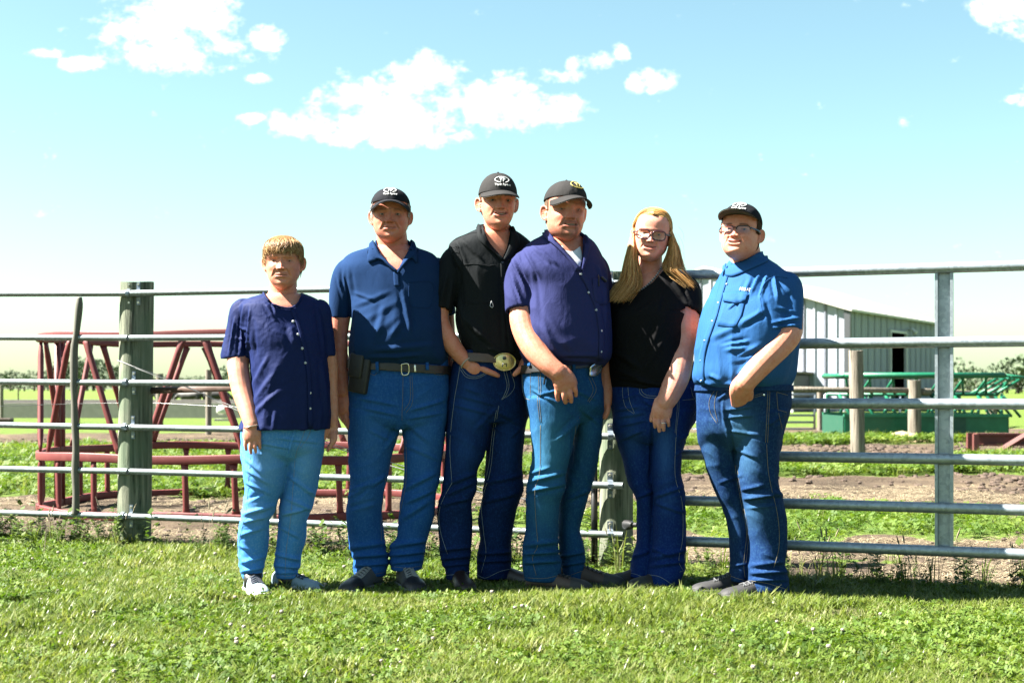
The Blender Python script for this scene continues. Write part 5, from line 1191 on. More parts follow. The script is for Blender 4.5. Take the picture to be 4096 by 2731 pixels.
# ---------------------------------------------------------------- older man in navy polo
def person_m2():
    D = 6.42; per = Person(P(1590, 1555, D), 'grey-haired older man in navy polo shirt and mid-blue jeans with braided belt')
    h = Head(1562, 965, 764, D-0.04, yaw=3, pitch=1, wide=1.07, jaw=1.12, ap=0.012, smile=0.1, fold=1.7, chubby=0.5, nose=1.15)
    rows = [(960, 1504, 1634, 0.03, 0.08), (978, 1492, 1648, 0.03, 0.09), (994, 1466, 1676, 0.03, 0.105), (1012, 1410, 1728, 0.025, 0.118), (1034, 1378, 1752, 0.02, 0.128), (1070, 1360, 1772, 0.01, 0.14), (1130, 1382, 1776, 0, 0.15), (1190, 1404, 1772, -0.01, 0.155), (1260, 1408, 1772, -0.02, 0.165), (1332, 1400, 1778, -0.03, 0.175), (1390, 1394, 1786, -0.03, 0.178), (1425, 1396, 1790, -0.025, 0.170), (1455, 1402, 1788, -0.01, 0.155), (1475, 1405, 1786, 0, 0.14)]
    neck = [(1566, 900, 0.0, 56), (1568, 945, 0.01, 60), (1570, 985, 0.02, 64), (1572, 1030, 0.02, 76), (1574, 1090, 0.015, 86)]
    skin = (0.50, 0.265, 0.19); ask = (0.56, 0.285, 0.21)
    arms = [([(1400, 1080, 0.01, 40), (1375, 1170, 0.0, 48), (1360, 1270, 0.0, 42), (1356, 1340, 0.0, 36), (1356, 1400, -0.005, 35), (1358, 1465, -0.015, 33), (1366, 1520, -0.02, 31), (1375, 1570, -0.03, 30)], 0.95),
            ([(1377, 1570, -0.03, 32), (1380, 1612, -0.035, 42), (1384, 1640, -0.035, 42)], 0.55),
            ([(1400, 1640, -0.045, 11.0), (1404, 1675, -0.06, 9.8), (1402, 1708, -0.055, 8.1)],), ([(1384, 1645, -0.04, 11.9), (1388, 1682, -0.05, 10.2), (1394, 1714, -0.05, 8.5)],), ([(1366, 1640, -0.03, 11.0), (1374, 1675, -0.035, 10.2), (1388, 1700, -0.03, 8.5)],), ([(1354, 1630, -0.02, 10.2), (1360, 1660, -0.02, 9.3), (1374, 1685, -0.02, 7.6)],),
            ([(1408, 1600, -0.045, 14), (1419, 1640, -0.06, 13), (1421, 1680, -0.065, 11)],),
            ([(1748, 1090, 0.10, 38), (1770, 1190, 0.15, 40), (1784, 1300, 0.17, 36), (1790, 1420, 0.16, 32), (1790, 1520, 0.14, 28), (1788, 1600, 0.12, 28), (1786, 1640, 0.12, 24)], 0.9)]
    build_body(per, h, neck, rows[:-3], D, arms, skin, dict(lip=(0.36, 0.15, 0.12), brow=(0.14, 0.10, 0.07), browk=0.65, red=0.9), armskin=ask)
    eyes(per, h, (0.06, 0.045, 0.03))
    hs = hair_shell(per, h, 0.016, lambda x, f, z: (f < 0.17) & (z > np.where(f > -0.08, 0.47, 0.24)) & (z < 0.9), (0.50, 0.46, 0.42))
    strands(per, 'hair_strands', *scalp(h, 900, 2, length=0.16, lift=0.026, palette=[(0.62, 0.58, 0.54), (0.48, 0.43, 0.38), (0.34, 0.30, 0.26)], front_z=0.80, side_z=0.46, back_z=0.24, r=0.0010, top=0.75), M_hair, parent=hs)
    cap(per, h, M_capnavy, M_under, M_white, yaw=0, z0=0.755, top=1.055, curve=1.85, blen=0.26, tilt=2, droop=0.25, scale=0.95)
    hips = [(1425, 1398, 1790, 0, 0.145), (1470, 1393, 1796, 0, 0.155), (1563, 1392, 1798, 0, 0.155), (1660, 1390, 1792, 0.005, 0.15), (1690, 1392, 1790, 0.01, 0.14), (1715, 1400, 1782, 0.01, 0.11)]
    vl = [(1640, 1394, 1600, -0.01, 0.12), (1725, 1393, 1594, -0.01, 0.115), (1823, 1394, 1566, -0.015, 0.105), (1921, 1398, 1548, -0.02, 0.098), (1986, 1390, 1532, -0.02, 0.092), (2051, 1386, 1529, -0.01, 0.088), (2149, 1393, 1538, 0.01, 0.09), (2201, 1402, 1546, 0.01, 0.09), (2246, 1411, 1553, 0.01, 0.088), (2275, 1414, 1548, 0.005, 0.085), (2300, 1418, 1540, 0.005, 0.08)]
    vr = [(1640, 1600, 1790, 0.01, 0.12), (1725, 1610, 1784, 0.01, 0.115), (1823, 1617, 1770, 0.01, 0.105), (1921, 1617, 1756, 0.005, 0.098), (1986, 1605, 1746, 0.0, 0.092), (2051, 1596, 1740, 0.005, 0.088), (2149, 1587, 1712, 0.02, 0.09), (2181, 1560, 1704, 0.02, 0.09), (2220, 1560, 1702, 0.02, 0.088), (2250, 1562, 1694, 0.015, 0.084), (2276, 1564, 1686, 0.015, 0.08)]
    M_d = cloth('denim_mid', (0.008, 0.046, 0.165), 0.88, 0.2, 500, 0.6, fade=(0.04, 0.125, 0.29))
    L = [(1400, 1985, 1530, 1905, 13, 10), (1395, 2030, 1500, 2000, 12, -6), (1400, 1960, 1470, 1935, 9, 6), (1545, 1900, 1440, 1990, 12, 7), (1610, 1960, 1740, 1890, 13, 9), (1620, 2010, 1735, 1960, 12, 8), (1600, 2080, 1720, 2000, 14, 7), (1400, 2190, 1545, 2170, 13, 9), (1408, 2225, 1552, 2215, 11, 12), (1415, 2262, 1550, 2252, 9, 11), (1560, 2185, 1705, 2160, 12, 11), (1562, 2220, 1702, 2205, 10, 13), (1565, 2252, 1690, 2240, 8, 10),
         (1430, 1590, 1590, 1620, 9, 5), (1450, 1630, 1595, 1660, 9, 5), (1640, 1640, 1780, 1600, 9, 5), (1630, 1675, 1770, 1650, 9, 5), (1605, 1700, 1540, 1800, 12, 6), (1625, 1690, 1720, 1770, 12, 6), (1620, 1780, 1760, 1840, 10, 4), (1480, 1720, 1560, 1760, 9, 4), (1605, 1500, 1610, 1680, 6, 4)]
    build_jeans(per, hips, [vl, vr], D, M_d, L, [(5, 5, 11, 6, mask_y((1480, 0.3), (1650, 0.7), (1850, 0.5), (1980, 1.0), (2090, 0.15), (2190, 0.3), (2220, 1.4), (2290, 0.6)))], [(1480, 1760, 60, 160, 0.35), (1690, 1760, 50, 160, 0.3), (1450, 2000, 50, 60, 0.3)], seed=2)
    jb = bvh_of(per.jeans)
    stitch(per, 'stitching', jb, [[(1612, 1500), (1610, 1600), (1608, 1680)], [(1640, 1500), (1640, 1600), (1615, 1640)], [(1648, 1500), (1650, 1605), (1625, 1650)], [(1718, 1455), (1730, 1490), (1760, 1500), (1790, 1492)], [(1525, 2180), (1525, 2050), (1545, 1900)], [(1625, 1760), (1625, 1920), (1600, 2060)], [(1420, 2288), (1480, 2296), (1537, 2288)], [(1566, 2264), (1625, 2270), (1684, 2262)], [(1475, 1490), (1500, 1500), (1512, 1470)]], M_thread, per.jeans_o)
    # polo
    slv = [([(1420, 1062, 0.01, 40), (1392, 1090, 0.0, 54), (1374, 1160, 0.0, 55), (1364, 1215, 0.0, 50), (1360, 1262, 0.0, 44), (1360, 1272, 0.0, 43)], 1.0),
           ([(1735, 1062, 0.06, 40), (1758, 1090, 0.10, 50), (1772, 1170, 0.14, 50), (1780, 1260, 0.16, 46)], 1.0)]
    L = [(1405, 1080, 1420, 1190, 10, -4), (1375, 1080, 1385, 1190, 9, 6), (1350, 1110, 1380, 1200, 9, 6), (1412, 1225, 1560, 1165, 13, 3), (1440, 1290, 1600, 1200, 16, 2.5), (1470, 1345, 1620, 1250, 20, 2.5), (1415, 1170, 1500, 1200, 9, 4), (1610, 1160, 1640, 1320, 13, 7), (1540, 1220, 1500, 1370, 18, 6), (1560, 1350, 1610, 1280, 16, 6), (1730, 1380, 1500, 1400, 14, 5), (1690, 1420, 1480, 1430, 10, 6), (1640, 1200, 1660, 1330, 12, -5)]
    cutb = MB(); cutb.add(*prism([(1500, 925), (1505, 975), (1528, 1030), (1586, 1080), (1620, 1050), (1644, 990), (1640, 925)], D-0.2, D+0.02))
    c1 = sleeve_cut(P(1360, 1272, D), P(1360, 1272, D)-P(1364, 1220, D), 0.043, 0.04)
    M_s = cloth('polo_navy', (0.0055, 0.019, 0.058), 0.9, 0.35, 350, 0.7, wrinkle=0.3)
    build_shirt(per, rows, slv, D, M_s, L, [(6, 6, 3.2, 6, mask_y((1000, 0.2), (1150, 0.9), (1440, 1.1)))], [cutb, c1], name='polo_shirt', seed=5, yaw=2)
    sb = bvh_of(per.shirt, per.neck, per.core); so = per.shirt_o
    # collar leaves
    me = sheet(sb, [[(1500, 958), (1502, 985), (1520, 1020), (1548, 1050), (1590, 1086)], [(1486, 975), (1482, 1005), (1500, 1035), (1535, 1048), (1588, 1090)], [(1472, 995), (1473, 1050), (1500, 1046), (1520, 1040), (1586, 1094)]], 0.008, 0.005, offs=[0.012, 0.014, 0.006]); per.part('collar', me, M_s, parent=so)
    me = sheet(sb, [[(1636, 955), (1640, 985), (1630, 1015), (1612, 1048), (1592, 1086)], [(1652, 970), (1656, 1005), (1648, 1030), (1622, 1052), (1594, 1090)], [(1670, 990), (1668, 1052), (1652, 1040), (1640, 1032), (1596, 1094)]], 0.008, 0.005, offs=[0.012, 0.014, 0.006]); per.part('collar', me, M_s, parent=so)
    s2 = bvh_of(per.shirt)
    me = sheet(s2, [[(1573, 1090), (1574, 1120), (1576, 1144)], [(1596, 1084), (1598, 1120), (1600, 1144)]], 0.003, 0.003); per.part('placket', me, M_s, parent=so)
    for (x, y) in ((1586, 1108),): button(per, s2, x, y, M_btnblk, so, 0.005)
    stitch(per, 'pocket_seam', s2, [[(1636, 1130), (1638, 1215), (1680, 1230), (1724, 1222), (1728, 1132), (1636, 1130)]], M_s, so, 0.0016)
    # braided belt
    up = np.array([0.10, 0, 1.0]); 
    me = band(per.jeans, Vector(P(1600, 1450, D)), Vector((0.07, -0.02, 1)), Vector(P(1600, 1484, D)), Vector((-0.07, 0.02, -1)), 0.006); b_ = per.part('belt', me, M_leatherd)
    bb = bvh_of(me, per.jeans)
    mb = MB(); q = [on(bb, x, y, 0.007)[0] for x, y in ((1606, 1458), (1632, 1456), (1634, 1494), (1608, 1498), (1606, 1458))]; mb.tube(crom(np.array(q), 3), 0.0032, 8, False); per.part('buckle', mb.mesh(), M_silver, parent=b_)
    for (x, y) in ((1509, 1462), (1706, 1450)):
        me = sheet(bb, [[(x-6, y-20), (x-4, y+30)], [(x+6, y-20), (x+8, y+30)]], 0.006, 0.004); per.part('belt_loop', me, M_d, parent=per.jeans_o)
    me = sheet(bb, [[(1655, 1458), (1657, 1488)], [(1662, 1457), (1664, 1487)]], 0.006, 0.004); per.part('belt_keeper', me, M_silver, parent=b_)
    M_sh = plain('hiker_grey', (0.075, 0.078, 0.085), 0.65, 0.35, 60, bmp=0.4); M_so = plain('sole_grey', (0.22, 0.22, 0.23), 0.7); lc = plain('lace_grey', (0.30, 0.30, 0.30), 0.7)
    shoe(per, 1482, 6.38, -24, 0.295, M_sh, M_so, 0.095, 0.052, lc, solez=0.030, tip=M_leatherb)
    shoe(per, 1624, 6.40, 18, 0.295, M_sh, M_so, 0.095, 0.052, lc, solez=0.030, tip=M_leatherb)
    # phone pouch clipped to the belt
    rt = empty('belt_pouch', tuple(P(1436, 1500, D-0.16)), 'black phone pouch clipped to the belt of the older man in the polo', 'pouch')
    ang = R(-9)
    def pbox(name, cx, cy, w, hgt, dep, off, mat, par, bev=0.008):
        mb = MB(); mb.box(P(cx, cy, D-0.125-off), (w*D/FPX/2, dep, hgt*D/FPX/2), rz=R(-28), ry=R(10)); return obj(name, mod_mesh(mb.mesh(), ('BEVEL', dict(width=bev, segments=3))), mat, par)
    M_ny = plain('nylon_black', (0.013, 0.013, 0.015), 0.6, 0.3, 150, bmp=0.5); pbox('body', 1440, 1500, 84, 140, 0.017, 0, M_ny, rt); fl_ = pbox('flap', 1424, 1462, 62, 92, 0.008, 0.016, M_ny, rt, 0.006); pbox('trim', 1462, 1440, 10, 50, 0.02, 0.005, plain('nylon_blue', (0.03, 0.045, 0.07), 0.5), rt, 0.003)
person_m2()
# ---------------------------------------------------------------- tall young man in black shirt
def person_m3():
    D = 6.45; per = Person(P(1960, 1555, D), 'tall young man in black short-sleeved shirt, dark jeans and large oval belt buckle')
    h = Head(1992, 916, 706, D-0.04, yaw=9, pitch=0, wide=1.0, jaw=1.02, ap=0.013, smile=0.9, mouth=0.012, fold=0.9, chubby=0.15, nose=1.05)
    rows = [(898, 1926, 2040, 0.03, 0.075), (918, 1904, 2056, 0.03, 0.09), (935, 1870, 2080, 0.025, 0.105), (955, 1826, 2108, 0.02, 0.112), (985, 1796, 2136, 0.015, 0.118), (1030, 1800, 2150, 0.01, 0.122), (1100, 1822, 2152, 0, 0.125), (1170, 1826, 2150, 0, 0.125), (1272, 1822, 2146, -0.005, 0.125), (1340, 1836, 2142, -0.01, 0.127), (1400, 1860, 2130, -0.01, 0.128), (1430, 1868, 2122, -0.008, 0.125), (1450, 1872, 2116, 0, 0.115)]
    neck = [(1990, 850, 0.0, 48), (1988, 895, 0.01, 51), (1986, 940, 0.02, 56), (1988, 990, 0.02, 68), (1992, 1050, 0.015, 76)]
    skin = (0.60, 0.345, 0.25); ask = (0.55, 0.30, 0.20)
    arms = [([(1826, 1030, 0.0, 32), (1800, 1110, -0.04, 42), (1765, 1210, -0.06, 40), (1756, 1262, -0.07, 38), (1766, 1310, -0.08, 38), (1795, 1360, -0.09, 37), (1832, 1410, -0.10, 32), (1868, 1452, -0.11, 26)], 0.95),
            ([(1872, 1455, -0.11, 27), (1900, 1475, -0.12, 31), (1922, 1482, -0.115, 28)], 0.6),
            ([(1920, 1470, -0.12, 13), (1950, 1484, -0.135, 12), (1975, 1494, -0.138, 11), (1992, 1502, -0.135, 9)],),
            ([(1915, 1490, -0.10, 18), (1928, 1530, -0.06, 18)],),
            ([(2126, 1040, 0.02, 34), (2150, 1150, 0.02, 40), (2158, 1270, 0.0, 36), (2140, 1360, -0.03, 32), (2110, 1440, -0.08, 27), (2096, 1470, -0.10, 25)], 0.95),
            ([(2098, 1462, -0.11, 16), (2080, 1478, -0.13, 13), (2066, 1490, -0.135, 11), (2058, 1498, -0.135, 9)],)]
    build_body(per, h, neck, rows[:-2], D, arms, skin, dict(lip=(0.46, 0.20, 0.17), brow=(0.10, 0.06, 0.035), browk=0.85, red=0.7), armskin=ask, yaw=15)
    eyes(per, h, (0.05, 0.06, 0.07)); teeth(per, h)
    hair_shell(per, h, 0.012, lambda x, f, z: (f < 0.13) & (z > np.where(f > -0.06, 0.50, 0.28)) & (z < 0.85), (0.075, 0.042, 0.022))
    cap(per, h, M_capblk, M_under, M_white, yaw=2, z0=0.690, top=1.065, curve=0.80, blen=0.30, tilt=-3, droop=0.32, emb_x=0.015, scale=1.05)
    hips = [(1400, 1850, 2126, 0, 0.115), (1440, 1816, 2118, 0, 0.125), (1530, 1797, 2120, 0, 0.13), (1600, 1790, 2118, 0.005, 0.128), (1650, 1788, 2116, 0.01, 0.12), (1690, 1795, 2105, 0.015, 0.10)]
    vl = [(1600, 1789, 1990, -0.02, 0.11), (1660, 1786, 1978, -0.02, 0.108), (1725, 1783, 1957, -0.02, 0.102), (1790, 1781, 1946, -0.02, 0.096), (1823, 1780, 1940, -0.02, 0.094), (1888, 1777, 1908, -0.025, 0.088), (1953, 1768, 1908, -0.025, 0.085), (2018, 1752, 1888, -0.02, 0.082), (2051, 1748, 1889, -0.01, 0.08), (2103, 1751, 1891, 0.0, 0.08), (2181, 1756, 1885, 0.0, 0.08), (2214, 1756, 1882, 0.0, 0.08), (2246, 1766, 1878, -0.005, 0.078), (2280, 1780, 1876, -0.01, 0.074), (2312, 1784, 1876, -0.01, 0.07)]
    vr = [(1600, 1960, 2116, 0.04, 0.11), (1660, 1968, 2112, 0.045, 0.105), (1725, 1955, 2102, 0.05, 0.10), (1823, 1944, 2092, 0.05, 0.094), (1888, 1938, 2090, 0.045, 0.088), (1953, 1934, 2096, 0.04, 0.085), (2018, 1921, 2072, 0.045, 0.082), (2083, 1911, 2058, 0.06, 0.08), (2149, 1920, 2048, 0.07, 0.08), (2214, 1910, 2044, 0.08, 0.08), (2260, 1908, 2044, 0.08, 0.078), (2311, 1906, 2044, 0.08, 0.074)]
    M_d = cloth('denim_dark', (0.003, 0.010, 0.045), 0.85, 0.15, 600, 0.5, fade=(0.012, 0.045, 0.15))
    L = [(1790, 1935, 1905, 1890, 12, 9), (1770, 1985, 1900, 1925, 12, 8), (1760, 2020, 1880, 1990, 11, 7), (1760, 2200, 1885, 2185, 10, 9), (1765, 2235, 1880, 2222, 9, 11), (1775, 2262, 1878, 2252, 8, 9), (1940, 1930, 2090, 1900, 12, 8), (1925, 2010, 2070, 1970, 12, 7), (1915, 2215, 2046, 2205, 10, 10), (1912, 2245, 2044, 2240, 8, 10), (1830, 1580, 1985, 1620, 8, 5), (1820, 1620, 1960, 1655, 8, 5), (1985, 1630, 1900, 1720, 11, 6), (1990, 1640, 2080, 1700, 10, 5), (1860, 1550, 1920, 1575, 8, 5), (2040, 1750, 2095, 1700, 9, 4)]
    build_jeans(per, hips, [vl, vr], D, M_d, L, [(5, 5, 12, 5, mask_y((1480, 0.3), (1650, 0.7), (1850, 0.5), (1960, 1.0), (2090, 0.15), (2190, 0.3), (2230, 1.3), (2300, 0.6)))], [(1880, 1640, 60, 110, 0.75), (1860, 1780, 45, 110, 0.55), (2040, 1760, 40, 120, 0.35), (1880, 1550, 40, 30, 0.6)], seed=3, yaw=15)
    jb = bvh_of(per.jeans)
    stitch(per, 'stitching', jb, [[(1845, 1440), (1830, 1530), (1815, 1620), (1800, 1780), (1808, 1930)], [(1808, 1930), (1760, 2030), (1762, 2120), (1790, 2215)], [(1842, 1478), (1866, 1508), (1910, 1512), (1952, 1492)], [(1846, 1470), (1870, 1500), (1910, 1505), (1950, 1486)], [(2014, 1482), (2028, 1540), (2016, 1580), (2006, 1596)], [(2024, 1482), (2036, 1540), (2024, 1580), (2008, 1592)], [(2040, 1482), (2058, 1540), (2040, 1575), (2006, 1598)], [(1995, 1622), (1976, 1750), (1962, 1880), (1928, 2010), (1934, 2120), (1944, 2210), (1925, 2290)], [(1985, 1640), (1968, 1750), (1952, 1880), (1920, 2010), (1926, 2120), (1936, 2210)], [(1786, 2300), (1830, 2294), (1876, 2284)], [(1955, 2306), (2000, 2284), (2044, 2274)], [(1908, 2296), (1935, 2310), (1955, 2306)]], M_threadw, per.jeans_o, 0.0014)
    slv = [([(1838, 1010, 0.0, 36), (1812, 1040, -0.02, 50), (1790, 1110, -0.04, 55), (1772, 1170, -0.055, 55), (1762, 1220, -0.06, 53), (1758, 1240, -0.065, 52)], 1.0),
           ([(2112, 1010, 0.02, 34), (2140, 1050, 0.02, 48), (2158, 1130, 0.02, 52), (2164, 1230, 0.01, 50)], 1.0)]
    L = [(1805, 990, 1845, 1080, 9, 7), (1830, 970, 1870, 1060, 9, 6), (1850, 960, 1930, 1040, 9, 5), (1840, 1080, 1850, 1230, 11, -4), (1790, 1090, 1760, 1220, 9, 7), (1810, 1120, 1790, 1250, 8, 6), (1885, 1380, 1905, 1420, 8, 7), (1880, 1300, 1990, 1400, 15, 5), (1850, 1260, 1960, 1370, 14, 5), (1830, 1200, 1870, 1330, 12, 6), (2010, 1080, 2020, 1400, 9, 3), (1950, 1390, 2020, 1415, 10, 6), (2030, 1330, 2090, 1380, 12, 5)]
    cutb = MB(); cutb.add(*prism([(1925, 860), (1934, 920), (1960, 985), (2009, 1036), (2028, 990), (2040, 930), (2040, 860)], D-0.2, D+0.01))
    c1 = sleeve_cut(P(1758, 1240, D-0.065), P(1758, 1240, D)-P(1772, 1180, D), 0.053, 0.05)
    M_s = cloth('shirt_black', (0.0055, 0.0068, 0.008), 0.8, 0.3, 500, 0.3, spec=0.3)
    build_shirt(per, rows, slv, D, M_s, L, [(6, 6, 3.4, 5, mask_y((950, 0.3), (1100, 0.8), (1420, 1.2)))], [cutb, c1], seed=7, yaw=15)
    sb = bvh_of(per.shirt, per.neck, per.core); so = per.shirt_o
    me = sheet(sb, [[(1930, 892), (1936, 925), (1956, 975), (1985, 1010), (2010, 1038)], [(1920, 905), (1924, 945), (1944, 985), (1972, 1010), (2008, 1042)], [(1908, 918), (1914, 960), (1940, 985), (1966, 1000), (2004, 1046)]], 0.008, 0.005, offs=[0.010, 0.013, 0.006]); per.part('collar', me, M_s, parent=so)
    me = sheet(sb, [[(2036, 905), (2040, 940), (2040, 965), (2028, 1000), (2012, 1038)], [(2048, 915), (2054, 945), (2056, 975), (2042, 1010), (2014, 1042)], [(2058, 925), (2072, 955), (2076, 985), (2052, 1016), (2016, 1046)]], 0.008, 0.005, offs=[0.010, 0.013, 0.006]); per.part('collar', me, M_s, parent=so)
    s2 = bvh_of(per.shirt)
    me = sheet(s2, [[(2000, 1040), (2006, 1130), (2020, 1260), (2038, 1410)], [(2018, 1036), (2026, 1130), (2042, 1260), (2060, 1410)]], 0.003, 0.003); per.part('placket', me, M_s, parent=so)
    for (x, y) in ((2009, 1050), (2015, 1131), (2034, 1292), (2047, 1370)): button(per, s2, x, y, M_btnblk, so, 0.006)
    stitch(per, 'pocket_seam', s2, [[(1843, 1060), (1846, 1190), (1870, 1212), (1960, 1212)], [(1960, 1062), (1980, 1060)], [(1843, 1060), (1900, 1056), (1965, 1066)]], M_s, so, 0.0018)
    mb = MB(); q = [on(s2, x, y, 0.004)[0] for x, y in ((1966, 1204), (1960, 1222), (1968, 1230), (1972, 1222), (1966, 1204))]; mb.tube(crom(np.array(q), 3), 0.0018, 6, False); per.part('loop', mb.mesh(), M_pearl, parent=so)
    stitch(per, 'yoke_seam', s2, [[(1782, 988), (1800, 985), (1835, 1005), (1850, 1060), (1846, 1140)], [(1800, 970), (1860, 940), (1910, 930)]], M_s, so, 0.0016)
    me = band(per.jeans, Vector(P(1950, 1418, D)), Vector((0.05, 0, 1)), Vector(P(1950, 1452, D)), Vector((-0.05, 0, -1)), 0.008); b_ = per.part('belt', me, M_tanl)
    bb = bvh_of(me, per.jeans, per.shirt); c, nn = on(bb, 2018, 1447, 0.0); c = P(2018, 1447, c[1]-0.012)
    a = np.linspace(0, 2*np.pi, 40, endpoint=False); rings = []
    for (k, d) in ((1.0, 0.006), (1.0, 0.0), (0.94, -0.003), (0.90, -0.001), (0.6, -0.005), (0.2, -0.006)):
        rings.append(np.stack([c[0]+0.0505*k*np.cos(a), np.full(40, c[1]+d)+0.01*(k*np.cos(a))**2, c[2]+0.039*k*np.sin(a)], 1))
    V, F = loft(rings); bk_ = per.part('buckle', new_mesh(V, F), M_brass, parent=b_, sharp=50)
    mb = MB(); mb.tube([c+np.array([0.0495*math.cos(t), -0.004+0.01*math.cos(t)**2, 0.038*math.sin(t)]) for t in np.linspace(0, 2*np.pi, 60)], 0.0022, 6, False); per.part('buckle_rim', mb.mesh(), M_brass, parent=bk_)
    mb = MB(); mb.add(*ball(c+np.array([0, -0.005, 0.016]), (0.009, 0.003, 0.009), 12)); per.part('buckle_stone', mb.mesh(), M_btnblk, parent=bk_)
    mb = MB(); mb.tube([c+np.array([-0.009, -0.006, -0.022]), c+np.array([-0.008, -0.008, -0.008]), c+np.array([0.008, -0.008, -0.008]), c+np.array([0.009, -0.006, -0.022])], 0.0025, 6, True); per.part('buckle_figure', mb.mesh(), M_btnblk, parent=bk_)
    mb = MB(); cw = P(1868, 1452, D-0.11); ax = np.array(P(1900, 1480, D-0.12)-P(1832, 1410, D-0.08)); ax /= np.linalg.norm(ax); s1 = np.cross(ax, [0, 1, 0]); s1 /= np.linalg.norm(s1); s2_ = np.cross(ax, s1)
    mb.tube([cw+0.0325*(math.cos(t)*s1+math.sin(t)*s2_) for t in np.linspace(0, 2*np.pi, 36)], 0.003, 6, False); per.part('bracelet', mb.mesh(), plain('rope_beige', (0.50, 0.45, 0.38), 0.8))
    M_bt = plain('boot_brown', (0.022, 0.011, 0.008), 0.45, 0.4, 40, bmp=0.3)
    shoe(per, 1832, 6.42, 14, 0.30, M_bt, M_leatherb, 0.085, 0.050, solez=0.022, name='boot'); shoe(per, 1990, 6.54, 66, 0.30, M_bt, M_leatherb, 0.085, 0.050, solez=0.022, name='boot')
person_m3()
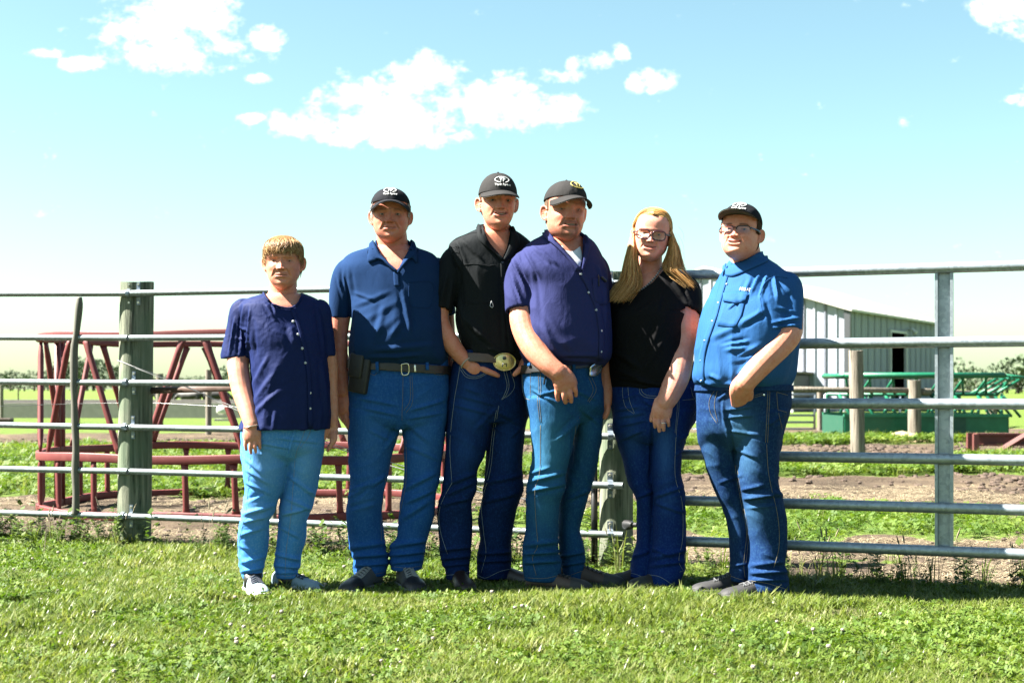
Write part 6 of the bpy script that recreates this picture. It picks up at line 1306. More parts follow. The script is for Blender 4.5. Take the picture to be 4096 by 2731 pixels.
# ---------------------------------------------------------------- man with goatee, body turned to the right
def person_m4():
    D = 6.36; per = Person(P(2260, 1555, D), 'stocky man with goatee in indigo work shirt over white tee and faded jeans')
    h = Head(2262, 960, 734, D-0.04, yaw=13, pitch=1, roll=2, wide=1.0, jaw=1.14, ap=0.009, smile=0.3, mouth=0.010, fold=1.1, chubby=0.55, nose=1.05)
    rows = [(925, 2190, 2322, 0.05, 0.08), (945, 2166, 2346, 0.05, 0.10), (965, 2132, 2372, 0.045, 0.12), (990, 2100, 2390, 0.035, 0.135), (1030, 2070, 2408, 0.02, 0.15), (1080, 2066, 2422, 0.0, 0.16), (1150, 2090, 2432, -0.01, 0.165), (1250, 2080, 2437, -0.03, 0.175), (1333, 2066, 2440, -0.04, 0.185), (1400, 2078, 2440, -0.04, 0.188), (1430, 2088, 2436, -0.035, 0.180), (1452, 2098, 2420, -0.02, 0.16), (1470, 2104, 2404, 0, 0.14)]
    neck = [(2258, 890, 0.0, 60), (2256, 935, 0.015, 64), (2256, 980, 0.025, 70), (2262, 1030, 0.02, 80), (2270, 1090, 0.01, 88)]
    skin = (0.56, 0.31, 0.225); ask = (0.53, 0.295, 0.205)
    arms = [([(2110, 1050, -0.02, 36), (2085, 1130, -0.06, 46), (2086, 1220, -0.10, 48), (2092, 1285, -0.13, 52), (2112, 1345, -0.16, 52), (2146, 1405, -0.20, 48), (2190, 1455, -0.235, 41), (2232, 1490, -0.25, 37)], 0.95),
            ([(2234, 1485, -0.25, 38), (2256, 1520, -0.25, 46), (2266, 1545, -0.245, 46)], 0.5),
            ([(2228, 1548, -0.235, 10.9), (2229, 1575, -0.24, 10.5), (2232, 1598, -0.225, 9.0)],), ([(2250, 1552, -0.25, 10.9), (2257, 1585, -0.255, 10.5), (2262, 1608, -0.235, 9.0)],),
            ([(2272, 1546, -0.25, 10.9), (2282, 1580, -0.258, 10.1), (2285, 1605, -0.238, 8.6)],), ([(2290, 1530, -0.245, 10.1), (2301, 1557, -0.25, 9.4), (2303, 1580, -0.235, 8.2)],),
            ([(2270, 1510, -0.225, 14), (2292, 1530, -0.215, 12), (2300, 1550, -0.21, 10)],),
            ([(2390, 1090, 0.08, 36), (2412, 1200, 0.10, 40), (2424, 1320, 0.10, 38), (2420, 1420, 0.09, 34), (2418, 1500, 0.07, 30), (2420, 1560, 0.05, 31), (2420, 1610, 0.04, 28)], 0.9),
            ([(2428, 1600, 0.03, 13), (2430, 1640, 0.02, 12), (2420, 1668, 0.015, 10)],), ([(2410, 1610, 0.035, 13), (2410, 1650, 0.03, 12), (2406, 1672, 0.03, 10)],)]
    build_body(per, h, neck, rows[:-3], D, arms, skin, dict(lip=(0.40, 0.16, 0.13), brow=(0.20, 0.12, 0.07), browk=0.5, red=0.9, beard=(0.085, 0.055, 0.04), stub=0.22), armskin=ask, yaw=28)
    eyes(per, h, (0.05, 0.05, 0.05)); teeth(per, h)
    hair_shell(per, h, 0.012, lambda x, f, z: (f < 0.10) & (z > np.where(f > -0.06, 0.50, 0.28)) & (z < 0.85), (0.13, 0.085, 0.055))
    cap(per, h, M_capblk, M_under, M_gold, yaw=7, z0=0.735, top=1.045, curve=1.55, blen=0.30, tilt=0, droop=0.25, emb_x=0.10, text='', partial=True, scale=1.15)
    hips = [(1425, 2104, 2404, 0, 0.14), (1498, 2089, 2402, 0, 0.155), (1563, 2094, 2410, 0, 0.155), (1615, 2108, 2414, 0.005, 0.15), (1650, 2116, 2412, 0.01, 0.13), (1690, 2125, 2400, 0.015, 0.09)]
    vl = [(1590, 2106, 2340, -0.05, 0.12), (1680, 2119, 2318, -0.05, 0.118), (1725, 2122, 2305, -0.05, 0.112), (1823, 2128, 2283, -0.05, 0.105), (1908, 2113, 2261, -0.05, 0.098), (1953, 2107, 2259, -0.05, 0.094), (2018, 2103, 2238, -0.04, 0.09), (2103, 2103, 2234, -0.03, 0.09), (2181, 2091, 2234, -0.03, 0.092), (2230, 2088, 2240, -0.03, 0.09), (2266, 2088, 2245, -0.03, 0.086), (2320, 2097, 2250, -0.03, 0.08)]
    vr = [(1590, 2270, 2413, 0.06, 0.12), (1680, 2290, 2412, 0.07, 0.112), (1725, 2295, 2409, 0.075, 0.108), (1823, 2278, 2397, 0.09, 0.10), (1908, 2262, 2375, 0.10, 0.095), (1986, 2240, 2354, 0.11, 0.09), (2051, 2236, 2336, 0.12, 0.088), (2116, 2234, 2320, 0.13, 0.088), (2181, 2236, 2336, 0.13, 0.09), (2225, 2240, 2338, 0.13, 0.088), (2311, 2252, 2336, 0.13, 0.08)]
    M_d = cloth('denim_faded', (0.006, 0.034, 0.10), 0.88, 0.2, 450, 0.6, fade=(0.03, 0.115, 0.20))
    L = [(2120, 1925, 2250, 1890, 12, 12), (2110, 1965, 2255, 1935, 11, 10), (2115, 1895, 2200, 1870, 9, 7), (2100, 2180, 2230, 2165, 13, 11), (2095, 2215, 2240, 2205, 10, 13), (2092, 2250, 2243, 2242, 10, 12), (2240, 2225, 2335, 2205, 10, 12), (2250, 2262, 2335, 2245, 8, 11), (2265, 2000, 2350, 1960, 11, 8), (2320, 1670, 2230, 1760, 14, 7), (2150, 1580, 2240, 1560, 8, 6), (2130, 1560, 2230, 1615, 7, 6), (2290, 1720, 2285, 1860, 9, -7), (2300, 1560, 2390, 1600, 9, 5), (2330, 1640, 2405, 1700, 9, 5)]
    build_jeans(per, hips, [vl, vr], D, M_d, L, [(5, 5, 11, 6, mask_y((1480, 0.3), (1650, 0.7), (1850, 0.6), (1960, 1.0), (2090, 0.15), (2190, 0.3), (2230, 1.4), (2310, 0.6)))], [(2200, 1800, 70, 170, 0.85), (2185, 2030, 60, 80, 0.5), (2330, 1720, 50, 120, 0.3), (2140, 1560, 40, 60, 0.35)], seed=4, yaw=28)
    jb = bvh_of(per.jeans)
    stitch(per, 'stitching', jb, [[(2150, 1440), (2156, 1560), (2150, 1600), (2160, 1690)], [(2158, 1440), (2164, 1560), (2158, 1600), (2166, 1690)], [(2162, 1700), (2160, 1880), (2140, 1960), (2144, 2080), (2150, 2180), (2130, 2230), (2145, 2300)], [(2095, 1490), (2120, 1486), (2122, 1590)], [(2088, 1492), (2096, 1580), (2120, 1600)], [(2318, 1670), (2290, 1850), (2262, 2050), (2245, 2200), (2262, 2305)], [(2308, 1680), (2280, 1850), (2252, 2050), (2237, 2190)], [(2355, 1510), (2372, 1560), (2350, 1605)], [(2366, 1508), (2384, 1560), (2356, 1608)], [(2100, 2308), (2175, 2312), (2248, 2296)], [(2265, 2306), (2300, 2292), (2334, 2280)]], M_thread, per.jeans_o, 0.0013)
    slv = [([(2122, 1030, 0.0, 40), (2098, 1062, -0.03, 58), (2082, 1130, -0.06, 62), (2078, 1190, -0.09, 60), (2076, 1232, -0.105, 58), (2077, 1244, -0.11, 57)], 1.0),
           ([(2376, 1040, 0.05, 34), (2396, 1080, 0.07, 44), (2408, 1150, 0.09, 46), (2416, 1240, 0.10, 44)], 1.0)]
    L = [(2050, 1040, 2110, 1180, 9, 8), (2070, 1020, 2130, 1150, 9, 8), (2100, 1000, 2160, 1110, 10, 7), (2130, 985, 2200, 1050, 10, 7), (2045, 1100, 2090, 1220, 8, 7), (2160, 1000, 2230, 1060, 9, 6), (2140, 1060, 2165, 1250, 12, -4), (2310, 1080, 2400, 1190, 8, 5), (2160, 1300, 2240, 1420, 16, 6), (2180, 1250, 2300, 1420, 18, 5), (2420, 1080, 2425, 1300, 10, 5), (2240, 1420, 2400, 1420, 12, 7), (2250, 1440, 2380, 1446, 8, 6), (2390, 1060, 2420, 1160, 8, 6), (2075, 1280, 2085, 1400, 12, 6)]
    cutb = MB(); cutb.add(*prism([(2196, 880), (2204, 940), (2232, 985), (2318, 1078), (2330, 1020), (2332, 940), (2328, 880)], D-0.22, D+0.01))
    c1 = sleeve_cut(P(2077, 1244, D-0.11), P(2077, 1244, D-0.11)-P(2080, 1180, D-0.085), 0.056, 0.05)
    M_s = cloth('shirt_indigo', (0.0165, 0.0195, 0.065), 0.85, 0.3, 450, 0.35)
    build_shirt(per, rows, slv, D, M_s, L, [(6, 6, 3.2, 6, mask_y((980, 0.5), (1100, 0.9), (1440, 1.1)))], [cutb, c1], seed=11, yaw=28)
    sb = bvh_of(per.shirt, per.neck, per.core); so = per.shirt_o
    # white tee in the open neck
    tb_ = bvh_of(per.body)
    me = sheet(tb_, [[(2246, 985), (2262, 1004), (2288, 1008), (2318, 988)], [(2258, 1010), (2278, 1026), (2300, 1026), (2324, 1006)], [(2290, 1045), (2304, 1055), (2316, 1050), (2328, 1035)], [(2312, 1072), (2316, 1076), (2320, 1076), (2326, 1066)]], 0.004, 0.003); per.part('undershirt', me, cloth('tee_white', (0.48, 0.49, 0.52), 0.9, 0.1))
    me = sheet(sb, [[(2194, 925), (2206, 950), (2236, 985), (2275, 1030), (2318, 1080)], [(2184, 925), (2192, 958), (2228, 990), (2268, 1034), (2314, 1084)], [(2174, 924), (2176, 952), (2216, 984), (2256, 1024), (2310, 1088)]], 0.008, 0.005, offs=[0.012, 0.016, 0.008]); per.part('collar', me, M_s, parent=so)
    me = sheet(sb, [[(2324, 945), (2330, 975), (2332, 1000), (2328, 1040), (2320, 1080)], [(2338, 950), (2344, 975), (2346, 1005), (2338, 1042), (2322, 1084)], [(2350, 955), (2368, 978), (2352, 1010), (2344, 1046), (2324, 1088)]], 0.008, 0.005, offs=[0.012, 0.014, 0.006]); per.part('collar', me, M_s, parent=so)
    s2 = bvh_of(per.shirt)
    me = sheet(s2, [[(2312, 1080), (2345, 1150), (2378, 1230), (2394, 1330), (2392, 1440)], [(2330, 1078), (2366, 1150), (2400, 1230), (2416, 1330), (2412, 1440)]], 0.003, 0.003); per.part('placket', me, M_s, parent=so)
    for (x, y) in ((2323, 1096), (2354, 1170), (2384, 1240), (2405, 1323), (2404, 1406)): button(per, s2, x, y, M_pearl, so, 0.0055)
    pk = sheet(s2, [[(2368, 1114), (2400, 1112), (2424, 1120)], [(2370, 1160), (2402, 1165), (2428, 1166)], [(2376, 1205), (2404, 1220), (2430, 1215)]], 0.003, 0.003); pk_o = per.part('pocket', pk, M_s, parent=so)
    q = [on(s2, 2388, 1104, 0.008)[0], on(s2, 2391, 1145, 0.008)[0]]; V, F = tube(q, 0.003, 7, 'round'); per.part('pen', new_mesh(V, F), M_leatherb, parent=pk_o)
    q = [on(s2, 2404, 1112, 0.010)[0], on(s2, 2418, 1128, 0.008)[0]]; V, F = tube(q, 0.006, 8, 'round'); per.part('glasses_case', new_mesh(V, F), M_leatherb, parent=pk_o)
    me = band(per.jeans, Vector(P(2260, 1446, D)), Vector((-0.10, 0.0, 1)), Vector(P(2260, 1480, D)), Vector((0.10, 0.0, -1)), 0.006); b_ = per.part('belt', me, M_leatherb)
    bb = bvh_of(me, per.jeans)
    me = sheet(bb, [[(2352, 1470), (2372, 1452), (2396, 1450)], [(2352, 1488), (2374, 1476), (2400, 1470)], [(2352, 1502), (2372, 1506), (2396, 1490)]], 0.010, 0.006); per.part('buckle', me, M_silver, parent=b_)
    for (x, y) in ((2120, 1440), (2293, 1468)):
        me = sheet(bb, [[(x-6, y-18), (x-5, y+26)], [(x+5, y-18), (x+6, y+26)]], 0.007, 0.004); per.part('belt_loop', me, M_d, parent=per.jeans_o)
    # knife clip on the pocket
    q = [on(jb, 2184, 1490, 0.006)[0], on(jb, 2178, 1535, 0.006)[0]]; V, F = tube(q, 0.004, 7, 'round'); per.part('knife_clip', new_mesh(V, F), M_leatherb, parent=per.jeans_o)
    M_sh = plain('moc_brown', (0.080, 0.044, 0.030), 0.6, 0.35, 50, bmp=0.4); M_so = plain('sole_dark', (0.035, 0.034, 0.034), 0.7)
    shoe(per, 2165, 6.31, 76, 0.295, M_sh, M_so, 0.092, 0.050, M_leatherb, solez=0.030, tip=M_so); shoe(per, 2300, 6.47, 76, 0.295, M_sh, M_so, 0.092, 0.050, M_leatherb, solez=0.030, tip=M_so)
person_m4()
# ---------------------------------------------------------------- blonde woman in black top
def person_w5():
    D = 6.43; per = Person(P(2640, 1555, D), 'blonde long-haired woman with glasses in black v-neck top and dark bootcut jeans')
    h = Head(2607, 1036, 846, D-0.05, hh=0.222, yaw=-7, pitch=3, roll=7, wide=1.03, jaw=1.14, ap=0.012, smile=0.6, mouth=0.007, fold=0.8, chubby=0.6, nose=0.95)
    rows = [(1068, 2556, 2660, 0.03, 0.08), (1082, 2536, 2690, 0.03, 0.10), (1096, 2510, 2722, 0.03, 0.115), (1120, 2478, 2752, 0.025, 0.13), (1150, 2455, 2772, 0.02, 0.14), (1200, 2438, 2776, 0.01, 0.155), (1250, 2432, 2768, -0.01, 0.17), (1310, 2434, 2752, -0.02, 0.175), (1412, 2440, 2762, -0.015, 0.165), (1480, 2442, 2778, -0.01, 0.168), (1514, 2444, 2784, -0.005, 0.17), (1552, 2446, 2778, 0, 0.165)]
    neck = [(2604, 980, 0.01, 46), (2602, 1020, 0.015, 47), (2600, 1060, 0.02, 50), (2596, 1105, 0.015, 64), (2592, 1180, 0.0, 78)]
    skin = (0.64, 0.39, 0.30); ask = (0.60, 0.375, 0.29)
    arms = [([(2738, 1150, -0.02, 44), (2735, 1220, -0.06, 62), (2733, 1290, -0.08, 64), (2740, 1350, -0.10, 52), (2732, 1397, -0.12, 46), (2722, 1440, -0.14, 50), (2706, 1514, -0.17, 49), (2672, 1590, -0.20, 41), (2655, 1612, -0.205, 36)], 0.95),
            ([(2655, 1605, -0.205, 38), (2648, 1640, -0.21, 41), (2644, 1662, -0.205, 40)], 0.5),
            ([(2618, 1655, -0.20, 8.7), (2618, 1685, -0.21, 8.0), (2620, 1708, -0.20, 6.5)],), ([(2634, 1668, -0.21, 8.7), (2634, 1700, -0.22, 8.0), (2637, 1724, -0.21, 6.5)],),
            ([(2652, 1668, -0.212, 8.7), (2654, 1700, -0.222, 8.0), (2655, 1720, -0.212, 6.5)],), ([(2670, 1655, -0.205, 8.4), (2673, 1685, -0.215, 7.6), (2674, 1702, -0.205, 6.1)],),
            ([(2625, 1630, -0.20, 12), (2612, 1655, -0.195, 10.5), (2606, 1680, -0.19, 9)],),
            ([(2480, 1170, 0.08, 40), (2470, 1300, 0.10, 44), (2462, 1420, 0.10, 36), (2458, 1520, 0.08, 30)], 0.9)]
    build_body(per, h, neck, rows[:-3], D, arms, skin, dict(lip=(0.50, 0.22, 0.20), brow=(0.30, 0.19, 0.11), browk=0.5, red=0.55), armskin=ask, yaw=-22)
    eyes(per, h, (0.08, 0.10, 0.12)); teeth(per, h)
    M_gf = plain('frame_tortoise', (0.055, 0.015, 0.030), 0.25, 0.9, 220)
    glasses(per, h, M_gf, True, 0.128, 0.092, zc=0.485, fo=0.012)
    # long hair: scalp shell plus long strands
    pal = [(0.56, 0.285, 0.085), (0.68, 0.38, 0.13), (0.40, 0.18, 0.05), (0.74, 0.47, 0.20), (0.26, 0.11, 0.03)]
    hs = hair_shell(per, h, 0.004, lambda x, f, z: (z > np.where(f > 0.20, 0.87, np.where(f > 0.02, 0.60+1.2*np.maximum(f-0.02, 0), 0.15))), (0.46, 0.28, 0.105))
    hips = [(1510, 2450, 2780, 0, 0.15), (1555, 2444, 2792, 0, 0.16), (1605, 2446, 2794, 0.005, 0.165), (1667, 2452, 2784, 0.01, 0.16), (1728, 2458, 2752, 0.01, 0.14), (1770, 2470, 2735, 0.01, 0.09)]
    vl = [(1640, 2455, 2640, 0.04, 0.12), (1728, 2458, 2618, 0.05, 0.118), (1821, 2484, 2614, 0.06, 0.105), (1883, 2500, 2612, 0.06, 0.096), (1945, 2518, 2612, 0.06, 0.088), (2007, 2544, 2616, 0.065, 0.082), (2069, 2547, 2617, 0.08, 0.08), (2161, 2546, 2616, 0.09, 0.085), (2211, 2535, 2612, 0.09, 0.092), (2255, 2524, 2605, 0.09, 0.10), (2300, 2512, 2595, 0.09, 0.105)]
    vr = [(1640, 2600, 2786, -0.03, 0.13), (1728, 2606, 2756, -0.035, 0.125), (1821, 2608, 2726, -0.04, 0.11), (1883, 2609, 2724, -0.045, 0.10), (1945, 2612, 2737, -0.045, 0.095), (2007, 2618, 2740, -0.04, 0.09), (2069, 2615, 2743, -0.03, 0.09), (2161, 2612, 2745, -0.02, 0.095), (2223, 2603, 2745, -0.02, 0.10), (2267, 2596, 2740, -0.02, 0.105), (2300, 2588, 2728, -0.02, 0.108), (2336, 2588, 2708, -0.02, 0.108)]
    M_d = cloth('denim_navy', (0.0035, 0.014, 0.085), 0.85, 0.15, 600, 0.5, fade=(0.022, 0.07, 0.20))
    L = [(2620, 1985, 2735, 1945, 10, 9), (2625, 2010, 2738, 2050, 10, 8), (2610, 2230, 2742, 2200, 12, 11), (2600, 2262, 2738, 2245, 10, 10), (2605, 2190, 2700, 2225, 10, 8), (2548, 1990, 2615, 1960, 9, 7), (2530, 2230, 2600, 2200, 10, 9), (2465, 1640, 2560, 1625, 8, 7), (2465, 1670, 2575, 1650, 8, 7), (2470, 1705, 2580, 1680, 8, 6), (2570, 1600, 2640, 1640, 8, 6), (2610, 1680, 2600, 1900, 8, -8), (2480, 1760, 2570, 1720, 9, 6), (2720, 1760, 2755, 1730, 9, 8), (2700, 1820, 2728, 1800, 8, 6), (2560, 1570, 2480, 1600, 8, 5)]
    build_jeans(per, hips, [vl, vr], D, M_d, L, [(6, 6, 12, 5, mask_y((1560, 0.5), (1680, 0.9), (1850, 0.5), (1980, 1.0), (2090, 0.15), (2190, 0.3), (2230, 1.2), (2330, 0.6)))], [(2660, 1800, 36, 120, 0.75), (2520, 1660, 45, 40, 0.5), (2530, 1760, 35, 90, 0.4), (2670, 2000, 40, 60, 0.35)], seed=5, yaw=-22)
    jb = bvh_of(per.jeans)
    stitch(per, 'stitching', jb, [[(2558, 1552), (2560, 1570), (2582, 1588), (2632, 1592)], [(2564, 1548), (2568, 1565), (2588, 1580), (2632, 1584)], [(2512, 1548), (2518, 1600), (2538, 1652)], [(2490, 1550), (2492, 1590), (2505, 1630), (2536, 1655)], [(2716, 1560), (2715, 1640), (2705, 1730), (2700, 1900), (2728, 2010), (2730, 2150), (2715, 2240), (2738, 2290)], [(2708, 1570), (2708, 1640), (2700, 1730)], [(2590, 2296), (2640, 2306), (2694, 2340)], [(2514, 2290), (2545, 2296), (2580, 2312)], [(2730, 1600), (2775, 1596)], [(2762, 1548), (2770, 1580), (2790, 1625), (2775, 1660)]], M_threadw, per.jeans_o, 0.0014)
    slv = [([(2712, 1130, 0.0, 44), (2738, 1160, -0.03, 62), (2738, 1200, -0.06, 70), (2733, 1240, -0.075, 73), (2731, 1250, -0.08, 74)], 0.95),
           ([(2490, 1140, 0.05, 40), (2474, 1190, 0.07, 50), (2468, 1270, 0.09, 52)], 0.95)]
    L = [(2680, 1110, 2745, 1200, 9, 8), (2710, 1100, 2760, 1190, 8, 7), (2660, 1190, 2640, 1250, 12, -4), (2670, 1235, 2790, 1232, 7, 5), (2640, 1200, 2540, 1260, 16, 6), (2640, 1280, 2600, 1420, 16, 5), (2460, 1480, 2600, 1530, 12, 7), (2470, 1510, 2640, 1540, 9, 7), (2450, 1400, 2560, 1470, 16, 6), (2700, 1480, 2770, 1520, 10, 6), (2660, 1350, 2560, 1500, 16, 5)]
    cutb = MB(); cutb.add(*prism([(2520, 1020), (2500, 1100), (2505, 1150), (2523, 1178), (2560, 1165), (2610, 1130), (2650, 1085), (2668, 1060), (2640, 1010)], D-0.24, D+0.0))
    c1 = sleeve_cut(P(2731, 1250, D-0.08), P(2731, 1250, D-0.08)-P(2736, 1190, D-0.055), 0.077, 0.03)
    M_s = cloth('top_black', (0.003, 0.003, 0.0036), 0.8, 0.2, 500, 0.3, spec=0.3)
    build_shirt(per, rows, slv, D, M_s, L, [(6, 6, 3.2, 6, mask_y((1100, 0.5), (1250, 0.8), (1500, 1.2)))], [cutb, c1], name='top', seed=13, yaw=-22)
    # long strands from a centre part, over the temples and down on the shoulders
    r_ = np.random.default_rng(9); paths = []; cols = []; rad = []; hb = bvh_of(per.shirt)
    ztab = np.array([0.75, 0.85, 0.93, 0.98, 1.0]); ftab = h.front(ztab); btab = h.back(ztab)
    gl = {-1: [(985, 2514, 2548), (1030, 2504, 2548), (1080, 2494, 2556), (1120, 2484, 2564), (1155, 2462, 2560), (1204, 2428, 2516)],
          1: [(985, 2676, 2712), (1025, 2668, 2722), (1058, 2655, 2728), (1085, 2660, 2740), (1110, 2690, 2760), (1150, 2745, 2790)]}
    for i in range(3600):
        sg = -1 if i % 2 else 1; f0 = r_.uniform(-0.30, 0.335); e = r_.uniform(0.020, 0.062); pts = []
        zt = np.interp(f0, ftab[::-1], ztab[::-1]) if f0 > 0 else np.interp(-f0, btab[::-1], ztab[::-1])
        f1 = 0.13*(f0+0.3)/0.6-0.10+r_.normal()*0.02; w0 = float(h.wid(np.array([0.55]))[0]); s_ = np.clip(0.5+(f0-0.02)*1.2*(1)+r_.normal()*0.22, 0, 1)
        xj = r_.normal()*0.008
        for al in np.linspace(0.0, 1.0, 9):
            f = f0+(f1-f0)*al; fm = 0.40 if f > 0 else 0.49; a_ = w0*math.sqrt(max(1-(f/fm)**2, 0.05)); an = al*np.pi/2*0.96
            x = a_*math.sin(an)**0.9; z = 0.56+(zt-0.56)*math.cos(an)**0.75
            k = 1+e/max(math.hypot(x, z-0.5), 0.1); pts.append(h.w(np.array(sg*x*k+xj*(1-al)), np.array(f*(1+e*0.8)), np.array(0.5+(z-0.5)*k)))
        g = gl[sg]; n_ = int(r_.choice([3, 4, 5, 6], p=[0.15, 0.25, 0.25, 0.35])) if sg < 0 else (len(g) if r_.uniform() < 0.04 else int(r_.choice([2, 3, 4], p=[0.2, 0.35, 0.45]))); wob = r_.normal(size=2)*6; ph = r_.uniform(0, 6); dep = r_.uniform(-0.02, 0.06); cut_ = r_.uniform(0.75, 1.0)
        curl = r_.uniform(0, 1) if sg > 0 else 0
        for j in range(n_):
            y, xa, xb = g[j]; t = (j+1)/len(g); q = s_ if sg < 0 else 1-s_; x = xa+(xb-xa)*q+wob[0]*t+5*math.sin(j*1.7+ph)*t; yy = y+wob[1]*t-(1-cut_)*40*t
            dd = h.D+0.0-(0.02+0.10*t)*(0.4+0.6*math.sin(np.pi*q))+dep*(1-0.5*t)
            if yy > 1075:
                hit = hb.ray_cast(Vector((0, 0, HC)), (Vector(P(x, yy, 1.0))-Vector((0, 0, HC))).normalized())
                if hit[0] is not None: dd = min(dd, hit[0].y-0.006-0.02*r_.uniform())
            pts.append(P(x, yy, dd))
        pts = crom(np.array(pts), 2)
        paths.append(pts); cols.append(np.array(pal[r_.integers(5)])*r_.uniform(0.9, 1.6)); rad.append(0.0012*r_.uniform(0.7, 1.3))
    for _ in range(22):    # flyaways
        x0 = r_.uniform(2690, 2720); y0 = r_.uniform(900, 1040); w1 = r_.uniform(15, 40); w2 = r_.uniform(60, 120); paths.append([P(x0+t*w1+6*math.sin(t*5), y0+t*w2, D-0.06) for t in np.linspace(0, 1, 9)]); cols.append((0.6, 0.45, 0.25)); rad.append(0.0004)
    strands(per, 'hair_strands', paths, cols, rad, M_hair, parent=hs)
    sb = bvh_of(per.shirt, per.body)
    A = crom(np.array([(2648, 1066), (2634, 1092), (2610, 1122), (2580, 1150), (2548, 1168), (2524, 1172), (2512, 1160)], float), 8)
    Q = np.array([on(sb, x, y, 0.003)[0] for x, y in A]); mbw, mbd = MB(), MB()
    for i, q in enumerate(Q): (mbw if i % 2 else mbd).add(*ball(q, 0.0042, 8))
    nk = per.part('necklace', mbd.mesh(), M_btnblk); per.part('pearls', mbw.mesh(), M_pearl, parent=nk); nk['kind'] = 'stuff'; nk.children[0]['kind'] = 'stuff'
    button(per, jb, 2485, 1535, M_silver, per.jeans_o, 0.0085)
    c = P(2654, 1692, D-0.225); V, F = tube([c+np.array([0.0125*math.cos(t), 0.0115*math.sin(t), 0]) for t in np.linspace(0, 2*np.pi, 24)], 0.0018, 6, False); per.part('ring', new_mesh(V, F), M_silver)
    M_sh = plain('shoe_darkbrown', (0.035, 0.024, 0.020), 0.6, 0.3, 60, bmp=0.3); M_so = plain('sole_dark', (0.035, 0.034, 0.034), 0.7)
    shoe(per, 2568, 6.52, -72, 0.245, M_sh, M_so, 0.085, 0.045, None, solez=0.025, tip=M_so); shoe(per, 2655, 6.40, -66, 0.245, M_sh, M_so, 0.085, 0.045, None, solez=0.025, tip=M_so)
person_w5()
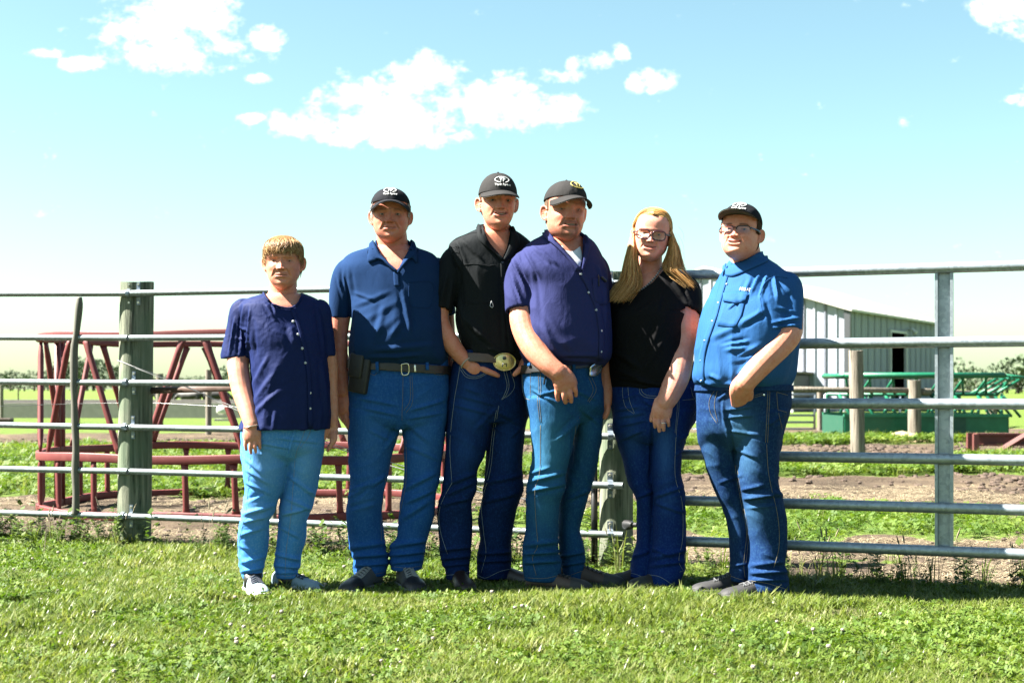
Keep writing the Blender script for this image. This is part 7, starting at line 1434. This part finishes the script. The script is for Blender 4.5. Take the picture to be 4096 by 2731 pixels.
# ---------------------------------------------------------------- young man on the right, body turned to the left
def person_m6():
    D = 6.12; per = Person(P(3000, 1555, D), 'young man with glasses and black cap in bright blue shirt, far right')
    h = Head(2962, 1030, 838, D-0.04, hh=0.222, yaw=-24, pitch=-8, roll=3, wide=1.07, jaw=1.14, ap=0.011, smile=0.8, mouth=0.013, fold=0.8, chubby=0.75, nose=0.92)
    rows = [(1028, 2938, 3062, 0.05, 0.08), (1045, 2918, 3082, 0.05, 0.10), (1065, 2905, 3108, 0.045, 0.125), (1095, 2888, 3150, 0.03, 0.145), (1130, 2874, 3176, 0.02, 0.155), (1180, 2850, 3186, 0.0, 0.17), (1234, 2818, 3184, -0.015, 0.185), (1310, 2798, 3190, -0.03, 0.20), (1370, 2792, 3190, -0.035, 0.205), (1438, 2787, 3182, -0.035, 0.205), (1504, 2774, 3168, -0.03, 0.205), (1530, 2780, 3160, -0.02, 0.195), (1550, 2800, 3152, -0.01, 0.18)]
    neck = [(2972, 965, 0.01, 58), (2980, 1010, 0.02, 61), (2986, 1050, 0.03, 66), (2990, 1090, 0.03, 76), (2990, 1140, 0.02, 84)]
    skin = (0.64, 0.37, 0.275); ask = (0.60, 0.36, 0.26)
    arms = [([(3150, 1160, -0.02, 40), (3150, 1240, -0.08, 58), (3152, 1300, -0.13, 60), (3146, 1340, -0.17, 57), (3110, 1388, -0.20, 52), (3060, 1440, -0.225, 48), (3010, 1495, -0.235, 43), (2980, 1530, -0.235, 40)], 0.95),
            ([(2980, 1530, -0.235, 42), (2966, 1555, -0.225, 46), (2962, 1580, -0.20, 42), (2962, 1620, -0.15, 36)], 0.55),
            ([(2945, 1540, -0.22, 14), (2932, 1562, -0.20, 13), (2935, 1600, -0.16, 12)],), ([(2992, 1548, -0.23, 14), (3000, 1570, -0.21, 14), (2998, 1610, -0.16, 13)],),
            ([(2900, 1180, 0.10, 38), (2850, 1300, 0.12, 42), (2830, 1420, 0.10, 38), (2826, 1520, 0.04, 32), (2822, 1580, 0.0, 30)], 0.9),
            ([(2822, 1540, 0.0, 14), (2818, 1565, -0.01, 12), (2822, 1590, 0.0, 10)],)]
    build_body(per, h, neck, rows[:-3], D, arms, skin, dict(lip=(0.50, 0.22, 0.19), brow=(0.08, 0.05, 0.03), browk=0.75, red=0.6), armskin=ask, yaw=-32)
    eyes(per, h, (0.05, 0.07, 0.09)); teeth(per, h)
    hair_shell(per, h, 0.014, lambda x, f, z: (f < 0.16) & (z > np.where(f > -0.06, 0.47, 0.20)) & (z < 0.9), (0.06, 0.034, 0.02))
    cap(per, h, M_capnavy, M_under, M_white, yaw=2, z0=0.76, top=1.075, curve=0.55, blen=0.38, tilt=3, droop=0.06, emb_x=0.0, scale=1.0)
    glasses(per, h, plain('frame_black', (0.012, 0.013, 0.016), 0.3), False, 0.130, 0.070, temple=plain('temple_blue', (0.05, 0.11, 0.2), 0.3), zc=0.485, fo=0.012)
    hips = [(1505, 2800, 3150, 0, 0.17), (1550, 2794, 3156, 0, 0.178), (1600, 2792, 3156, 0, 0.178), (1660, 2793, 3148, 0.005, 0.175), (1725, 2796, 3126, 0.01, 0.16), (1764, 2800, 3117, 0.015, 0.13), (1800, 2815, 3110, 0.015, 0.09)]
    vl = [(1640, 2795, 2990, 0.05, 0.13), (1725, 2797, 2960, 0.06, 0.125), (1764, 2800, 2955, 0.06, 0.12), (1843, 2818, 2952, 0.07, 0.11), (1908, 2838, 2955, 0.08, 0.102), (1973, 2866, 2967, 0.085, 0.095), (2038, 2893, 2980, 0.10, 0.09), (2103, 2911, 2992, 0.11, 0.09), (2181, 2920, 2995, 0.12, 0.092), (2246, 2922, 2995, 0.12, 0.09), (2280, 2918, 2992, 0.12, 0.088), (2318, 2914, 2988, 0.12, 0.085)]
    vr = [(1640, 2930, 3148, -0.05, 0.14), (1725, 2938, 3126, -0.05, 0.135), (1843, 2946, 3113, -0.05, 0.12), (1908, 2951, 3113, -0.05, 0.115), (1986, 2967, 3126, -0.045, 0.108), (2051, 2980, 3143, -0.035, 0.102), (2116, 2992, 3148, -0.02, 0.10), (2181, 3002, 3146, -0.01, 0.10), (2246, 2999, 3140, -0.01, 0.098), (2298, 2995, 3149, -0.01, 0.10), (2340, 2992, 3156, -0.01, 0.10), (2358, 2994, 3156, -0.01, 0.10)]
    M_d = cloth('denim_deep', (0.0035, 0.0155, 0.058), 0.85, 0.15, 500, 0.55, fade=(0.03, 0.085, 0.16))
    L = [(2975, 1995, 3120, 1975, 11, 12), (2985, 2020, 3100, 2010, 9, -7), (2960, 1960, 3060, 1940, 10, 7), (3000, 2262, 3140, 2245, 11, 9), (3000, 2292, 3148, 2285, 9, 11), (3000, 2320, 3152, 2318, 8, 9), (2930, 2265, 2992, 2250, 8, 8), (2900, 1640, 3010, 1625, 8, 6), (2900, 1670, 3020, 1660, 8, 6), (2910, 1720, 3040, 1740, 9, 6), (2890, 1600, 2900, 1700, 9, 7), (2905, 1640, 2955, 1900, 9, -8), (2930, 1790, 3030, 1830, 10, 5), (2880, 1930, 2965, 1900, 9, 6), (3070, 1700, 3130, 1660, 9, 6), (2925, 1560, 2870, 1600, 9, 6), (3085, 1960, 3125, 1985, 8, 8)]
    build_jeans(per, hips, [vl, vr], D, M_d, L, [(5, 5, 12, 6, mask_y((1560, 0.4), (1680, 0.7), (1850, 0.5), (1990, 1.0), (2090, 0.15), (2190, 0.3), (2260, 1.2), (2350, 0.6)))], [(2965, 1720, 60, 110, 0.95), (2990, 1850, 50, 60, 0.6), (3010, 2050, 55, 70, 0.55), (2840, 1800, 30, 90, 0.3)], seed=6, yaw=-32)
    jb = bvh_of(per.jeans)
    stitch(per, 'stitching', jb, [[(2912, 1562), (2925, 1590), (2965, 1602), (3050, 1580)], [(2916, 1556), (2930, 1582), (2970, 1594), (3050, 1572)], [(3072, 1540), (3068, 1640), (3062, 1770)], [(3080, 1540), (3076, 1640), (3070, 1770)], [(3066, 1775), (3075, 1900), (3110, 2060), (3116, 2180), (3095, 2270)], [(3106, 1570), (3112, 1640), (3128, 1715)], [(3106, 1568), (3150, 1580)], [(3114, 1640), (3145, 1648)], [(2870, 1560), (2858, 1620), (2872, 1690)], [(2862, 1556), (2838, 1600), (2842, 1650), (2870, 1696)], [(2940, 1860), (2962, 2000), (2985, 2120), (2975, 2250), (2980, 2310)], [(2948, 1860), (2970, 2000), (2993, 2120), (2984, 2250)], [(2996, 2320), (3060, 2330), (3150, 2356)], [(2918, 2300), (2950, 2312), (2985, 2322)]], M_thread, per.jeans_o, 0.0014)
    button(per, jb, 3055, 1578, M_silver, per.jeans_o, 0.005, name='rivet')
    slv = [([(3132, 1120, 0.0, 46), (3146, 1150, -0.04, 62), (3148, 1210, -0.08, 68), (3146, 1270, -0.12, 68), (3144, 1318, -0.15, 67), (3144, 1330, -0.155, 67)], 0.95),
           ([(2905, 1130, 0.08, 40), (2880, 1190, 0.10, 46), (2862, 1260, 0.11, 48)], 0.95)]
    L = [(3040, 1090, 3000, 1180, 10, 8), (3070, 1090, 3040, 1190, 9, 7), (3095, 1100, 3110, 1200, 9, 8), (3120, 1110, 3170, 1190, 8, 7), (3060, 1190, 3090, 1310, 12, -4), (3090, 1290, 3200, 1270, 9, 7), (3085, 1310, 3190, 1300, 7, 6), (3110, 1230, 3180, 1250, 10, 6), (2990, 1390, 2900, 1400, 12, 9), (2995, 1365, 2890, 1385, 10, 8), (3020, 1420, 2940, 1450, 12, 8), (2960, 1300, 3060, 1240, 14, 7), (2930, 1440, 3040, 1380, 14, 8), (2840, 1500, 2890, 1520, 10, 9), (2880, 1530, 2960, 1530, 8, 8), (2790, 1520, 2860, 1540, 8, 8), (2950, 1500, 3010, 1440, 12, 8), (2850, 1350, 2960, 1300, 16, 5), (3000, 1120, 2960, 1220, 12, 6), (2910, 1240, 2960, 1200, 10, 6)]
    cutb = MB(); cutb.add(*prism([(2910, 980), (2908, 1050), (2906, 1082), (2930, 1060), (2975, 1040), (3030, 1005), (3020, 960)], D-0.24, D+0.0))
    c1 = sleeve_cut(P(3144, 1330, D-0.155), P(3144, 1330, D-0.155)-P(3146, 1270, D-0.12), 0.066, 0.045)
    M_s = cloth('shirt_blue', (0.0125, 0.054, 0.15), 0.75, 0.25, 500, 0.3, dots=(0.005, 0.02, 0.06))
    build_shirt(per, rows, slv, D, M_s, L, [(6, 6, 3.4, 6, mask_y((1080, 0.5), (1200, 0.9), (1400, 1.2), (1550, 1.4)))], [cutb, c1], seed=17, yaw=-32)
    sb = bvh_of(per.shirt, per.neck, per.core); so = per.shirt_o
    me = sheet(sb, [[(2906, 1078), (2930, 1058), (2980, 1040), (3030, 1010), (3058, 1008)], [(2906, 1090), (2935, 1076), (2985, 1060), (3040, 1034), (3066, 1030)], [(2904, 1104), (2936, 1106), (2990, 1085), (3045, 1060), (3070, 1048)]], 0.01, 0.005, offs=[0.009, 0.008, 0.005]); per.part('collar', me, M_s, parent=so)
    me = sheet(sb, [[(2912, 1060), (2908, 1075), (2904, 1090)], [(2900, 1072), (2900, 1084), (2900, 1096)], [(2894, 1088), (2892, 1100), (2896, 1108)]], 0.008, 0.004, offs=[0.012, 0.012, 0.006]); per.part('collar', me, M_s, parent=so)
    s2 = bvh_of(per.shirt)
    me = sheet(s2, [[(2892, 1100), (2868, 1180), (2846, 1270), (2812, 1370), (2794, 1450), (2796, 1530)], [(2914, 1104), (2892, 1180), (2868, 1270), (2834, 1370), (2818, 1450), (2818, 1530)]], 0.003, 0.003); per.part('placket', me, M_s, parent=so)
    for (x, y) in ((2907, 1137), (2872, 1211), (2848, 1286), (2818, 1364), (2802, 1444), (2804, 1524)): button(per, s2, x, y, plain('button_blue', (0.05, 0.12, 0.25), 0.3), so, 0.006)
    pk = per.part('pocket', sheet(s2, [[(2900, 1180), (2945, 1186), (2986, 1192)], [(2888, 1240), (2930, 1260), (2968, 1262)], [(2870, 1302), (2910, 1308), (2944, 1308)]], 0.003, 0.003), M_s, parent=so)
    per.part('pocket_flap', sheet(s2, [[(2896, 1176), (2945, 1168), (2996, 1174)], [(2894, 1206), (2945, 1214), (2982, 1208)]], 0.007, 0.004), M_s, parent=pk)
    # maker's name above the pocket
    me = text_mesh('ARIAT', 17, 0.0, 0.0, 0.3); q = co_of(me); V = [on(s2, 2982+a[0]*1.0, 1160-a[1]+0.12*a[0], 0.004)[0] for a in q]
    if len(V): per.part('lettering', mod_mesh(new_mesh(V, [tuple(p.vertices) for p in me.polygons]), ('SOLIDIFY', dict(thickness=0.001, offset=0))), M_white, parent=so)
    stitch(per, 'cuff_seam', s2, [[(3085, 1292), (3120, 1284), (3160, 1276), (3198, 1270)]], M_s, so, 0.002)
    stitch(per, 'yoke_seam', s2, [[(3040, 1180), (3060, 1130), (3100, 1108), (3150, 1112)], [(3040, 1190), (3050, 1260)]], M_s, so, 0.0018)
    me = band(per.jeans, Vector(P(2960, 1540, D)), Vector((0, 0, 1)), Vector(P(2960, 1564, D)), Vector((0, 0, -1)), 0.005); per.part('waistband', me, M_d, parent=per.jeans_o)
    M_sh = plain('runner_black', (0.016, 0.016, 0.018), 0.7, 0.3, 150, bmp=0.5, bscale=500); M_so = plain('sole_black', (0.05, 0.05, 0.052), 0.7); M_tr = plain('runner_trim', (0.10, 0.105, 0.115), 0.5)
    shoe(per, 2955, 6.24, -76, 0.29, M_sh, M_so, 0.088, 0.050, M_tr, solez=0.032, name='sneaker'); shoe(per, 3078, 6.09, -76, 0.295, M_sh, M_so, 0.088, 0.050, M_tr, solez=0.032, name='sneaker')
person_m6()
# ================================================================ lawn, clover, weeds
def leaf_mat(name, c0, c1, c2, trans=0.45, patch=0.8, rough=0.6):
    m = bpy.data.materials.new(name); m.use_nodes = True; nt = m.node_tree; b = nt.nodes['Principled BSDF']; b.inputs['Roughness'].default_value = rough; b.inputs['Specular IOR Level'].default_value = 0.3
    oi = N(nt, 'ShaderNodeObjectInfo'); geo = N(nt, 'ShaderNodeNewGeometry'); n1 = noise_n(nt, geo.outputs['Position'], patch, 4, 0.6)
    f = math_n(nt, 'ADD', math_n(nt, 'MULTIPLY', oi.outputs['Random'], 0.55), math_n(nt, 'MULTIPLY', math_n(nt, 'SUBTRACT', n1.outputs[0], 0.25), 0.9))
    c = ramp_n(nt, f, [(0.15, c0), (0.5, c1), (0.85, c2)]); nt.links.new(c, b.inputs['Base Color'])
    tl = N(nt, 'ShaderNodeBsdfTranslucent'); nt.links.new(mixc(nt, 1.0, c, (1.0, 1.05, 0.5), 'MULTIPLY'), tl.inputs[0]); mx = N(nt, 'ShaderNodeMixShader'); mx.inputs[0].default_value = trans
    o_ = nt.nodes['Material Output']; nt.links.new(b.outputs[0], mx.inputs[1]); nt.links.new(tl.outputs[0], mx.inputs[2]); nt.links.new(mx.outputs[0], o_.inputs[0]); return m
M_blade = leaf_mat('grass_blade', (0.045, 0.078, 0.010), (0.105, 0.145, 0.024), (0.22, 0.225, 0.10), rough=0.38)
M_clov = leaf_mat('clover_leaf', (0.035, 0.075, 0.008), (0.072, 0.125, 0.013), (0.125, 0.165, 0.028), 0.4, rough=0.65)
M_weed = leaf_mat('weed_leaf', (0.03, 0.06, 0.010), (0.055, 0.095, 0.016), (0.095, 0.125, 0.03), 0.35)
M_flower = plain('clover_flower', (0.36, 0.31, 0.25), 0.8, 0.2, 300); M_straw = plain('straw_stem', (0.30, 0.235, 0.14), 0.8, 0.35, 20); M_seed = plain('seed_stem', (0.20, 0.17, 0.10), 0.8, 0.3, 30)
def src(name, me, mat):
    me.materials.append(mat); return bpy.data.objects.new(name, me)
def tuft(seed, nbl, hmin, hmax, spread, w, lean):
    r_ = np.random.default_rng(seed); V = []; F = []; n = 0
    for _ in range(nbl):
        a = r_.uniform(0, 2*np.pi); q = r_.uniform(0, spread)**1.0; x, y = q*math.cos(a), q*math.sin(a); h_ = r_.uniform(hmin, hmax); l = r_.uniform(0.1, lean)*h_; b_ = r_.uniform(0, 2*np.pi); d = np.array([math.cos(b_), math.sin(b_), 0]); s_ = np.array([-d[1], d[0], 0])*w*r_.uniform(0.7, 1.3); p = np.array([x, y, -0.004])
        p1 = p+np.array([0, 0, h_*0.55])+d*l*0.3; p2 = p+np.array([0, 0, h_*r_.uniform(0.85, 1.0)])+d*l
        V += [p-s_, p+s_, p1-s_*0.85, p1+s_*0.85, p2]; F += [(n, n+1, n+3, n+2), (n+2, n+3, n+4)]; n += 5
    return new_mesh(V, F)
def clover(seed, nl, spread, hgt, size):
    r_ = np.random.default_rng(seed); V = []; F = []; n = 0
    for _ in range(nl):
        a = r_.uniform(0, 2*np.pi); q = spread*math.sqrt(r_.uniform()); c = np.array([q*math.cos(a), q*math.sin(a), hgt*r_.uniform(0.5, 1.0)]); tilt = r_.normal(size=2)*0.45; s = size*r_.uniform(0.7, 1.2); a0 = r_.uniform(0, 6)
        for k in range(3):
            t = a0+k*2.094; d = np.array([math.cos(t), math.sin(t), 0.0]); e = np.array([-d[1], d[0], 0.0])
            pts = [c, c+d*s*0.55+e*s*0.42, c+d*s, c+d*s*0.55-e*s*0.42]
            for p in pts: p[2] += (p[0]-c[0])*tilt[0]+(p[1]-c[1])*tilt[1]
            V += pts; F.append((n, n+1, n+2, n+3)); n += 4
        V += [c+np.array([0.0006, 0, 0]), c-np.array([0.0006, 0, 0]), np.array([c[0]*0.7, c[1]*0.7, -0.005])]; F.append((n, n+1, n+2)); n += 3
    return new_mesh(V, F)
def weed(seed, hgt, nl):
    r_ = np.random.default_rng(seed); V = []; F = []; n = 0
    for st in range(5):
        b_ = r_.uniform(0, 6.28); top = np.array([math.cos(b_)*hgt*0.35*r_.uniform(), math.sin(b_)*hgt*0.35*r_.uniform(), hgt*r_.uniform(0.55, 1.0)])
        w_ = np.array([0.0015, 0.0008, 0]); V += [-w_, w_, top+w_*0.4, top-w_*0.4]; F.append((n, n+1, n+2, n+3)); n += 4
        for k in range(nl):
            t = r_.uniform(0.1, 1.0); c = top*t; a = r_.uniform(0, 6.28); d = np.array([math.cos(a), math.sin(a), r_.uniform(-0.2, 0.6)]); e = np.cross(d, [0, 0, 1]); e /= np.linalg.norm(e)+1e-6; s = hgt*r_.uniform(0.10, 0.22)
            V += [c, c+d*s*0.5+e*s*0.28, c+d*s, c+d*s*0.5-e*s*0.28]; F.append((n, n+1, n+2, n+3)); n += 4
    return new_mesh(V, F)
def seedstalk(seed, hgt):
    r_ = np.random.default_rng(seed); mb = MB()
    for k in range(3):
        b_ = r_.uniform(0, 6.28); l = hgt*r_.uniform(0.15, 0.5); d = np.array([math.cos(b_)*l, math.sin(b_)*l*0.5, hgt*r_.uniform(0.7, 1.0)])
        mb.tube([np.zeros(3), d*0.5*np.array([0.6, 0.6, 1.1]), d], [0.0012, 0.001, 0.0008], 3, False); mb.tube([d, d*1.1, d*1.22], [0.002, 0.0035, 0.001], 4, True)
    return mb.mesh()
def straw_bits(seed):
    r_ = np.random.default_rng(seed); V = []; F = []; n = 0
    for k in range(9):
        a = r_.uniform(0, 6.28); l = r_.uniform(0.03, 0.11); c = np.array([*(r_.normal(size=2)*0.06), r_.uniform(0.002, 0.012)]); d = np.array([math.cos(a)*l, math.sin(a)*l, r_.normal()*0.008]); e = np.array([-d[1], d[0], 0])/np.hypot(d[0], d[1])*0.0016
        V += [c-d/2-e, c-d/2+e, c+d/2+e, c+d/2-e]; F.append((n, n+1, n+2, n+3)); n += 4
    return new_mesh(V, F)
def scatter(name, sources, pts, rz, sc, idx, label):
    coll = bpy.data.collections.new(name+'_kinds')
    for i, o in enumerate(sources): o.name = '%s_kind_%02d' % (name, i); coll.objects.link(o)
    me = bpy.data.meshes.new(name); me.vertices.add(len(pts)); me.vertices.foreach_set('co', np.asarray(pts, np.float32).ravel())
    for nm, ty, ar in (('rz', 'FLOAT', rz), ('sc', 'FLOAT', sc)): a = me.attributes.new(nm, ty, 'POINT'); a.data.foreach_set('value', np.asarray(ar, np.float32))
    a = me.attributes.new('kind_i', 'INT', 'POINT'); a.data.foreach_set('value', np.asarray(idx, np.int32))
    o = bpy.data.objects.new(name, me); C.objects.link(o); tag(o, label, 'grass', kind='stuff')
    ng = bpy.data.node_groups.new(name+'_scatter', 'GeometryNodeTree'); ng.interface.new_socket('Geometry', in_out='INPUT', socket_type='NodeSocketGeometry'); ng.interface.new_socket('Geometry', in_out='OUTPUT', socket_type='NodeSocketGeometry')
    gi = ng.nodes.new('NodeGroupInput'); go = ng.nodes.new('NodeGroupOutput'); ci = ng.nodes.new('GeometryNodeCollectionInfo'); ci.inputs[0].default_value = coll; ci.inputs['Separate Children'].default_value = True; ci.inputs['Reset Children'].default_value = True
    ip = ng.nodes.new('GeometryNodeInstanceOnPoints'); ip.inputs['Pick Instance'].default_value = True
    def attr(nm, ty): n = ng.nodes.new('GeometryNodeInputNamedAttribute'); n.data_type = ty; n.inputs[0].default_value = nm; return n.outputs[0]
    cx = ng.nodes.new('ShaderNodeCombineXYZ'); ng.links.new(attr('rz', 'FLOAT'), cx.inputs[2]); e2r = ng.nodes.new('FunctionNodeEulerToRotation'); ng.links.new(cx.outputs[0], e2r.inputs[0])
    ng.links.new(gi.outputs[0], ip.inputs['Points']); ng.links.new(ci.outputs[0], ip.inputs['Instance']); ng.links.new(attr('kind_i', 'INT'), ip.inputs['Instance Index']); ng.links.new(e2r.outputs[0], ip.inputs['Rotation']); ng.links.new(attr('sc', 'FLOAT'), ip.inputs['Scale']); ng.links.new(ip.outputs[0], go.inputs[0])
    md = o.modifiers.new('scatter', 'NODES'); md.node_group = ng; return o
rg = np.random.default_rng(21)
def pts_in(n, y0, y1, margin=0.35):
    """points over the visible wedge of ground, evenly per square metre"""
    y = np.sqrt(rg.uniform(y0**2, y1**2, n)); k = 0.36*y+margin; return rg.uniform(-1, 1, n)*k, y
SHOE_CLEAR = None
# lawn
x, y = pts_in(64000, 3.9, 8.9); g_, lw = green_at(x, y); ptch = fbm(np.stack([x*0.9, y*0.9, 0*x+2], 1), 3); keep = (lw > rg.uniform(0.05, 0.95, len(x))) & (fbm(np.stack([x*2.6, y*2.6, 0*x+40], 1), 3) > -0.62)
x, y, ptch = x[keep], y[keep], ptch[keep]
isclo = (ptch+rg.normal(size=len(x))*0.30) > 0.30
longg = (fbm(np.stack([x*1.3, y*1.3, 0*x+70], 1), 2) > 0.28)
idx = np.where(isclo, rg.integers(6, 9, len(x)), np.where(longg & (rg.uniform(size=len(x)) < 0.5), rg.integers(4, 6, len(x)), rg.integers(0, 4, len(x))))
gsrc = [src('t', tuft(i, 13, 0.016, 0.046, 0.034, 0.0024, 1.2), M_blade) for i in range(4)]+[src('t', tuft(10+i, 9, 0.03, 0.072, 0.03, 0.0030, 1.2), M_blade) for i in range(2)]+[src('t', clover(i, 9, 0.04, 0.030, 0.0105), M_clov) for i in range(3)]
scatter('lawn_grass', gsrc, np.stack([x, y, 0*x], 1), rg.uniform(0, 6.28, len(x)), rg.uniform(0.7, 1.35, len(x)), idx, 'mown lawn of short grass and clover in front of the fence')
# white clover heads
x, y = pts_in(260, 4.2, 8.6); g_, lw = green_at(x, y); keep = (lw > 0.6) & (fbm(np.stack([x*0.9, y*0.9, 0*x+2], 1), 3) > -0.15); x, y = x[keep], y[keep]
fl = MB(); fl.add(*ball((0, 0, 0.045), (0.0075, 0.0075, 0.0065), 8)); fl.tube([(0, 0, 0), (0.004, 0, 0.042)], 0.001, 3, False)
scatter('clover_flowers', [src('f', fl.mesh(), M_flower)], np.stack([x, y, 0*x], 1), rg.uniform(0, 6.28, len(x)), rg.uniform(0.6, 1.25, len(x)), 0*x, 'scattered white clover flower heads in the lawn')
# weeds along the fence line and around the post feet
n = 620; xx = rg.uniform(-3.3, 3.0, n); dens = 0.5+fbm(np.stack([xx*1.4, 0*xx, 0*xx+3], 1), 2)*1.3; keep = (rg.uniform(size=n) < np.clip(dens, 0.1, 1)*np.where(xx > 0.75, 0.35, 1.0)); xx = xx[keep]; yy = yf(xx)-0.02+rg.normal(size=len(xx))*0.16-np.where(xx > 0.75, 0.12, 0.0)
scatter('fence_weeds', [src('w', weed(i, 0.16+0.05*(i % 3), 9), M_weed) for i in range(5)], np.stack([xx, yy, 0*xx], 1), rg.uniform(0, 6.28, len(xx)), rg.uniform(0.45, 1.15, len(xx)), rg.integers(0, 5, len(xx)), 'low leafy weeds along the foot of the fence')
n = 80; xx = np.concatenate([rg.uniform(-3.2, 3.0, 60), rg.uniform(1.0, 2.6, 20)]); yy = yf(xx)-0.15+rg.normal(size=n)*0.18
scatter('seed_stalks', [src('s', seedstalk(i, 0.20), M_seed) for i in range(3)]+[src('s', tuft(50+i, 9, 0.12, 0.24, 0.02, 0.0028, 0.9), M_blade) for i in range(2)], np.stack([xx, yy, 0*xx], 1), rg.uniform(0, 6.28, n), rg.uniform(0.6, 1.3, n), rg.integers(0, 5, n), 'tall dry seed stalks and long grass by the fence')
# pasture beyond the fence
x, y = pts_in(26000, 6.8, 27, 0.5); g_, lw = green_at(x, y); keep = (g_ > rg.uniform(0.35, 0.9, len(x))) & (lw < 0.3); x, y = x[keep], y[keep]
psrc = [src('p', clover(30+i, 16, 0.09, 0.06, 0.020), M_clov) for i in range(3)]+[src('p', tuft(60+i, 18, 0.03, 0.11, 0.06, 0.0028, 0.9), M_blade) for i in range(2)]
scatter('pasture_grass', psrc, np.stack([x, y, 0*x], 1), rg.uniform(0, 6.28, len(x)), rg.uniform(0.7, 1.5, len(x))*np.clip(y/11, 0.8, 1.6), rg.choice(5, len(x), p=[0.27, 0.27, 0.2, 0.13, 0.13]), 'clover and grass patches in the lot behind the fence')
x, y = pts_in(9000, 6.6, 13, 0.4); g_, lw = green_at(x, y); keep = (g_ < 0.4) & (fbm(np.stack([x*0.8, y*0.8, 0*x+90], 1), 2) > -0.2); x, y = x[keep], y[keep]
scatter('straw_litter', [src('s', straw_bits(i), M_straw) for i in range(4)], np.stack([x, y, 0*x+0.004], 1), rg.uniform(0, 6.28, len(x)), rg.uniform(0.7, 1.5, len(x)), rg.integers(0, 4, len(x)), 'loose straw litter on the bare dirt behind the fence')

# dirt clods on the bare ground
def clod(seed):
    r_ = np.random.default_rng(seed); V, F = ball((0, 0, 0), 1.0, 8); V = V*(1+0.45*gnoise(V*1.3+seed*7)[:, None])*np.array([0.03, 0.024, 0.016]); return new_mesh(V, F)
M_clod = plain('soil_clod', (0.09, 0.06, 0.042), 0.95, 0.4, 25)
x, y = pts_in(9000, 7.2, 25, 0.5); g_, lw = green_at(x, y); keep = (g_ < 0.45) & (lw < 0.1) & (fbm(np.stack([x*0.5, y*0.5, 0*x+11], 1), 3)+rg.normal(size=len(x))*0.2 > 0.02); x, y = x[keep], y[keep]
scatter('soil_clods', [src('c', clod(i), M_clod) for i in range(5)], np.stack([x, y, 0*x+0.012], 1), rg.uniform(0, 6.28, len(x)), rg.uniform(0.35, 1.5, len(x))*np.clip(y/12, 0.7, 1.5), rg.integers(0, 5, len(x)), 'loose clods of soil on the churned dirt behind the fence')
